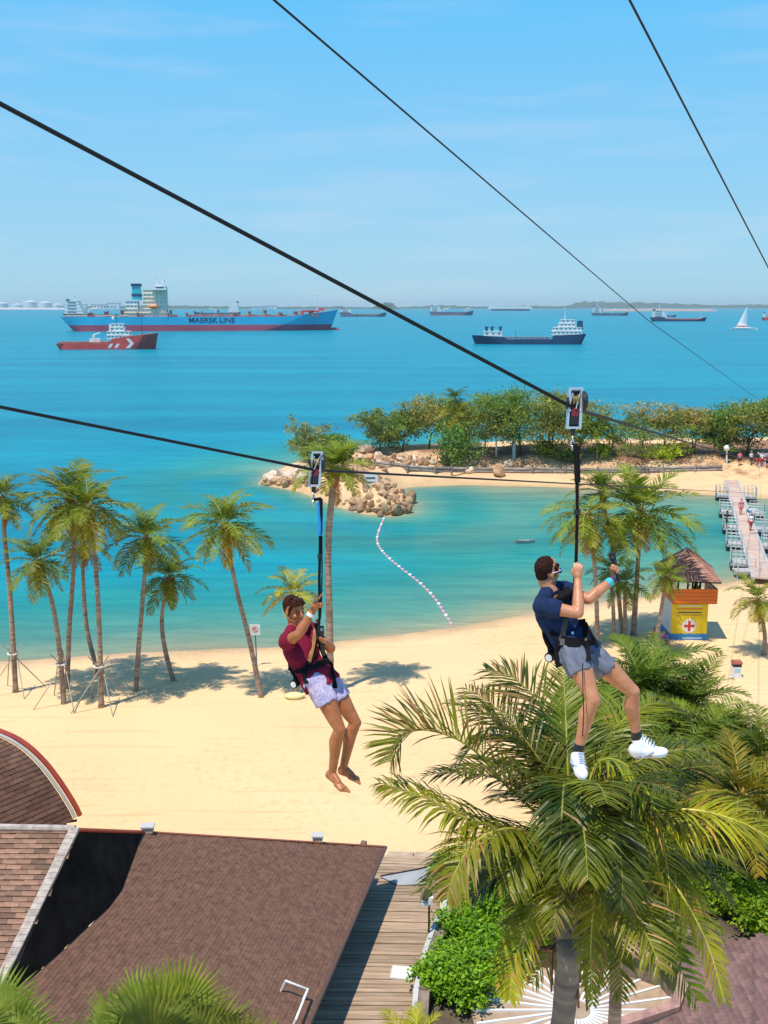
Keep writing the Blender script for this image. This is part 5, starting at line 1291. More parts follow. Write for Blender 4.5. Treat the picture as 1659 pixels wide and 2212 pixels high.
# hedges
def hedge(label, pts, w, h, seed, n, tint=(1, 1, 1), size=.2, mats=None):
    base = GD(*pts[0][:2], .9); t = thing('hedge', label, 'hedge', base, 'clipped hedges in the garden'); rnd = random.Random(seed); blobs = []
    mb = MB()
    for x, y in pts:
        p = GD(x, y, 1.0)
        for k in range(2):
            blobs.append(((p.x + rnd.uniform(-.3, .3) * w, p.y + rnd.uniform(-.3, .3) * w, p.z + h * rnd.uniform(.35, .62)), (w * rnd.uniform(.5, .7), w * rnd.uniform(.5, .7), h * rnd.uniform(.42, .55))))
        mb.tube([p - Vector((0, 0, .2)), p + Vector((rnd.uniform(-.2, .2), 0, h * .6))], [.04, .02], 5)
    mb.build('stem', M_bark, t)
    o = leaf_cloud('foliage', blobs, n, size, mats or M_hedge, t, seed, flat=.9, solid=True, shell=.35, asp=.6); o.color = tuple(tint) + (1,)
hedge('bright green hedge between the boardwalk and the round deck', [(975, 1900), (1010, 1960), (1000, 2030), (1060, 1995), (1090, 2080), (980, 2110), (1040, 2120), (950, 2150), (1000, 2170), (1070, 2060)], 1.2, 1.05, 501, 24000, (1, 1, 1), size=.145)
hedge('olive tinted hedge under the drooping left fronds', [(1010, 1895), (1055, 1905), (1100, 1900), (1130, 1960), (1060, 1930)], 1.1, 1.0, 502, 9000, (.95, .62, .8), size=.14)
hedge('bright green hedge along the mauve brown roof at right', [(1500, 1955), (1540, 1965), (1590, 1975), (1640, 1985), (1680, 1990), (1660, 2030), (1620, 1960), (1530, 1930), (1690, 1940)], 1.3, 1.2, 503, 18000, (1.15, .95, 1), size=.15)
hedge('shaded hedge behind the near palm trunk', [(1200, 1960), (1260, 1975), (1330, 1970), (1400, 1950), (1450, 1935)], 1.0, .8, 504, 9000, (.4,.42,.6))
# dark shrubs at right
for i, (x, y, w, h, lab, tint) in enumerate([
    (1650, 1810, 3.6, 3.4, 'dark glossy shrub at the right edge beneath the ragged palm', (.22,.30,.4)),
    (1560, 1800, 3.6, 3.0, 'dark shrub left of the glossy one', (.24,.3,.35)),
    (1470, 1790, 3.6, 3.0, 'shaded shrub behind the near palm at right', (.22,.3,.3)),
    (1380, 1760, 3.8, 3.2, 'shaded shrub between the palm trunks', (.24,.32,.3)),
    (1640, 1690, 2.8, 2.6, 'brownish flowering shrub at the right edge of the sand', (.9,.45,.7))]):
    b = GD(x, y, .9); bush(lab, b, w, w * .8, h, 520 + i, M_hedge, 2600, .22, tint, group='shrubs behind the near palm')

# ---- fan palms along the bottom edge
M_fan = leafmat('fan_palm_leaf', (0.11, 0.17, 0.02), (0.26, 0.30, 0.05), 2.0, .4)
def fan_mesh(rnd, nseg=34, spread=235):
    mb = MB()
    for i in range(nseg):
        a = R(-spread / 2 + spread * (i + .5) / nseg); hw = R(spread / nseg) / 2
        L_ = (1 - .18 * abs(a) / R(spread / 2)) * rnd.uniform(.9, 1.06)
        d = lambda r, q, z: (math.cos(a + q) * r, math.sin(a + q) * r, z)
        cup = -.10 * abs(math.sin(a))
        fold = .035; r1 = .56; dr = rnd.uniform(-.16, .02)
        b = len(mb.v)
        mb.v += [d(.03, 0, 0), d(r1, -hw, cup), d(r1, 0, cup + fold), d(r1, hw, cup), d(L_ * .82, -hw * .38, cup + dr * .4), d(L_ * .82, 0, cup + dr * .4 + fold * .5), d(L_ * .82, hw * .38, cup + dr * .4), d(L_ * 1.02, 0, cup + dr)]
        mb.f += [(b, b + 1, b + 2), (b, b + 2, b + 3), (b + 1, b + 4, b + 5, b + 2), (b + 2, b + 5, b + 6, b + 3), (b + 4, b + 7, b + 5), (b + 5, b + 7, b + 6)]; mb.m += [0] * 6
    mb.tube([(-.75, 0, -.10), (-.3, 0, -.01), (.25, 0, .012)], [.022, .017, .006], 5, 1)
    return mb.mesh('fan_leaf', [M_fan, M_palmrib])
FANS = [fan_mesh(rf) for _ in range(4)]
def fan_palm(label, base, leaves, seed, tint):
    rnd = random.Random(seed); t = thing('fan_palm', label, 'palm tree', base, 'fan palms along the bottom edge')
    hub = Vector((base.x, base.y, leaves['hub'])); mb = MB(); mb.tube([base - Vector((0, 0, .2)), Vector((base.x + .1, base.y, hub.z * .5)), hub], [.22, .17, .15], 9); mb.build('trunk', M_trunk, t)
    for (x, y, d, s, nrm) in leaves['at']:
        c = WD(x, y, d); ax = (c - hub); ax = ax.normalized() if ax.length > .1 else Vector((0, 0, 1))
        nz = Vector(nrm).normalized(); nz = (nz - ax * nz.dot(ax)).normalized(); ay = nz.cross(ax)
        o = link('fan_leaf', rnd.choice(FANS), t, c - base); o.rotation_euler = Matrix((ax, ay, nz)).transposed().to_euler(); o.scale = (s, s, s)
        o.color = tuple(v * rnd.uniform(.85, 1.15) for v in tint) + (1,)
        mb = MB(); mb.tube([hub, hub.lerp(c, .6) + Vector((0, 0, .1)), c - ax * .6 * s], .018, 5); mb.build('leaf_stalk', M_palmrib, t)
h1 = WD(330, 2420, 9.5)
fan_palm('bright fan palm rising into the bottom edge left of centre', Vector((h1.x, h1.y, .8)), {'hub': h1.z, 'at': [
    (345, 2228, 9.3, .66, (.1, -.8, .5)), (440, 2240, 9.4, .55, (.5, -.7, .5)), (262, 2245, 9.4, .56, (-.5, -.7, .5)), (390, 2190, 9.9, .58, (.2, -.5, .8)), (520, 2270, 9.2, .56, (.7, -.5, .5)), (165, 2275, 9.2, .5, (-.7, -.5, .5)),
    (330, 2235, 8.9, .6, (0, -.7, .7)), (300, 2190, 10, .5, (-.3, -.3, .9)), (430, 2260, 8.8, .55, (.2, -.6, .7)), (235, 2265, 8.8, .5, (-.2, -.6, .7))]}, 601, (1.1, 1.1, .8))
h2 = WD(-70, 2390, 9.0)
fan_palm('pale fan palm cut by the bottom left corner', Vector((h2.x, h2.y, .8)), {'hub': h2.z, 'at': [
    (20, 2250, 8.9, .6, (.2, -.5, .8)), (-20, 2205, 9.3, .55, (-.2, -.5, .8)), (50, 2285, 8.7, .55, (.4, -.6, .7)), (-40, 2215, 8.6, .5, (0, -.7, .7))]}, 602, (1.25, 1.2, 1.1))
# small palm tip in the bottom middle
c = WD(905, 2300, 13); coconut_palm('yellow green palm tip poking up at the bottom middle', Vector((c.x, c.y, .8)), [], c, .75, nf=13, seed=81, tint=(1.6, 1.4, .7), group='near coconut palms', nuts=0, boots=False, emin=10)

# ---- lifeguard tower
tb_ = on_sand(1486, 1381); px = 1 / ((GD(1487, 1381, .8) - GD(1486, 1381, .8)).length)     # print px per metre
t = thing('lifeguard_tower', 'yellow and blue lifeguard tower with orange balcony and tiled pyramid roof', 'lifeguard tower', tb_)
W_ = 78 / px; Ht = 2.55; z0 = tb_.z - .1; c0 = Vector((tb_.x, tb_.y + W_ / 2, 0))
M_yel = mat('yellow_panel_paint', (.80, .58, .01), .5, var=.06, scale=2); M_blu = mat('blue_band_paint', (.01, .20, .52), .5, var=.12, scale=3); M_org = mat('orange_board_paint', (.80, .17, .015), .5, var=.12, scale=3, stretch=(.3, 1, 6)); M_cross = mat('red_cross_paint', (.62, .03, .03), .5)
mb = MB(); mb.box((c0.x, c0.y, z0 + Ht / 2), (W_, W_, Ht)); mb.build('cabin', M_white, t)
f = c0.y - W_ / 2
mb = MB(); mb.box((c0.x, f - .012, z0 + .32 + (Ht - .34) / 2), (W_ * 1.0, .024, Ht - .36)); fp = mb.build('front_panel', M_yel, t)
mb = MB(); mb.box((c0.x, f - .02, z0 + .24), (W_ * 1.03, .06, .48)); mb.box((c0.x + W_ / 2 + .01, c0.y, z0 + .24), (.04, W_, .48)); mb.box((c0.x - W_ / 2 - .01, c0.y, z0 + .24), (.04, W_, .48)); bl = mb.build('blue_band', M_blu, t)
mb = MB(); mb.box((c0.x + .25, f - .054, z0 + .2), (1.3, .01, .05)); mb.build('white_line', M_white, bl)
mb = MB(); mb.cyl((c0.x + .02, f - .03, z0 + 1.02), (c0.x + .02, f - .034 - .01, z0 + 1.02), .46, n=28); cr = mb.build('emblem_disc', M_white, fp)
mb = MB(); mb.box((c0.x + .02, f - .048, z0 + 1.02), (.17, .012, .68)); mb.box((c0.x + .02, f - .049, z0 + 1.02), (.68, .011, .17)); mb.build('red_cross', M_cross, fp)
for k, (zz, w, m_) in enumerate([(2.36, 1.5, M_white), (2.16, 1.7, M_org), (1.92, 1.5, M_navy), (1.74, 1.6, mat('ochre_line', (.55, .35, .02), .6))]):
    mb = MB(); mb.box((c0.x, f - .03, z0 + zz), (w, .012, .07)); mb.build('sign_line', m_, fp)
zb = z0 + Ht
for k in range(4):         # balcony boards
    for (cx_, cy_, sx_, sy_) in [(c0.x + .24, f - .22, W_ + .48, .05), (c0.x + .24 + (W_ + .48) / 2, c0.y - .08, .05, W_ + .3), (c0.x + .24 - (W_ + .48) / 2, c0.y - .08, .05, W_ + .3)]:
        mb = MB(); mb.box((cx_, cy_, zb + .14 + k * .245), (sx_ - (.04 if sx_ < .1 else 0), sy_, .225)); mb.build('balcony_board', M_org, t)
mb = MB(); mb.box((c0.x + .24, c0.y - .06, zb + .02), (W_ + .42, W_ + .32, .06)); mb.build('balcony_floor', M_darkwood, t)
RHz = zb + 1.62
for sx_ in (-.8, .3, .62):
    for sy_ in (-.7, .8): mb = MB(); mb.box((c0.x + .1 + sx_, c0.y + sy_, (zb + RHz) / 2), (.1, .1, RHz - zb + .1)); mb.build('post', M_darkwood, t)
ang = R(-9); RW = 3.75; ap = Vector((c0.x - .05, c0.y, RHz + 1.72))
cs = [Vector((c0.x + .02, c0.y, RHz)) + rotz(ang) @ Vector((sx_ * RW / 2, sy_ * RW / 2, 0)) for sx_, sy_ in [(-1, -1), (1, -1), (1, 1), (-1, 1)]]
mb = MB(); mb.slab(cs, (0, 0, 1), .07); rf_ = mb.build('roof', M_darkwood, t)
M_ttile = tilemat('red_brown_tower_tile', (.30, .13, .09), (.46, .23, .16), .25)
ct = 0
for k in range(4):
    a, b = cs[k], cs[(k + 1) % 4]; NR = 15
    for r in range(NR):
        q0, q1 = r / NR, min(1, (r + 1.3) / NR)
        a0, b0, a1, b1 = a.lerp(ap, q0), b.lerp(ap, q0), a.lerp(ap, q1), b.lerp(ap, q1)
        nrm = (b0 - a0).cross(ap - a0).normalized(); nt_ = max(1, int((b0 - a0).length / .36))
        if nrm.z < 0: nrm = -nrm
        for j in range(nt_):
            u0, u1 = (j + .02) / nt_, (j + .98) / nt_
            mb = MB(); lo0, lo1, hi1, hi0 = a0.lerp(b0, u0), a0.lerp(b0, u1), a1.lerp(b1, u1), a1.lerp(b1, u0)
            up_ = nrm * .035
            mb.add([lo0, lo1, hi1, hi0, lo0 + up_, lo1 + up_, hi1 + nrm * .006, hi0 + nrm * .006], [(4, 5, 6, 7), (0, 1, 5, 4), (1, 2, 6, 5), (3, 0, 4, 7), (0, 3, 2, 1)])
            if k in (0, 1) or k == 3:
                mb.build('tile', M_ttile, rf_); ct += 1
            else: mb.build('tile', M_ttile, rf_)
for k in range(4): mb = MB(); mb.tube([cs[k] + Vector((0, 0, .04)), ap + Vector((0, 0, .04))], .06, 6); mb.build('hip_capping', M_ridge if k in (0, 3) else M_ttile, rf_)
# ---- bin and signs on the beach
p = on_sand(1592, 1464)
t = thing('litter_bin', 'white litter bin with dark hooded brown lid standing alone on the sand', 'bin', p)
s_ = 1.0
mb = MB(); mb.box(p + Vector((0, .2, .32)), (.5, .4, .62)); mb.build('body', M_white, t); mb = MB(); mb.box(p + Vector((0, .2, .73)), (.48, .37, .2)); mb.build('opening', M_black, t); mb = MB(); mb.box(p + Vector((0, .2, .90)), (.58, .46, .15), taper=.85); mb.build('lid', M_deckred, t); mb = MB(); mb.box(p + Vector((0, -.006, .45)), (.32, .012, .24)); mb.build('label_plate', mat('pale_blue_label', (.35, .6, .7), .5), t); mb = MB(); mb.box(p + Vector((0, .2, .0)), (.64, .54, .08)); mb.build('base', M_concrete, t)
def sign(label, foot, top, w, h, glyph):
    p = foot; tp = VD(top[0], top[1], p.y); t = thing('warning_sign', label, 'sign', p, 'warning signs by the water')
    mb = MB(); mb.cyl(p - Vector((0, 0, .2)), Vector((tp.x, tp.y, tp.z)), .04, n=6); mb.build('post', M_greyhull, t)
    mb = MB(); mb.box((tp.x, tp.y - .05, tp.z), (w, .03, h)); b_ = mb.build('panel', M_white, t)
    y = tp.y - .07
    if glyph:
        mb = MB(); mb.tube([(tp.x + math.cos(a * math.pi / 8) * w * .26, y, tp.z + .05 * h + math.sin(a * math.pi / 8) * w * .26) for a in range(17)], .016, 5); mb.cyl((tp.x - w * .18, y, tp.z + h * .05 + w * .18), (tp.x + w * .18, y, tp.z + h * .05 - w * .18), .02, n=5); mb.build('prohibition_ring', M_cross, b_)
        mb = MB(); mb.ball((tp.x - .03, y + .005, tp.z + .14 * h), (.03, .010, .03)); mb.box((tp.x + .01, y + .005, tp.z - .02 * h), (.12, .010, .035), M=Matrix.Rotation(.4, 3, 'Y')); mb.build('swimmer_symbol', M_black, b_)
    else:
        mb = MB(); mb.box((tp.x, y, tp.z + h * .2), (w * .7, .01, h * .12)); mb.box((tp.x, y, tp.z - h * .05), (w * .7, .01, h * .1)); mb.build('text_line', M_greyhull, b_)
sign('white square warning sign with red ring on a post by the leaning palm', on_sand(555, 1438), (551, 1360), .62, .68, True)
p = GD(802, 1062, 1.4); sign('small white sign standing among the breakwater rocks', p, (801, 1040), 1.5, 2.0, False)
p = on_isle(1600, 1000); sign('white sign board under the dense tree at the right edge of the island', on_isle(1650, 1004), (1652, 994), 2.0, 1.8, False)
# sandbag and little pole on the beach
p = on_sand(637, 1503); t = thing('sandbag', 'pale yellow sandbag at the foot of the small palm', 'sandbag', p); mb = MB(); mb.ball(p + Vector((0, -.3, .12)), (.55, .35, .2), n=12, m=7); mb.build('bag', mat('pale_yellow_canvas', (.75, .66, .30), .8, bump=.4, bscale=10), t, smooth=True); mb = MB(); mb.ball(p + Vector((.5, -.3, .16)), (.12, .1, .1), n=8); mb.build('tied_end', bpy.data.materials['pale_yellow_canvas'], t)

# ---- breakwater and bank rocks
M_rock = mat('tan_boulder', (.32, .185, .095), .9, scale=1.2, col2=(.58, .37, .20), rand=.32, bump=.7, bscale=4)
M_rockd = mat('dark_wet_boulder', (.16, .095, .05), .8, scale=1.2, col2=(.36, .22, .12), rand=.3, bump=.7, bscale=4)
M_pale = mat('pale_boulder', (.56, .42, .30), .9, scale=1.2, col2=(.72, .56, .42), rand=.2, bump=.6, bscale=4)
def rock_mesh(seed, mt):
    rnd = random.Random(seed); bm = bmesh.new(); bmesh.ops.create_icosphere(bm, subdivisions=2, radius=1)
    pl = [(Vector((rnd.gauss(0, 1), rnd.gauss(0, 1), rnd.gauss(0, 1))).normalized(), rnd.uniform(.45, .85)) for _ in range(10)]
    for v in bm.verts:
        for n, d in pl:
            e = v.co.dot(n) - d
            if e > 0: v.co -= n * e
        v.co *= 1 + .05 * math.sin(v.co.x * 7 + seed)
    me = bpy.data.meshes.new('boulder'); bm.to_mesh(me); bm.free(); me.materials.append(mt); return me
ROCKS = [rock_mesh(i, M_rock) for i in range(6)]; ROCKD = [rock_mesh(i + 20, M_rockd) for i in range(4)]; ROCKP = [rock_mesh(i + 40, M_pale) for i in range(4)]
bk = thing('rock_breakwater', 'heap of tan boulders forming the breakwater at the end of the island', 'breakwater', GD(760, 1070))
rnd = random.Random(33)
poly_b = [(p.x, p.y) for p in [GD(*q) for q in [(640, 1054), (700, 1076), (760, 1102), (830, 1117), (888, 1108), (890, 1086), (850, 1060), (800, 1035), (740, 1022), (690, 1024)]]]
bxs = [p[0] for p in poly_b]; bys = [p[1] for p in poly_b]; placed = []
tries = 0
while len(placed) < 230 and tries < 12000:
    tries += 1
    x, y = rnd.uniform(min(bxs), max(bxs)), rnd.uniform(min(bys), max(bys))
    if not inside(np.array([x]), np.array([y]), poly_b)[0]: continue
    r = rnd.choice([.42, .5, .6, .75, .95]) * rnd.uniform(.9, 1.15)
    if any((x - a) ** 2 + (y - b) ** 2 < (.63 * (r + c)) ** 2 for a, b, c in placed): continue
    placed.append((x, y, r))
for x, y, r in placed:
    dd = float(segdist(np.array([x]), np.array([y]), poly_b, True)[0])
    z = min(1.9, .15 + dd * .5) + rnd.uniform(-.2, .35)
    me = rnd.choice(ROCKD if (z < .5 and rnd.random() < .75) or rnd.random() < .12 else ROCKS)
    o = link('boulder', me, bk, Vector((x, y, z)) - bk.location, (rnd.random() * 6, rnd.random() * 6, rnd.random() * 6)); o.scale = (r * rnd.uniform(.9, 1.35), r, r * rnd.uniform(.6, .85))
bk2 = thing('rock_revetment', 'pale boulders lining the tip and bank of the island', 'rocks', on_isle(640, 1030))
pts = [(rnd.uniform(572, 680), 0) for _ in range(75)]
for x, _ in pts:
    y = rnd.uniform(1012 + (680 - x) * .18, 1050); p = on_isle(x, y)
    if iz(p.x, p.y) < -.3: continue
    r = rnd.uniform(.4, .85); low = y > 1040
    o = link('boulder', rnd.choice(ROCKS if low else ROCKP), bk2, p + Vector((0, 0, .1)) - bk2.location, (rnd.random() * 6, rnd.random() * 6, rnd.random() * 6)); o.scale = (r * 1.2, r, r * .7)
for k in range(70):
    x = rnd.uniform(770, 945) if k < 55 else rnd.uniform(945, 1120); y = rnd.uniform(990, 1022); p = on_isle(x, y); r = rnd.uniform(.4, .9)
    o = link('boulder', rnd.choice(ROCKS + ROCKP + ROCKD[:2]), bk2, p + Vector((0, 0, .15)) - bk2.location, (rnd.random() * 6, rnd.random() * 6, rnd.random() * 6)); o.scale = (r * 1.2, r, r * .75)
p = on_isle(789, 979); t = thing('boulder', 'single large pale boulder on the island behind the palm', 'boulder', p); o = link('stone', ROCKP[1], t, Vector((0, 0, .5)), (.3, .2, .4)); o.scale = (1.6, 1.1, 1.0)
p = on_isle(1075, 1028); t = thing('boulder', 'round boulder in front of the timber wall on the island beach', 'boulder', p); o = link('stone', ROCKS[2], t, Vector((0, 0, .5)), (.3, 1.2, .4)); o.scale = (1.3, 1.1, .95)
# timber edging wall along the island beach
t = thing('log_wall', 'low dark log wall along the back of the island beach', 'wall', on_isle(900, 1020))
M_log = mat('grey_driftwood_log', (.16, .13, .11), .85, scale=1.5, col2=(.42, .37, .32), rand=.3, stretch=(.4, 3, 3))
pts = [on_isle(x, y) for x, y in [(810, 1006), (880, 1016), (940, 1020), (1010, 1021), (1080, 1021), (1150, 1022), (1220, 1022), (1290, 1022), (1360, 1021), (1430, 1020), (1500, 1018), (1560, 1016)]]
for i, (a, b) in enumerate(zip(pts, pts[1:])):
    nd = max(1, int((b - a).length / 2.6))
    for j in range(nd):
        p, q = a.lerp(b, j / nd), a.lerp(b, (j + 1) / nd - .01)
        for r_, hz in ((.2, .18), (.18, .52)):
            mb = MB(); s0 = Vector((0, rnd.uniform(-.05, .05), hz + rnd.uniform(-.03, .03))); mb.tube([p + s0, q + s0], r_, 7); mb.build('log', M_log, t)
        mb = MB(); mb.cyl(p + Vector((0, -.28, -.3)), p + Vector((0, -.28, .95)), .13, n=7); mb.build('post', M_log, t)
# lamps and shade post on the island
for i, (x, yb, yt, l) in enumerate([(1072, 984, 941, 'white flat topped lamp post left of the trolley on the island'), (1570, 1000, 968, 'round headed white lamp at the island end of the pier')]):
    p = on_isle(x, yb); tp = VD(x, yt, p.y); t = thing('lamp_post', l, 'lamp post', p, 'lamp posts on the island')
    mb = MB(); mb.cyl(p - Vector((0, 0, .2)), tp, .11, n=7); mb.build('post', M_white, t)
    mb = MB()
    if i == 0: mb.box(tp, (2.6, 1.2, .18)); mb.box(tp - Vector((0, 0, .3)), (.4, .4, .4))
    else: mb.ball(tp, .4, n=10, m=7)
    mb.build('lamp_head', M_white, t)
p = on_isle(1110, 990); t = thing('marker_post', 'pale turquoise post at the foot of the forked tree', 'post', p); mb = MB(); mb.cyl(p - Vector((0, 0, .3)), p + Vector((0, 0, 2.3)), .22, n=8); mb.build('post', mat('pale_turquoise_paint', (.35, .62, .6), .6), t); mb = MB(); mb.cyl(p + Vector((0, 0, 2.3)), p + Vector((0, 0, 2.5)), .28, .1, n=8); mb.build('cap', M_white, t)

# ---- floating pier
pa, pb = on_isle(1578, 1022), GD(1648, 1252, .6)
pa.z = .75; pb.z = .75
pd = (pb - pa); PLn = pd.length; pd = pd.normalized(); ps = Vector((pd.y, -pd.x, 0)); ps = ps if ps.x > 0 else -ps
t = thing('floating_pier', 'long narrow floating pier with side pontoons linking island and beach', 'pier', pa.lerp(pb, .5))
M_deck = mat('pinkish_pier_deck', (.50, .34, .26), .8, scale=1, col2=(.60, .43, .33), rand=.12)
M_pont = mat('grey_pontoon_deck', (.44, .40, .37), .7, var=.15, scale=1.5); M_rail = mat('white_grey_rail_paint', (.52, .53, .52), .5)
NB = 64; hw = .60
for i in range(NB):
    a, b = pa + pd * (PLn * (i + .015) / NB), pa + pd * (PLn * (i + .985) / NB)
    mb = MB(); mb.slab([a - ps * hw, b - ps * hw, b + ps * hw, a + ps * hw], (0, 0, 1), .12); mb.build('deck_board', M_deck, t)
for sd in (-1, 1):
    mb = MB(); q = ps * sd * (hw + .14); mb.slab([pa + q - ps * .13 + Vector((0, 0, .01)), pb + q - ps * .13 + Vector((0, 0, .01)), pb + q + ps * .13 + Vector((0, 0, .01)), pa + q + ps * .13 + Vector((0, 0, .01))], (0, 0, 1), .3); mb.build('edge_beam', M_pont, t)
FR = [(1585, 1072), (1592, 1108), (1600, 1142), (1608, 1178), (1618, 1219)]
for k, (x, y) in enumerate(FR):
    s = (GD(x, y, .5).y - pa.y) / pd.y; c = pa + pd * s
    for sd in (-1, 1):
        w = 1.3; l = 1.75
        o_ = c + ps * sd * (hw + .3 + w / 2)
        q = [o_ + pd * (-l / 2) - ps * w / 2, o_ + pd * (l / 2) - ps * w / 2, o_ + pd * (l / 2) + ps * w / 2, o_ + pd * (-l / 2) + ps * w / 2]
        mb = MB(); mb.slab([v - Vector((0, 0, .12)) for v in q], (0, 0, 1), .2); pt_ = mb.build('pontoon_deck', M_pont, t)
        mb = MB(); mb.slab([v - Vector((0, 0, .34)) for v in q], (0, 0, 1), .5); mb.build('float_box', M_black, pt_)
        outer = [q[0], q[1]] if sd < 0 else [q[3], q[2]]
        inner_ = [q[3], q[2]] if sd < 0 else [q[0], q[1]]
        path = [inner_[0], outer[0], outer[1], inner_[1]]
        mb = MB()
        for hgt in (.45, .75, 1.05):
            mb.tube([v + Vector((0, 0, hgt - .1)) for v in path], .03, 4)
        for a, b in zip(path, path[1:]):
            for u_ in (0, .33, .67, 1): mb.cyl(a.lerp(b, u_) - Vector((0, 0, .1)), a.lerp(b, u_) + Vector((0, 0, .98)), .04, n=4)
        mb.build('railing', M_rail, pt_)
mb = MB()
pp = GD(1651, 1165, .3); tp2 = VD(1652, 1108, pp.y)
t2 = thing('pier_lamp', 'white bent lamp pole rising from the water beside the pier', 'lamp post', pp); mb.tube([pp - Vector((0, 0, 1)), tp2, tp2 + Vector((-1.2, 0, .35))], .09, 6); mb.build('pole', M_rail, t2); mb = MB(); mb.box(tp2 + Vector((-1.2, 0, .32)), (.7, .3, .14)); mb.build('lamp_head', M_white, t2)
# white crate at the near end
p = GD(1612, 1240, .3); t2 = thing('pontoon_step', 'small white framed landing step at the near end of the pier', 'step', p); mb = MB(); mb.box(p + Vector((0, 0, .3)), (2.0, 1.2, .12)); mb.build('tread', M_pont, t2); mb = MB()
for sx_ in (-.9, .9):
    for sy_ in (-.5, .5): mb.cyl(p + Vector((sx_, sy_, -.8)), p + Vector((sx_, sy_, 1.2)), .05, n=5)
mb.tube([p + Vector((-.9, .5, 1.2)), p + Vector((.9, .5, 1.2))], .05, 5); mb.build('frame', M_rail, t2)
# railing line along the island beach, far behind
# ---- buoy line across the lagoon mouth
bp = [GD(x, y) for x, y in [(829, 1122), (818, 1150), (815, 1172), (826, 1192), (846, 1212), (872, 1233), (899, 1254), (925, 1278), (945, 1302), (960, 1326), (972, 1344), (978, 1356)]]
bp = trunk_path(bp[0], bp[1:-1], bp[-1], 8)
t = thing('buoy_line', 'curved line of small white floats between the breakwater and the beach', 'buoy line', bp[0])
mb = MB(); mb.tube([p + Vector((0, 0, .02)) for p in bp], .05, 5); mb.build('rope', mat('pinkish_float_rope', (.50, .32, .36), .8), t)
acc = 0; last = bp[0]; fb_ = MB(); fb_.ball((0, 0, .06), (.155, .155, .14), n=8, m=6); fme = fb_.mesh('float', M_white, True); fs_ = MB(); fs_.ball((0, 0, .04), (.15, .15, .14), n=7, m=5); fme2 = fs_.mesh('float', mat('faded_pink_float', (.62, .38, .40), .6), True)
dist = 0; nxt = 0; k = 0
for a, b in zip(bp, bp[1:]):
    L_ = (b - a).length; 
    while nxt <= dist + L_:
        p = a.lerp(b, (nxt - dist) / L_); link('float', fme if k % 3 == 0 else fme2, t, p - bp[0]); nxt += .95; k += 1
    dist += L_
# drifting skiff in the lagoon
p = GD(1133, 1173); t = thing('skiff', 'small grey skiff adrift in the lagoon', 'boat', p, rotz=.12)
mb = MB(); n = 12
vs = []
for i in range(n + 1):
    s = i / n; w = .42 * math.sin(math.pi * min(1, .12 + .88 * s) if s < .5 else math.pi * (1 - s * .98)) ** .6; x = (-1.45 + 2.9 * s) * .68; w *= .7
    vs += [(x, -w, .28 + .1 * abs(s - .5)), (x, -w * .6, -.05), (x, w * .6, -.05), (x, w, .28 + .1 * abs(s - .5))]
mb.add(vs, [(i * 4 + j, (i + 1) * 4 + j, (i + 1) * 4 + j + 1, i * 4 + j + 1) for i in range(n) for j in range(3)]); mb.build('hull', mat('grey_skiff', (.34, .36, .34), .7, var=.2, scale=2), t, local=True)
for x in (-.4, .34): mb = MB(); mb.box((x, 0, .2), (.18, .5, .05)); mb.build('thwart', M_woodstake, t, local=True)
# ================================================================== PEOPLE
def capsule(mb, p0, p1, r0, r1, n=14, flat0=False, flat1=False):
    p0, p1 = Vector(p0), Vector(p1); d = (p1 - p0); L_ = d.length
    d = d.normalized() if L_ > 1e-6 else Vector((0, 0, 1))
    pts, rad = [], []
    if flat0: pts.append(p0); rad.append(r0)
    else:
        for k in range(4): a = -math.pi / 2 + (k + .35) * math.pi / 8; pts.append(p0 + d * r0 * math.sin(a)); rad.append(r0 * math.cos(a))
        pts.append(p0); rad.append(r0)
    pts.append(p0.lerp(p1, .5)); rad.append((r0 + r1) / 2)
    pts.append(p1); rad.append(r1)
    if not flat1:
        for k in range(4): a = (k + .65) * math.pi / 8; pts.append(p1 + d * r1 * math.sin(a)); rad.append(r1 * math.cos(a))
    mb.tube(pts, rad, n)
def chain(mb, pts, rads, n=14):
    for a, b, ra, rb in zip(pts, pts[1:], rads, rads[1:]): capsule(mb, a, b, ra, rb, n)
def ell(mb, c, rad, M, n=16, m=12): mb.ball(c, rad, n=n, m=m, M=M)
def fuse(mb, name, mats, parent, voxel=.007, smooth=4, wrinkle=None, decimate=None):
    """fuse overlapping masses into one skin"""
    off = wloc(parent) if parent is not None else Vector((0, 0, 0))
    me = mb.mesh('tmp', mats, False, off); o = bpy.data.objects.new('tmp', me); COL.objects.link(o)
    r = o.modifiers.new('r', 'REMESH'); r.mode = 'VOXEL'; r.voxel_size = voxel; r.use_smooth_shade = True
    s = o.modifiers.new('s', 'SMOOTH'); s.iterations = smooth; s.factor = .5
    dg = bpy.context.evaluated_depsgraph_get(); dg.update()
    m2 = bpy.data.meshes.new_from_object(o.evaluated_get(dg)); m2.name = name
    bpy.data.objects.remove(o); bpy.data.meshes.remove(me)
    if wrinkle:
        amp, fr, axis = wrinkle
        for v in m2.vertices:
            q = Vector(v.co) * fr; t = q.dot(axis)
            n_ = mnoise.noise(q - axis * t * .65) + .5 * mnoise.noise((q - axis * t * .6) * 2.3)
            v.co += v.normal * (amp * n_)
    m2.polygons.foreach_set('use_smooth', [True] * len(m2.polygons))
    m2.materials.clear()
    for mt in (mats if isinstance(mats, (list, tuple)) else [mats]): m2.materials.append(mt)
    return link(name, m2, parent)
def skin_mat(name, col, col2):
    m = mat(name, col, .48, scale=14, col2=col2, bump=.12, bscale=60, spec=.35)
    P = m.node_tree.nodes['Principled BSDF']; P.inputs['Roughness'].default_value = .38
    return m
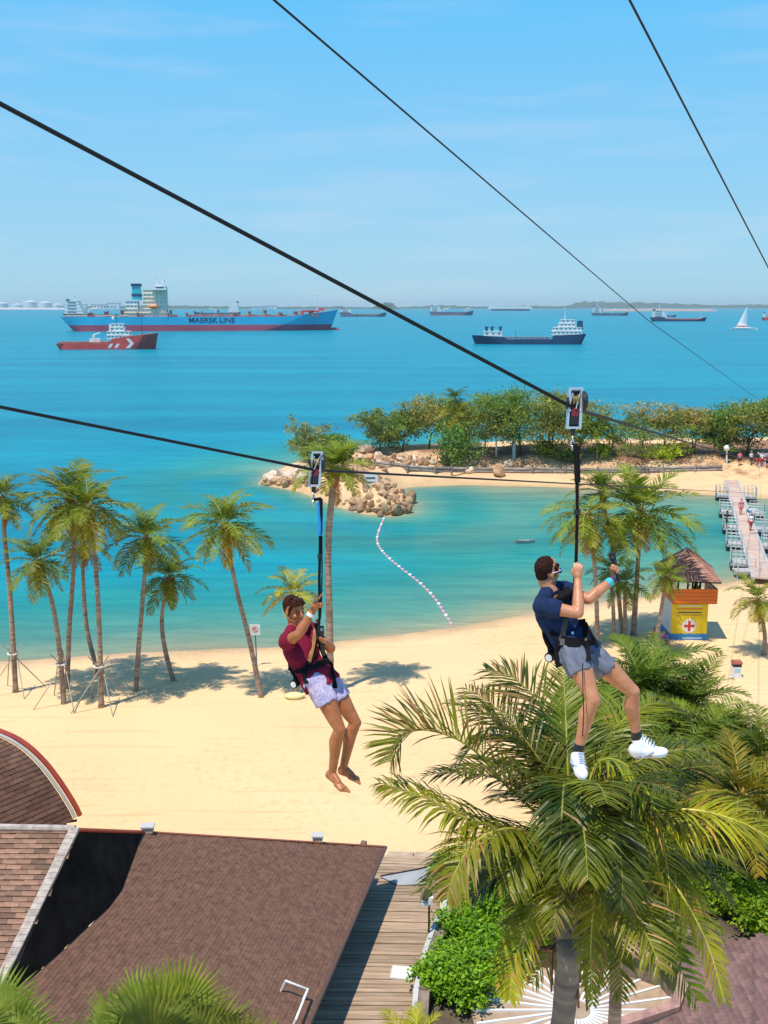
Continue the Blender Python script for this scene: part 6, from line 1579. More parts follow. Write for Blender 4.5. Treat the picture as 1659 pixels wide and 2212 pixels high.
M_skinA = skin_mat('tanned_skin', (.37, .118, .042), (.47, .168, .066)); M_skinB = skin_mat('fair_skin', (.48, .19, .09), (.58, .255, .13))
M_sclera = mat('eye_shade', (.34, .22, .17), .4); M_eye = mat('eye_dark', (.03, .02, .015), .2); M_lip = mat('lips', (.36, .12, .09), .5); M_nail = mat('teeth_white', (.7, .66, .6), .4)
def hand(mb, w, h, p, s, grip=True, vsign=False, axis_r=.016, sc=1.0):
    """w wrist, h towards the fingers, p palm side, s towards the thumb; five separate fingers"""
    h, p, s = h.normalized(), p.normalized(), s.normalized()
    M = Matrix((s, h, p)).transposed()
    ell(mb, w + h * .048 * sc, (.040 * sc, .052 * sc, .019 * sc), M, 12, 8)
    capsule(mb, w - h * .02, w + h * .03 * sc, .027 * sc, .030 * sc, 10)
    for i, (o, L_) in enumerate([(.030, .98), (.010, 1.08), (-.011, 1.0), (-.030, .80)]):
        b = w + h * (.088 - .004 * abs(i - 1)) * sc + s * o * sc
        straight = vsign and i < 2
        if straight:
            sp = s * (.26 if i == 0 else -.16); d = (h + sp).normalized()
            q1 = b + d * .042 * L_; q2 = q1 + d * .027 * L_; q3 = q2 + (d + p * .08).normalized() * .022 * L_
            chain(mb, [b - h * .02, q1, q2, q3], [.0105, .0095, .0088, .0078], 8)
        else:
            def dr(a): return (h * math.cos(a) + p * math.sin(a)).normalized()
            A = (R(55), R(140), R(215)) if (grip or vsign) else (R(12), R(25), R(35))
            q1 = b + dr(A[0]) * .043 * L_ * sc; q2 = q1 + dr(A[1]) * .028 * L_ * sc; q3 = q2 + dr(A[2]) * .02 * L_ * sc
            chain(mb, [b - h * .015, q1, q2, q3], [.0105, .010, .0092, .0082], 8)
    t0 = w + h * .025 * sc + s * .026 * sc
    if grip or vsign:
        t1 = t0 + (h * .55 + s * .45 + p * .55).normalized() * .042 * sc; t2 = t1 + (h * .5 - s * .25 + p * .65).normalized() * .03 * sc; t3 = t2 + (h * .1 - s * .75 + p * .3).normalized() * .02 * sc
    else:
        t1 = t0 + (h * .6 + s * .8).normalized() * .042; t2 = t1 + (h * .85 + s * .4).normalized() * .03; t3 = t2 + h * .02
    chain(mb, [t0, t1, t2, t3], [.014, .0125, .011, .009], 8)
def build_person(label, Z, d0, J, face, tors, skin, shirt_m, shorts_m, hair_m, hair_style, shoes, hands, sc=1.0, seed=0, group=None):
    X = lambda k: Z(*J[k][:2], d0 + J[k][2]) if not isinstance(J[k], Vector) else J[k]
    N_, P_ = X('neck'), X('pelvis')
    u = (N_ - P_).normalized(); f = Vector(tors + (0,)); f = (f - u * f.dot(u)).normalized(); r = f.cross(u).normalized()
    TM = Matrix((r, f, u)).transposed(); T = (N_ - P_).length
    t = thing('person', label, 'person', P_, group)
    sh = {1: N_ + r * .175 - u * .055, -1: N_ - r * .175 - u * .055}
    hip = {1: X('rhip'), -1: X('lhip')}
    bow = J.get('bow', .06); mid = lambda q: -f * (bow * math.sin(math.pi * max(0, min(1, q / T))))     # slouch of the back
    # -- body: one continuous skin
    b = MB()
    ell(b, N_ - u * .20 + mid(T - .20), (.162, .105, .19), TM); ell(b, P_ + u * .17 + mid(.17), (.135, .092, .16), TM); ell(b, P_ + u * .02, (.155, .105, .125), TM)
    for k in (1, -1):
        ell(b, N_ - u * .17 + r * .07 * k + f * .055 + mid(T - .17), (.080, .036, .075), TM)
        chain(b, [N_ + u * .035 + r * .02 * k, N_ - u * .012 + r * .10 * k - f * .01, sh[k]], [.034, .040, .055])
        e, w = X('relbow' if k == 1 else 'lelbow'), X('rwrist' if k == 1 else 'lwrist')
        ad = (e - sh[k]); chain(b, [sh[k], sh[k] + ad * .45, e], [.060, .053, .041])
        fd = (w - e); chain(b, [e, e + fd * .28, e + fd * .65, w], [.041, .047, .037, .028])
        kn, an = X('rknee' if k == 1 else 'lknee'), X('rankle' if k == 1 else 'lankle')
        td = (kn - hip[k]); back = (hip[k] + (an - hip[k]) * (td.length / (td.length + (an - kn).length)) - kn); back = back.normalized() if back.length > .01 else -f
        ell(b, hip[k] - f * .045 + u * .01, (.078, .072, .085), TM)
        chain(b, [hip[k], hip[k] + td * .4 - back * .012, hip[k] + td * .8, kn], [.094, .088, .066, .052])
        ell(b, kn - back * .004, (.050, .050, .055), TM, 12, 8)
        sd = (an - kn); chain(b, [kn, kn + sd * .28 + back * .022, kn + sd * .6 + back * .008, an], [.050, .062, .046, .035])
        hk = hands[k]; hw = hk['dir']
        hand(b, w, hk['dir'], hk['palm'], hk['side'], hk.get('grip', True), hk.get('v', False))
        hl, to = X('rheel' if k == 1 else 'lheel'), X('rtoe' if k == 1 else 'ltoe')
        fd = (to - hl).normalized(); sw = fd.cross(sd.normalized()).normalized(); nu = sw.cross(fd)
        if nu.dot(sd) > 0: nu = -nu
        fr = .78 if shoes else 1.0
        chain(b, [an, hl + nu * .02], [.034, .037 * fr]); chain(b, [hl + nu * .006, hl.lerp(to, .35) + nu * .012, hl.lerp(to, .72)], [.036 * fr, .034 * fr, .030 * fr]); chain(b, [an, hl.lerp(to, .5) + nu * .022], [.034 * fr, .028 * fr])
        for q in (-.022, .022): chain(b, [hl.lerp(to, .5) + sw * q * .8, hl.lerp(to, .78) + sw * q], [.026, .022], 10)
        if not shoes:
            ins = sw * (1 if sw.dot(hip[-k] - hip[k]) > 0 else -1)
            for i in range(5):
                o_ = ins * (.036 - .018 * i); L0 = (to - hl).length
                bb = hl + fd * L0 * (.80 - .012 * i * i * .6) + o_ ; chain(b, [bb, bb + fd * (.052 - .007 * i) - nu * .006], [.0145 if i == 0 else .0105, .0115 if i == 0 else .0085], 8)
    # -- head
    Hc = X('head'); hf = Vector(face).normalized(); hu = Vector(J.get('headup', (0, 0, 1))); hu = (hu - hf * hu.dot(hf)).normalized(); hr = hf.cross(hu)
    HM = Matrix((hr, hf, hu)).transposed(); hp = lambda a, bb, c: Hc + hr * a + hf * bb + hu * c
    chain(b, [N_ - u * .03, N_.lerp(hp(0, -.02, -.07), .6), hp(0, -.025, -.045)], [.064, .057, .058])
    ell(b, hp(0, -.008, .025), (.076, .098, .098), HM); ell(b, hp(0, .028, -.045), (.058, .066, .075), HM); ell(b, hp(0, .062, -.098), (.030, .030, .024), HM)
    for k in (1, -1):
        chain(b, [hp(.058 * k, .0, -.06), hp(.022 * k, .07, -.105)], [.024, .02], 10); ell(b, hp(.040 * k, .066, -.032), (.024, .022, .022), HM, 10, 7)
        ell(b, hp(.076 * k, -.010, -.014), (.009, .021, .029), HM, 10, 8); ell(b, hp(.028 * k, .084, .022), (.026, .014, .011), HM, 10, 6)
    chain(b, [hp(0, .092, .012), hp(0, .115, -.030)], [.010, .0155], 10); ell(b, hp(0, .108, -.034), (.020, .014, .011), HM, 10, 6)
    ell(b, hp(0, .090, -.068), (.024, .014, .007), HM, 10, 6); ell(b, hp(0, .088, -.080), (.021, .014, .008), HM, 10, 6)
    body = fuse(b, 'body', skin, t, .0058, 3)
    for k in (1, -1):
        e = MB(); ell(e, hp(.031 * k, .082, -.002), (.0145, .0115, .0055), HM, 8, 6); eo = e.build('eye', M_sclera, t, smooth=True)
        e = MB(); ell(e, hp(.031 * k, .0925, -.002), (.0065, .0045, .0055), HM, 8, 6); e.build('iris', M_eye, eo, smooth=True)
        e = MB(); chain(e, [hp(.012 * k, .098, .020), hp(.034 * k, .096, .027), hp(.052 * k, .082, .021)], [.003, .004, .002], 6); e.build('eyebrow', hair_m, t, smooth=True)
    e = MB(); chain(e, [hp(-.024, .094, -.073), hp(0, .104, -.075), hp(.024, .094, -.073)], [.004, .0065, .004], 6); e.build('mouth', M_lip, t, smooth=True)
    # -- hair
    hb = MB(); rnd = random.Random(seed)
    if hair_style == 'tufted':
        ell(hb, hp(0, -.030, .040), (.079, .090, .094), HM); ell(hb, hp(0, -.050, -.005), (.067, .056, .066), HM)
        for k in range(64):
            a = rnd.uniform(-1, 1); bq = rnd.uniform(-.9, 1); p = hp(.060 * a, .062 * bq - .01, .108 - .035 * a * a - .035 * bq * bq)
            q = p + hr * rnd.uniform(-.02, .02) + hf * rnd.uniform(.012, .04) + hu * rnd.uniform(.012, .042); chain(hb, [p, q], [.015, .004], 6)
        for k in (1, -1): chain(hb, [hp(.066 * k, .046, .060), hp(.074 * k, .030, .03), hp(.075 * k, .016, -.02)], [.018, .014, .008], 6)
        for a in (-.05, -.025, 0, .025, .05): chain(hb, [hp(a, .055, .092), hp(a * 1.05, .084, .072)], [.022, .012], 6)
    else:
        ell(hb, hp(0, -.022, .036), (.0765, .0945, .092), HM); ell(hb, hp(0, -.048, -.014), (.062, .052, .060), HM)
        for k in (1, -1): chain(hb, [hp(.062 * k, .045, .060), hp(.070 * k, .03, .035), hp(.073 * k, .014, -.018)], [.018, .014, .009], 6)
    fuse(hb, 'hair', hair_m, t, .006, 2, wrinkle=(.004, 60, hu))
    # -- shirt
    s = MB()
    ell(s, N_ - u * .20 + f * .004 + mid(T - .20), (.188, .142, .208), TM); ell(s, P_ + u * .19 + mid(.19), (.168, .126, .18), TM); ell(s, P_ + u * .07, (.184, .138, .13), TM)
    n = 20; vs = []
    for zz, q in ((.16, .158), (-.05, .200)):
        for k in range(n): a = 2 * math.pi * k / n; vs.append(P_ + u * zz + mid(max(0, zz)) + r * math.cos(a) * q + f * math.sin(a) * q * .76)
    s.add(vs, [tuple(reversed(range(n))), tuple(range(n, 2 * n))] + [(k, (k + 1) % n, n + (k + 1) % n, n + k) for k in range(n)])
    for k in (1, -1):
        e = X('relbow' if k == 1 else 'lelbow'); ad = e - sh[k]
        chain(s, [N_ + u * .005 + r * .045 * k - f * .01, N_ - u * .022 + r * .115 * k - f * .01, sh[k]], [.062, .066, .075])
        capsule(s, sh[k], sh[k] + ad * J.get('sleeve', .5), .074, .071, flat1=True)
    shirt = fuse(s, 'shirt', shirt_m, t, .0085, 2, wrinkle=(.013, 12, u))
    cb = MB(); cb.tube([N_ + u * .012 - f * .004 + r * math.cos(a) * .070 + f * math.sin(a) * .066 - u * (.028 * max(0, math.sin(a))) for a in [2 * math.pi * k / 20 for k in range(21)]], .010, 6); cb.build('collar', J['collar'], shirt, smooth=True)
    # -- shorts
    s = MB(); ell(s, P_ - u * .01, (.166, .118, .115), TM)
    for k in (1, -1):
        td = X('rknee' if k == 1 else 'lknee') - hip[k]
        ell(s, hip[k] - f * .05, (.097, .092, .10), TM); capsule(s, hip[k] - td * .05, hip[k] + td * J['short_len'], .110, .108, flat1=True)
    vs = []
    for zz, q in ((-.05, .166), (.06, .158)):
        for k in range(n): a = 2 * math.pi * k / n; vs.append(P_ + u * zz + r * math.cos(a) * q + f * math.sin(a) * q * .76)
    s.add(vs, [tuple(reversed(range(n))), tuple(range(n, 2 * n))] + [(k, (k + 1) % n, n + (k + 1) % n, n + k) for k in range(n)])
    shorts = fuse(s, 'shorts', shorts_m, t, .0085, 2, wrinkle=(.017, 14, (X('rknee') - hip[1]).normalized()))
    if shoes:
        for k in (1, -1):
            hl, to, an, kn = X('rheel' if k == 1 else 'lheel'), X('rtoe' if k == 1 else 'ltoe'), X('rankle' if k == 1 else 'lankle'), X('rknee' if k == 1 else 'lknee')
            fd = (to - hl).normalized(); sd = (an - kn).normalized(); sw = fd.cross(sd).normalized(); nu = sw.cross(fd)
            if nu.dot(sd) > 0: nu = -nu
            FM = Matrix((fd, sw, nu)).transposed(); L_ = (to - hl).length
            q = MB(); chain(q, [an + (kn - an).normalized() * .05, an], [.043, .044]); fuse(q, 'sock', M_black, t, .007, 2)
            q = MB(); ell(q, hl + fd * .015 + nu * .026, (.062, .047, .062), FM); ell(q, hl + fd * L_ * .45 + nu * .018, (.10, .045, .045), FM); ell(q, hl + fd * L_ * .74 + nu * .004, (.085, .052, .036), FM); chain(q, [an + nu * .0, hl + fd * .04 + nu * .03], [.040, .05]); chain(q, [an + fd * .02 - nu * .015, hl + fd * L_ * .6 + nu * .02], [.038, .036])
            so = fuse(q, 'shoe', M_shoe, t, .006, 3)
            q = MB(); ell(q, hl + fd * .03 - nu * .020, (.06, .042, .016), FM); ell(q, hl + fd * L_ * .5 - nu * .020, (.10, .043, .016), FM); ell(q, hl + fd * L_ * .78 - nu * .018, (.072, .05, .016), FM); fuse(q, 'sole', M_sole, so, .006, 2)
            for i in range(5):
                c = an.lerp(hl + fd * L_ * .72 + nu * .04, .25 + .14 * i) + nu * (.035 - .004 * i) + fd * .015
                q = MB(); q.cyl(c - sw * .026, c + sw * .026, .005, n=5); q.build('lace', M_lace, so)
            q = MB(); c = hl + fd * L_ * .45 + nu * .015; q.tube([c - fd * .05 - nu * .02 + sw * .046, c + sw * .048, c + fd * .05 + nu * .02 + sw * .042], .006, 5); q.tube([c - fd * .05 - nu * .02 - sw * .046, c - sw * .048, c + fd * .05 + nu * .02 - sw * .042], .006, 5); q.build('shoe_stripe', M_lace, so)
    return dict(t=t, body=body, shirt=shirt, shorts=shorts, u=u, f=f, r=r, hp=hp, HM=HM, sh=sh, N=N_, P=P_, X=X, HF=hf, HU=hu, HR=hr)
M_shoe = mat('white_shoe_mesh', (.78, .80, .84), .6, var=.06, scale=40); M_sole = mat('pale_sole_foam', (.62, .60, .60), .6); M_lace = mat('pale_grey_lace', (.48, .52, .60), .6)
M_webA = mat('black_webbing', (.007, .007, .008), .8, spec=.15, bump=.3, bscale=90); M_webB = mat('tan_orange_webbing', (.30, .13, .035), .7, var=.2, scale=20); M_blue = mat('blue_sling', (.01, .22, .62), .6)
M_maroon = mat('maroon_cotton', (.19, .007, .028), .85, var=.2, scale=12, spec=.2); M_navyc = mat('navy_cotton', (.010, .024, .072), .85, var=.25, scale=12, spec=.2)
M_greysh = mat('grey_shorts_fabric', (.125, .135, .175), .75, scale=9, col2=(.19, .20, .25), spec=.3)
def pattern_mat():
    m, N, L, P = newmat('lilac_print_fabric'); P.inputs['Roughness'].default_value = .85
    tc = N.new('ShaderNodeTexCoord'); v = N.new('ShaderNodeTexVoronoi'); v.inputs['Scale'].default_value = 42; L.new(tc.outputs['Object'], v.inputs[0])
    rp = N.new('ShaderNodeValToRGB'); e = rp.color_ramp.elements; e[0].position = .16; e[1].position = .30; e[0].color = (.30, .14, .26, 1); e[1].color = (.58, .47, .58, 1)
    L.new(v.outputs['Distance'], rp.inputs[0])
    n = N.new('ShaderNodeTexNoise'); n.inputs['Scale'].default_value = 18; L.new(tc.outputs['Object'], n.inputs[0])
    r2 = N.new('ShaderNodeValToRGB'); r2.color_ramp.elements[0].position = .42; r2.color_ramp.elements[1].position = .6; r2.color_ramp.elements[0].color = (.72, .78, .95, 1); r2.color_ramp.elements[1].color = (1, .98, .98, 1); L.new(n.outputs[0], r2.inputs[0])
    mx = N.new('ShaderNodeMixRGB'); mx.blend_type = 'MULTIPLY'; mx.inputs[0].default_value = 1; L.new(rp.outputs[0], mx.inputs[1]); L.new(r2.outputs[0], mx.inputs[2]); L.new(mx.outputs[0], P.inputs['Base Color']); return m
M_lilac = pattern_mat()
M_hairA = mat('chestnut_hair', (.018, .006, .003), .7, scale=60, col2=(.060, .018, .008), stretch=(1, 1, .2), spec=.12); M_hairB = mat('short_dark_brown_hair', (.014, .006, .005), .8, scale=80, col2=(.042, .016, .011), spec=.1)
def pix(sx, sy, d): return WD(sx / 4 / K, sy / 4 / K, d)            # from full size photo pixels
ZB = lambda zx, zy, d: pix(2000 + zx / 1.30125, 1500 + zy / 1.30125, d)
ZA = lambda zx, zy, d: pix(1000 + zx / 1.525, 1750 + zy / 1.525, d)
def V(*a): return Vector(a).normalized()
DB, DA = 7.8, 9.0
JB = dict(neck=(262, 1128, 0), pelvis=(412, 1425, 0), rhip=(378, 1445, -.09), lhip=(452, 1446, .06), relbow=(408, 1240, -.20), rwrist=(404, 1062, -.05), lelbow=(462, 1168, -.02), lwrist=(593, 1060, .06),
          rknee=(486, 1690, -.24), rankle=(405, 1960, -.14), lknee=(692, 1646, .04), lankle=(712, 1888, .17), rheel=(392, 2000, -.12), rtoe=(430, 2085, -.30), lheel=(702, 1968, .19), ltoe=(862, 1962, .10),
          head=(244, 1022, .0), headup=(.05, .0, 1), sleeve=.52, short_len=.44, collar=M_navyc)
pB = build_person('man in navy t-shirt, grey shorts and white running shoes, on the higher zip line', ZB, DB, JB, (.80, .58, -.02), (.80, -.60), M_skinB, M_navyc, M_greysh, M_hairB, 'short', True,
    {1: dict(dir=V(0, .1, 1), palm=V(.25, .9, .1), side=V(-.9, .3, 0)), -1: dict(dir=V(.25, .1, 1), palm=V(-.55, -.8, .1), side=V(-.5, .4, .55))}, seed=3)
JA = dict(neck=(275, 1172, 0), pelvis=(432, 1478, 0), rhip=(402, 1492, -.08), lhip=(468, 1480, .07), relbow=(296, 1200, -.34), rwrist=(382, 1062, -.34), lelbow=(494, 1288, .02), lwrist=(478, 1268, -.20),
          rknee=(548, 1778, -.15), rankle=(502, 2046, -.02), lknee=(644, 1738, .05), lankle=(570, 2012, .13), rheel=(482, 2062, .0), rtoe=(590, 2165, -.13), lheel=(556, 2038, .15), ltoe=(676, 2098, .08),
          head=(268, 1052, -.01), headup=(-.12, .0, 1), sleeve=.46, short_len=.46, collar=M_maroon)
pA = build_person('barefoot man in maroon t-shirt and lilac print shorts making a V sign, hanging lower left', ZA, DA, JA, (.70, -.71, -.04), (.88, -.47), M_skinA, M_maroon, M_lilac, M_hairA, 'tufted', False,
    {1: dict(dir=V(.45, 0, .9), palm=V(.5, -.8, -.2), side=V(-.7, -.4, .4), v=True, grip=False), -1: dict(dir=V(-.35, -.5, .85), palm=V(-.6, .3, -.1), side=V(.2, -.9, .2))}, seed=8)
def dress_bvh(p):
    vs, fs = [], []
    for o in (p['body'], p['shirt'], p['shorts']):
        b = len(vs); w = wloc(o); vs += [v.co + w for v in o.data.vertices]; fs += [tuple(b + i for i in q.vertices) for q in o.data.polygons]
    return BVHTree.FromPolygons(vs, fs)
def strap(name, person, bvh, Z, d, pts, w, mt, lift=.010, flat=.30, parent=None):
    """webbing laid on the clothes along a sight line path"""
    out = []; fine = []
    for (a, b) in zip(pts, pts[1:]):
        for k in range(5): fine.append((a[0] + (b[0] - a[0]) * k / 5, a[1] + (b[1] - a[1]) * k / 5))
    fine.append(pts[-1]); last = d
    for x, y in fine:
        p = Z(x, y, d); dr = (p - CAM).normalized(); hit = bvh.ray_cast(CAM, dr)
        if hit[0] is not None: q = hit[0] - dr * lift; last = (q - CAM).dot(_fw)
        else: q = Z(x, y, last)
        out.append(q)
    for _ in range(2): out = [out[0]] + [(out[i - 1] + out[i] * 2 + out[i + 1]) / 4 for i in range(1, len(out) - 1)] + [out[-1]]
    mb = MB(); n = len(out)
    vs = []; 
    for i, p in enumerate(out):
        t_ = (out[min(n - 1, i + 1)] - out[max(0, i - 1)]).normalized(); vw = (CAM - p).normalized(); s_ = t_.cross(vw).normalized()
        vs += [p - s_ * w / 2 + vw * .004, p + s_ * w / 2 + vw * .004, p + s_ * w / 2 - vw * .010, p - s_ * w / 2 - vw * .010]
    fs = [(i * 4 + j, i * 4 + (j + 1) % 4, i * 4 + 4 + (j + 1) % 4, i * 4 + 4 + j) for i in range(n - 1) for j in range(4)] + [(0, 3, 2, 1), (4 * n - 4, 4 * n - 3, 4 * n - 2, 4 * n - 1)]
    mb.add(vs, fs); return mb.build(name, mt, parent or person['t'])
def seat_bag(person, c, r, u, f, s=1.0):
    t = person['t']; q = MB(); M = Matrix((r, f, u)).transposed()
    ell(q, c, (.13 * s, .055 * s, .15 * s), M); ell(q, c - u * .10 * s, (.15 * s, .06 * s, .07 * s), M)
    bag = fuse(q, 'harness_pack', M_webA, t, .009, 2, wrinkle=(.008, 14, u))
    q = MB(); a = c - u * .13 * s - f * .02
    q.cyl(a - r * .16 * s, a + r * .16 * s, .045 * s, n=12); ro = q.build('rolled_seat', M_webA, bag, smooth=False)
    q = MB(); q.cyl(a + r * .158 * s, a + r * .166 * s, .033 * s, n=12); q.build('roll_end', M_white, ro)
# -- man in navy: sunglasses, wristbands, harness
X = pB['X']; hp = pB['hp']; bv = dress_bvh(pB)
q = MB(); 
for k in (1, -1): q.ball(hp(.034 * k, .100, .003), (.031, .013, .024), M=pB['HM'])
g = q.build('sunglasses', mat('blue_mirror_lens', (.01, .03, .30), .08, metal=.4), pB['t'], smooth=True)
q = MB()
for k in (1, -1): q.tube([hp(.056 * k, .095, .010), hp(.078 * k, .06, .014), hp(.083 * k, -.02, .008)], .0055, 5)
q.tube([hp(-.012, .106, .010), hp(.012, .106, .010)], .004, 5); q.build('spectacle_frame', mat('white_pink_plastic', (.70, .55, .58), .4), g)
q = MB(); w, e = X('lwrist'), X('lelbow'); dv = (e - w).normalized(); q.tube([w + dv * .035, w + dv * .075], [.036, .038], 12); q.build('wristband', mat('teal_wristband', (.02, .45, .55), .6), pB['t'])
q = MB(); q.tube([w + dv * -.012, w + dv * .025], [.034, .035], 12); q.build('wristband', mat('navy_wristband', (.02, .03, .12), .6), pB['t'])
for pts, wd, mt in [([(262, 1338), (300, 1366), (360, 1380), (430, 1385), (500, 1405)], .045, M_webA), ([(345, 1270), (330, 1330), (318, 1385)], .04, mat('olive_webbing', (.07, .055, .04), .7)), ([(318, 1385), (300, 1420), (292, 1470), (308, 1520)], .045, M_webA),
                    ([(300, 1395), (370, 1400), (440, 1400)], .05, M_webA), ([(425, 1270), (436, 1340), (446, 1420), (458, 1490)], .055, M_webA), ([(440, 1370), (455, 1430), (462, 1480)], .028, M_webB), ([(436, 1290), (465, 1350), (500, 1415)], .05, M_webA)]:
    strap('harness_strap', pB, bv, ZB, DB, pts, wd, mt)
strap('harness_buckle', pB, bv, ZB, DB, [(372, 1343), (384, 1343)], .02, mat('bare_steel', (.6, .6, .6), .3, metal=1), lift=.02)
strap('harness_buckle', pB, bv, ZB, DB, [(312, 1388), (336, 1392)], .05, mat('olive_buckle', (.10, .09, .07), .5), lift=.02)
seat_bag(pB, pB['P'] - pB['f'] * .155 + pB['u'] * .16 + pB['r'] * .03, pB['r'], pB['u'], pB['f'], .88)
q = MB(); ch = pB['N'] + pB['f'] * .11 - pB['u'] * .06
for k in range(6): q.ball(ch + pB['r'] * (.07 - .03 * k) + pB['u'] * (.02 * math.sin(k * 2)), (.035, .03, .03), n=8, m=6)
q.tube([ch - pB['r'] * .08, ch + pB['f'] * .05, ch + pB['r'] * .08], .018, 6); fuse(q, 'chest_buckle', M_webA, pB['t'], .008, 1)
q = MB(); w0 = X('lwrist'); hd = w0 + V(.25, .1, 1) * .088 + V(-.55, -.8, .1) * .03; ax = V(-.32, .05, 1)
t = thing('action_camera', 'small black action camera grip held up in the far hand of the man in navy', 'camera', hd)
q.cyl(hd - ax * .10, hd + ax * .075, .016, n=10); q.build('grip', M_black, t); q = MB(); q.box(hd + ax * .10, (.05, .03, .055), M=Matrix.Rotation(-.3, 3, 'Y')); q.build('camera_body', M_black, t); q = MB(); q.cyl(hd + ax * .10 + Vector((0, -.015, 0)), hd + ax * .10 + Vector((0, -.024, 0)), .012, n=10); q.build('lens', M_glassdark, t)
# -- man in maroon
X = pA['X']; bv = dress_bvh(pA)
for pts, wd, mt in [([(400, 1130), (396, 1200), (380, 1290), (358, 1375)], .035, M_webB), ([(412, 1140), (420, 1230), (445, 1310), (470, 1370)], .045, M_webA), ([(235, 1400), (290, 1425), (345, 1420), (420, 1385), (485, 1375)], .05, M_webA), ([(345, 1420), (335, 1470), (350, 1500)], .05, M_webA),
                    ([(485, 1370), (498, 1430), (512, 1490), (520, 1530)], .045, M_webA), ([(478, 1350), (500, 1410), (515, 1460)], .022, M_webB), ([(395, 1300), (350, 1390), (330, 1450)], .04, M_webA), ([(390, 1378), (440, 1372), (480, 1352)], .05, M_webA)]:
    strap('harness_strap', pA, bv, ZA, DA, pts, wd, mt)
seat_bag(pA, pA['P'] - pA['f'] * .15 + pA['u'] * .19 + pA['r'] * .03, pA['r'], pA['u'], pA['f'], .85)
q = MB(); w, e = X('rwrist'), X('relbow'); dv = (e - w).normalized(); q.tube([w + dv * .02, w + dv * .05], [.034, .036], 12); q.build('wristband', M_white, pA['t'])
w0 = X('lwrist'); hd = w0 + V(-.35, -.5, .85) * .088 + V(-.6, .3, -.1) * .03
t = thing('action_camera', 'black action camera grip held at the chest of the man in maroon', 'camera', hd); ax = V(-.1, 0, 1)
q = MB(); q.cyl(hd - ax * .15, hd + ax * .07, .018, n=10); q.build('grip', M_black, t); q = MB(); q.box(hd + ax * .095, (.06, .03, .05)); q.build('camera_body', M_black, t); q = MB(); q.cyl(hd + ax * .095 + Vector((.01, -.015, 0)), hd + ax * .095 + Vector((.01, -.026, 0)), .013, n=10); q.build('lens', mat('pale_lens', (.3, .35, .4), .1), t)

# ================================================================== ZIP LINES, TROLLEYS, LANYARDS
M_cable = mat('dark_steel_cable', (.010, .014, .018), .6, spec=.2)
def cable(label, pts, r):
    P_ = [WD(x, y, d) for x, y, d in pts]
    t = thing('zip_line', label, 'cable', P_[0], 'zip line cables'); mb = MB(); mb.tube(P_, r, 8); mb.build('wire_rope', M_cable, t)
    return t
def beyond(a, b, s): a, b = WD(*a), WD(*b); return b + (b - a).normalized() * s
def cable3(label, P_, r):
    t = thing('zip_line', label, 'cable', P_[0], 'zip line cables'); mb = MB(); mb.tube(P_, r, 8); mb.build('wire_rope', M_cable, t); return t
def run(p_from, p_mid, p_far, back):
    a, m, f_ = WD(*p_from), WD(*p_mid), WD(*p_far)
    return [a + (a - m).normalized() * back, a, m] + [m.lerp(f_, k / 10) - Vector((0, 0, 1.6 * math.sin(math.pi * k / 10) * 0)) for k in range(1, 11)]
cable3('thick black zip line carrying the man in navy', run((0, 224, 5.6), (1244, 884, DB), (1640, 1002, 128), 2.5), .0145)
cable3('lower zip line carrying the man in maroon', run((0, 879, 7.0), (684, 1016, DA), (1640, 1066, 128), 3.0), .0125)
cable3('middle zip line crossing the sky from the top edge, no rider', run((592, 0, 10.5), (1400, 692, 34), (1690, 900, 128), 4), .013)
cable3('steep zip line in the top right corner', run((1360, 0, 10.0), (1659, 577, 21), (1790, 815, 128), 4), .013)
M_alu = mat('brushed_aluminium', (.62, .62, .63), .35, metal=.6); M_brass = mat('worn_brass_pulley', (.30, .22, .07), .4, metal=.5); M_redblk = mat('dark_red_brake_block', (.18, .012, .02), .5)
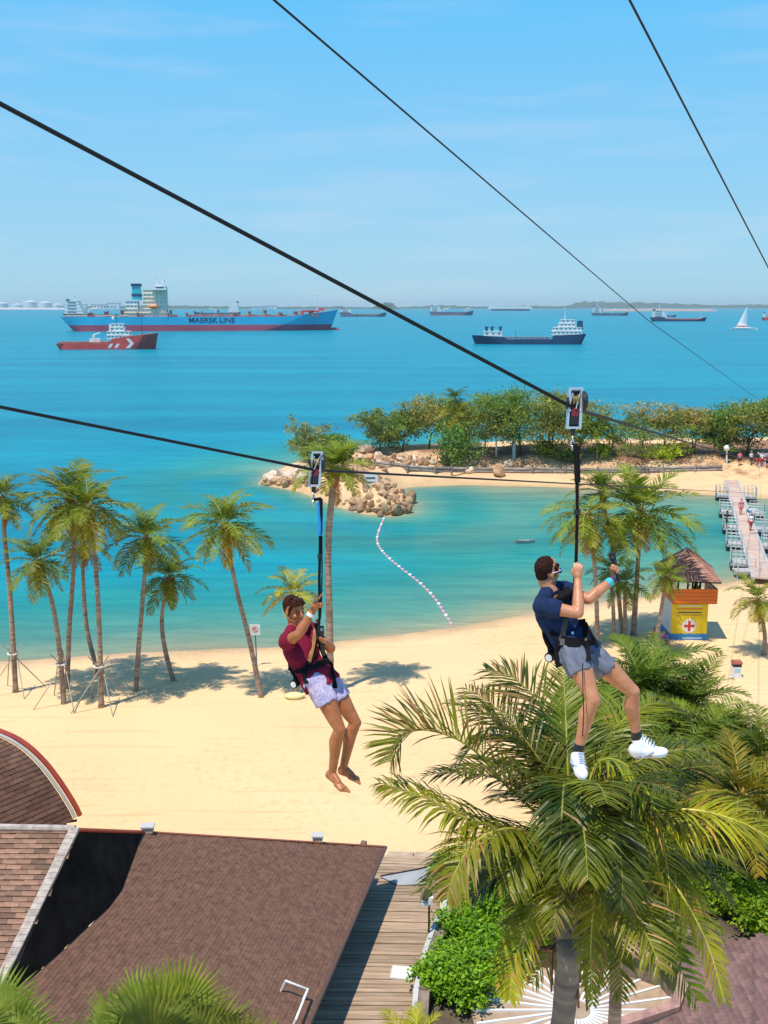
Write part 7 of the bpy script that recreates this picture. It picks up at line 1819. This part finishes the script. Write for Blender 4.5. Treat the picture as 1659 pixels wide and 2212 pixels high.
def trolley(label, c4, d, cab, lean):
    """open aluminium frame with a pulley, brake block and round side cover"""
    TL, TR, BR, BL = [pix(x, y, d) for x, y in c4]; t = thing('zipline_trolley', label, 'trolley', (TL + BR) / 2, 'trolleys on the zip lines')
    n = (TR - TL).cross(BL - TL).normalized(); n = n if n.y < 0 else -n; dp = .055
    def bar(name, a, b, w, mt, inward, th=dp, zoff=0.0, p=t):
        u_ = (b - a).normalized(); v_ = n.cross(u_).normalized(); v_ = v_ if v_.dot(inward) > 0 else -v_
        mb = MB(); mb.slab([q - n * zoff + n * th / 2 for q in (a, b, b + v_ * w, a + v_ * w)] if (b - a).cross(v_).dot(n) > 0 else [q - n * zoff + n * th / 2 for q in (a + v_ * w, b + v_ * w, b, a)], n, th); return mb.build(name, mt, p)
    ctr = (TL + BR) / 2; W_ = (TR - TL).length; H_ = (BL - TL).length; ux = (TR - TL).normalized(); uz = (TL - BL).normalized()
    bar('frame_top', TL, TR, W_ * .17, M_alu, -uz); bar('frame_foot', BL, BR, W_ * .15, M_alu, uz)
    dv = (BL - TL); bar('frame_side', TL + dv * .055, BL - dv * .05, W_ * .16, M_alu, ux); dv = (BR - TR); bar('frame_side', TR + dv * .055, BR - dv * .05, W_ * .19, M_alu, -ux)
    cp = ctr + uz * H_ * .20
    mb = MB(); mb.tube([cp - ux * W_ * .22, cp - ux * W_ * .12, cp - ux * W_ * .05, cp + ux * W_ * .05, cp + ux * W_ * .12, cp + ux * W_ * .22], [W_ * .40, W_ * .40, W_ * .30, W_ * .30, W_ * .40, W_ * .40], 18); pu = mb.build('pulley', M_brass, t)
    mb = MB(); mb.cyl(cp - ux * W_ * .66, cp + ux * W_ * .72, W_ * .05, n=8); mb.build('axle', M_alu, pu)
    bp_ = ctr - uz * H_ * .10; mb = MB(); mb.box(bp_, (W_ * .5, .05, H_ * .20), M=Matrix((ux, n, uz)).transposed()); mb.build('brake_block', M_redblk, t)
    bp_ = ctr - uz * H_ * .29; mb = MB(); mb.box(bp_, (W_ * .58, .045, H_ * .22), M=Matrix((ux, n, uz)).transposed()); mb.build('lower_block', M_black, t)
    mb = MB(); mb.box(ctr - n * .022, (W_ * .74, .012, H_ * .86), M=Matrix((ux, n, uz)).transposed()); mb.build('back_plate', M_black, t)
    for sx_ in (-1, 1):
        a = ctr + uz * H_ * .36 + ux * sx_ * W_ * .26 + n * .034; b = ctr - uz * H_ * .02 + ux * (sx_ * W_ * .26 - W_ * (.12 + lean)) + n * .034
        mb = MB(); mb.tube([a, b], W_ * .055, 6); mb.build('strut', M_alu, t)
        q = ctr - uz * H_ * .06 + ux * sx_ * W_ * .36 + n * .032; mb = MB(); mb.ball(q, W_ * .07, n=8, m=6); mb.build('bolt', M_alu, t, smooth=True)
    sc_ = ctr + uz * H_ * .16 + ux * W_ * .56; mb = MB(); mb.tube([sc_ - ux * .012, sc_ + ux * W_ * .12, sc_ + ux * W_ * .26], [H_ * .26, H_ * .26, H_ * .20], 22); co = mb.build('side_cover', M_black, t)
    mb = MB(); mb.ball(sc_ + ux * W_ * .27 + n * .03, W_ * .06, n=8); mb.build('cover_bolt', M_alu, co)
    mb = MB(); q = ctr + uz * H_ * .12 - ux * W_ * .50; mb.tube([q, q - ux * W_ * .14], [H_ * .17, H_ * .13], 18); mb.build('side_cover', M_black, t)
    q = (BL + BR) / 2; mb = MB(); mb.tube([q + uz * .01, q - uz * .05], [.022, .016], 8); mb.build('swivel', M_black, t)
    return q - uz * .05
sB = trolley('silver trolley frame on the thick zip line above the man in navy', [(2275, 1551), (2331, 1551), (2323, 1716), (2263, 1716)], DB, None, .10)
sA = trolley('silver trolley frame on the lower zip line above the man in maroon', [(1248, 1806), (1292, 1806), (1281, 1947), (1231, 1947)], DA, None, .30)
def lanyard(label, top, Z, d, segs, link_h):
    t = thing('lanyard', label, 'lanyard', top, 'lanyards hanging from the trolleys')
    mb = MB()
    for k in range(3):
        c = top - Vector((0, 0, .025 + link_h * k)); mb.tube([c + Vector((math.cos(a) * .014 * (1 if k % 2 else .3), math.cos(a) * .014 * (.3 if k % 2 else 1), math.sin(a) * link_h * .6)) for a in [i * math.pi / 5 for i in range(11)]], .006, 5)
    mb.build('shackle', M_alu, t)
    mb = MB(); x_, y_ = segs[0][3][0][:2]; mb.tube([top - Vector((0, 0, link_h * 2)), Z(x_, y_, d)], .014, 8); mb.build('connector', M_webA, t)
    for nm, mt, w, pts, flat in segs:
        mb = MB(); mb.tube([Z(x, y, d + (q[0] if q else 0)) for x, y, *q in pts], w, 8); mb.build(nm, mt, t)
    return t
cB = pB['N'] + pB['f'] * .13 - pB['u'] * .08
lanyard('black webbing lanyard with thick upper sleeve holding the man in navy', sB, ZB, DB, [('sleeve', M_webA, .024, [(397, 372), (400, 450), (404, 560)], 0), ('webbing', M_webA, .013, [(400, 545), (403, 700), (399, 860), (395, 1000), (390, 1060, .02), (383, 1112, .05)], 0), ('webbing', M_webB, .007, [(409, 560), (410, 700), (404, 860), (400, 990)], 0), ('adjuster', M_black, .026, [(402, 700), (402, 728)], 0)], .035)
lanyard('black lanyard with a bright blue sling section holding the man in maroon', sA, ZA, DA, [('sleeve', M_webA, .018, [(432, 372), (432, 480), (428, 590)], 0), ('sling', M_blue, .013, [(416, 395, -.02), (420, 470, -.02), (426, 530, -.02), (424, 600, -.02)], 0), ('webbing', M_webA, .013, [(428, 590), (426, 720), (423, 850), (424, 1000), (425, 1100), (415, 1145, -.05)], 0), ('webbing', M_webA, .006, [(438, 600), (440, 800), (436, 1000), (430, 1100)], 0), ('adjuster', M_black, .024, [(427, 712), (427, 740)], 0)], .035)
strap('chest_ring', pA, bv, ZA, DA, [(408, 1108), (420, 1128), (412, 1150)], .035, mat('dark_red_webbing', (.20, .015, .02), .7), lift=.03)
q = MB(); q.tube([ZB(430, 1500, DB - .28), ZB(432, 1660, DB - .36), ZB(436, 1760, DB - .30), ZB(430, 1880, DB - .26)], .004, 5); q.build('loose_cord', M_webA, pB['t'])

# ================================================================== SMALL FIGURES FAR OFF
def bather(label, p, face, skin, top, low, hair, pose='stand', seed=0, h=1.7, group=None, cap=None):
    rnd = random.Random(seed); t = thing('person', label, 'person', p, group); s = h / 1.7
    f = Vector((face[0], face[1], 0)).normalized(); r = Vector((f.y, -f.x, 0)); u = Vector((0, 0, 1))
    P3 = lambda a, b, c: p + (r * a + f * b + u * c) * s
    b = MB()
    if pose == 'sit':
        hz_ = .12; ch = .55; kn = [(.14, .42, .42), (-.16, .45, .38)]; an = [(.14, .62, .05), (-.2, .75, .06)]; hd = [(.3, .25, .1), (-.25, .3, .35)]
    else:
        hz_ = .88; ch = 1.33; st = rnd.uniform(.06, .2) if pose == 'walk' else .02; kn = [(.1, st * .9, .48), (-.1, -st * .4, .48)]; an = [(.1, st, .07), (-.1, -st * 1.6, .1)]; hd = [(.27, .12 + st, .78), (-.27, .1 - st, .78)]
    tp = .0
    chain(b, [P3(0, 0, hz_), P3(0, -.02, (hz_ + ch) / 2), P3(0, tp, ch - .04)], [.13, .125, .15], 8); chain(b, [P3(-.16, tp, ch), P3(.16, tp, ch)], [.07, .07], 8)
    chain(b, [P3(0, tp, ch), P3(0, tp + .01, ch + .16)], [.06, .055], 8); ell(b, P3(0, tp + .02, ch + .25), (.085 * s, .10 * s, .12 * s), Matrix((r, f, u)).transposed(), 10, 8)
    for k, sd in enumerate((1, -1)):
        chain(b, [P3(.09 * sd, 0, hz_), P3(*kn[k]), P3(*an[k])], [.09, .058, .042], 8); chain(b, [P3(*an[k]), P3(an[k][0], an[k][1] + .15, an[k][2] - .03)], [.04, .032], 8)
        m = ((.2 * sd + hd[k][0]) / 2 + .05 * sd, hd[k][1] * .3 - .05, (ch + hd[k][2]) / 2); chain(b, [P3(.19 * sd, tp, ch), P3(*m), P3(*hd[k])], [.052, .042, .032], 8); ell(b, P3(hd[k][0], hd[k][1] + .02, hd[k][2] - .06), (.035, .04, .06), Matrix((r, f, u)).transposed(), 8, 6)
    fuse(b, 'body', skin, t, .022, 2)
    q = MB(); ell(q, P3(0, tp - .012, ch + .275), (.095 * s, .105 * s, .115 * s), Matrix((r, f, u)).transposed(), 10, 8); fuse(q, 'cap' if cap else 'hair', cap or hair, t, .02, 1)
    if top:
        q = MB(); chain(q, [P3(0, 0, hz_ + .06), P3(0, -.02, (hz_ + ch) / 2), P3(0, tp, ch - .04)], [.155, .15, .172], 8); chain(q, [P3(-.18, tp, ch - .01), P3(.18, tp, ch - .01)], [.085, .085], 8)
        for sd in (1, -1): chain(q, [P3(.18 * sd, tp, ch), P3(.24 * sd, .0, ch - .16)], [.075, .068], 8)
        fuse(q, 'shirt', top, t, .022, 2)
    q = MB(); chain(q, [P3(-.07, 0, hz_), P3(.07, 0, hz_)], [.155, .155], 8)
    for k, sd in enumerate((1, -1)): chain(q, [P3(.09 * sd, 0, hz_), Vector(P3(.09 * sd, 0, hz_)).lerp(P3(*kn[k]), .7)], [.12, .10], 8)
    fuse(q, 'shorts', low, t, .022, 2); return t
M_pinkc = mat('pink_cloth', (.70, .22, .28), .8); M_bluec = mat('bright_blue_cloth', (.02, .30, .55), .8); M_whitec = mat('white_cloth', (.78, .76, .74), .8); M_redc = mat('red_cloth', (.50, .03, .05), .8); M_darkc = mat('dark_cloth', (.03, .03, .045), .8); M_purp = mat('purple_cloth', (.28, .08, .28), .8)
on_pier = lambda y, o=0: (lambda s: pa + pd * s + ps * o)((GD(1600, y, .75).y - pa.y) / pd.y)
bather('walker in pink top furthest along the pier', on_pier(1112, -.2), (0, -1), M_skinB, M_pinkc, M_pinkc, M_hairA, 'walk', 1, group='people walking on the pier')
bather('walker in blue and white in the middle of the pier group', on_pier(1128, .3), (.1, -1), M_skinB, M_bluec, M_whitec, M_hairB, 'walk', 2, group='people walking on the pier', cap=M_whitec)
bather('walker in white with a red cap nearest on the pier', on_pier(1146, .25), (.05, -1), M_skinA, M_whitec, M_redc, M_hairB, 'walk', 3, group='people walking on the pier', cap=M_redc)
bather('dark clothed person standing on a side pontoon of the pier', on_pier(1140, -1.9) - Vector((0, 0, .1)), (1, -.4), M_skinA, M_darkc, M_darkc, M_hairB, 'stand', 4)
q_ = on_sand(1414, 1385); bather('sunbather in red sitting on the sand in the palm shade by the tower', q_, (.3, -1), M_skinA, M_redc, M_darkc, M_hairB, 'sit', 5, group='sunbathers by the tower')
q_ = on_sand(1432, 1392); bather('sunbather in purple sitting next to the tower corner', q_, (.1, -1), M_skinB, M_purp, M_purp, M_hairA, 'sit', 6, group='sunbathers by the tower')
q_ = on_sand(1398, 1392); t = thing('beach_mat', 'dark beach mat spread in the palm shade beside the sunbathers', 'mat', q_); q = MB(); q.box(q_ + Vector((-.2, 0, .03)), (1.9, .9, .025), M=rotz(.1)); q.build('mat_sheet', M_darkc, t); q = MB(); q.tube([q_ + Vector((.8, -.35, .09)), q_ + Vector((.8, .4, .09))], .09, 8); q.build('rolled_end', M_purp, t)
for k, (x, y, top, low, cp, l) in enumerate([(1622, 1003, M_whitec, M_darkc, M_whitec, 'person in white standing left in the group under the island trees'), (1636, 1006, M_darkc, M_redc, M_whitec, 'person in a dark top and white cap in the group under the island trees'), (1645, 1006, M_whitec, M_redc, M_whitec, 'person in white with red shorts in the group under the island trees'), (1597, 1004, M_pinkc, M_darkc, None, 'person in pink by the island end of the pier'), (1657, 1010, M_redc, M_darkc, None, 'person in red at the right edge of the island beach')]):
    bather(l, on_isle(x, y), (.2 - .1 * k, -1), M_skinA, top, low, M_hairB, 'stand', 10 + k, group='people on the island', cap=cp)
bather('lifeguard keeping watch on the tower balcony', Vector((c0.x + .55, c0.y - .5, zb - .42)), (.3, -1), M_skinA, M_yel, M_darkc, M_hairB, 'stand', 20)
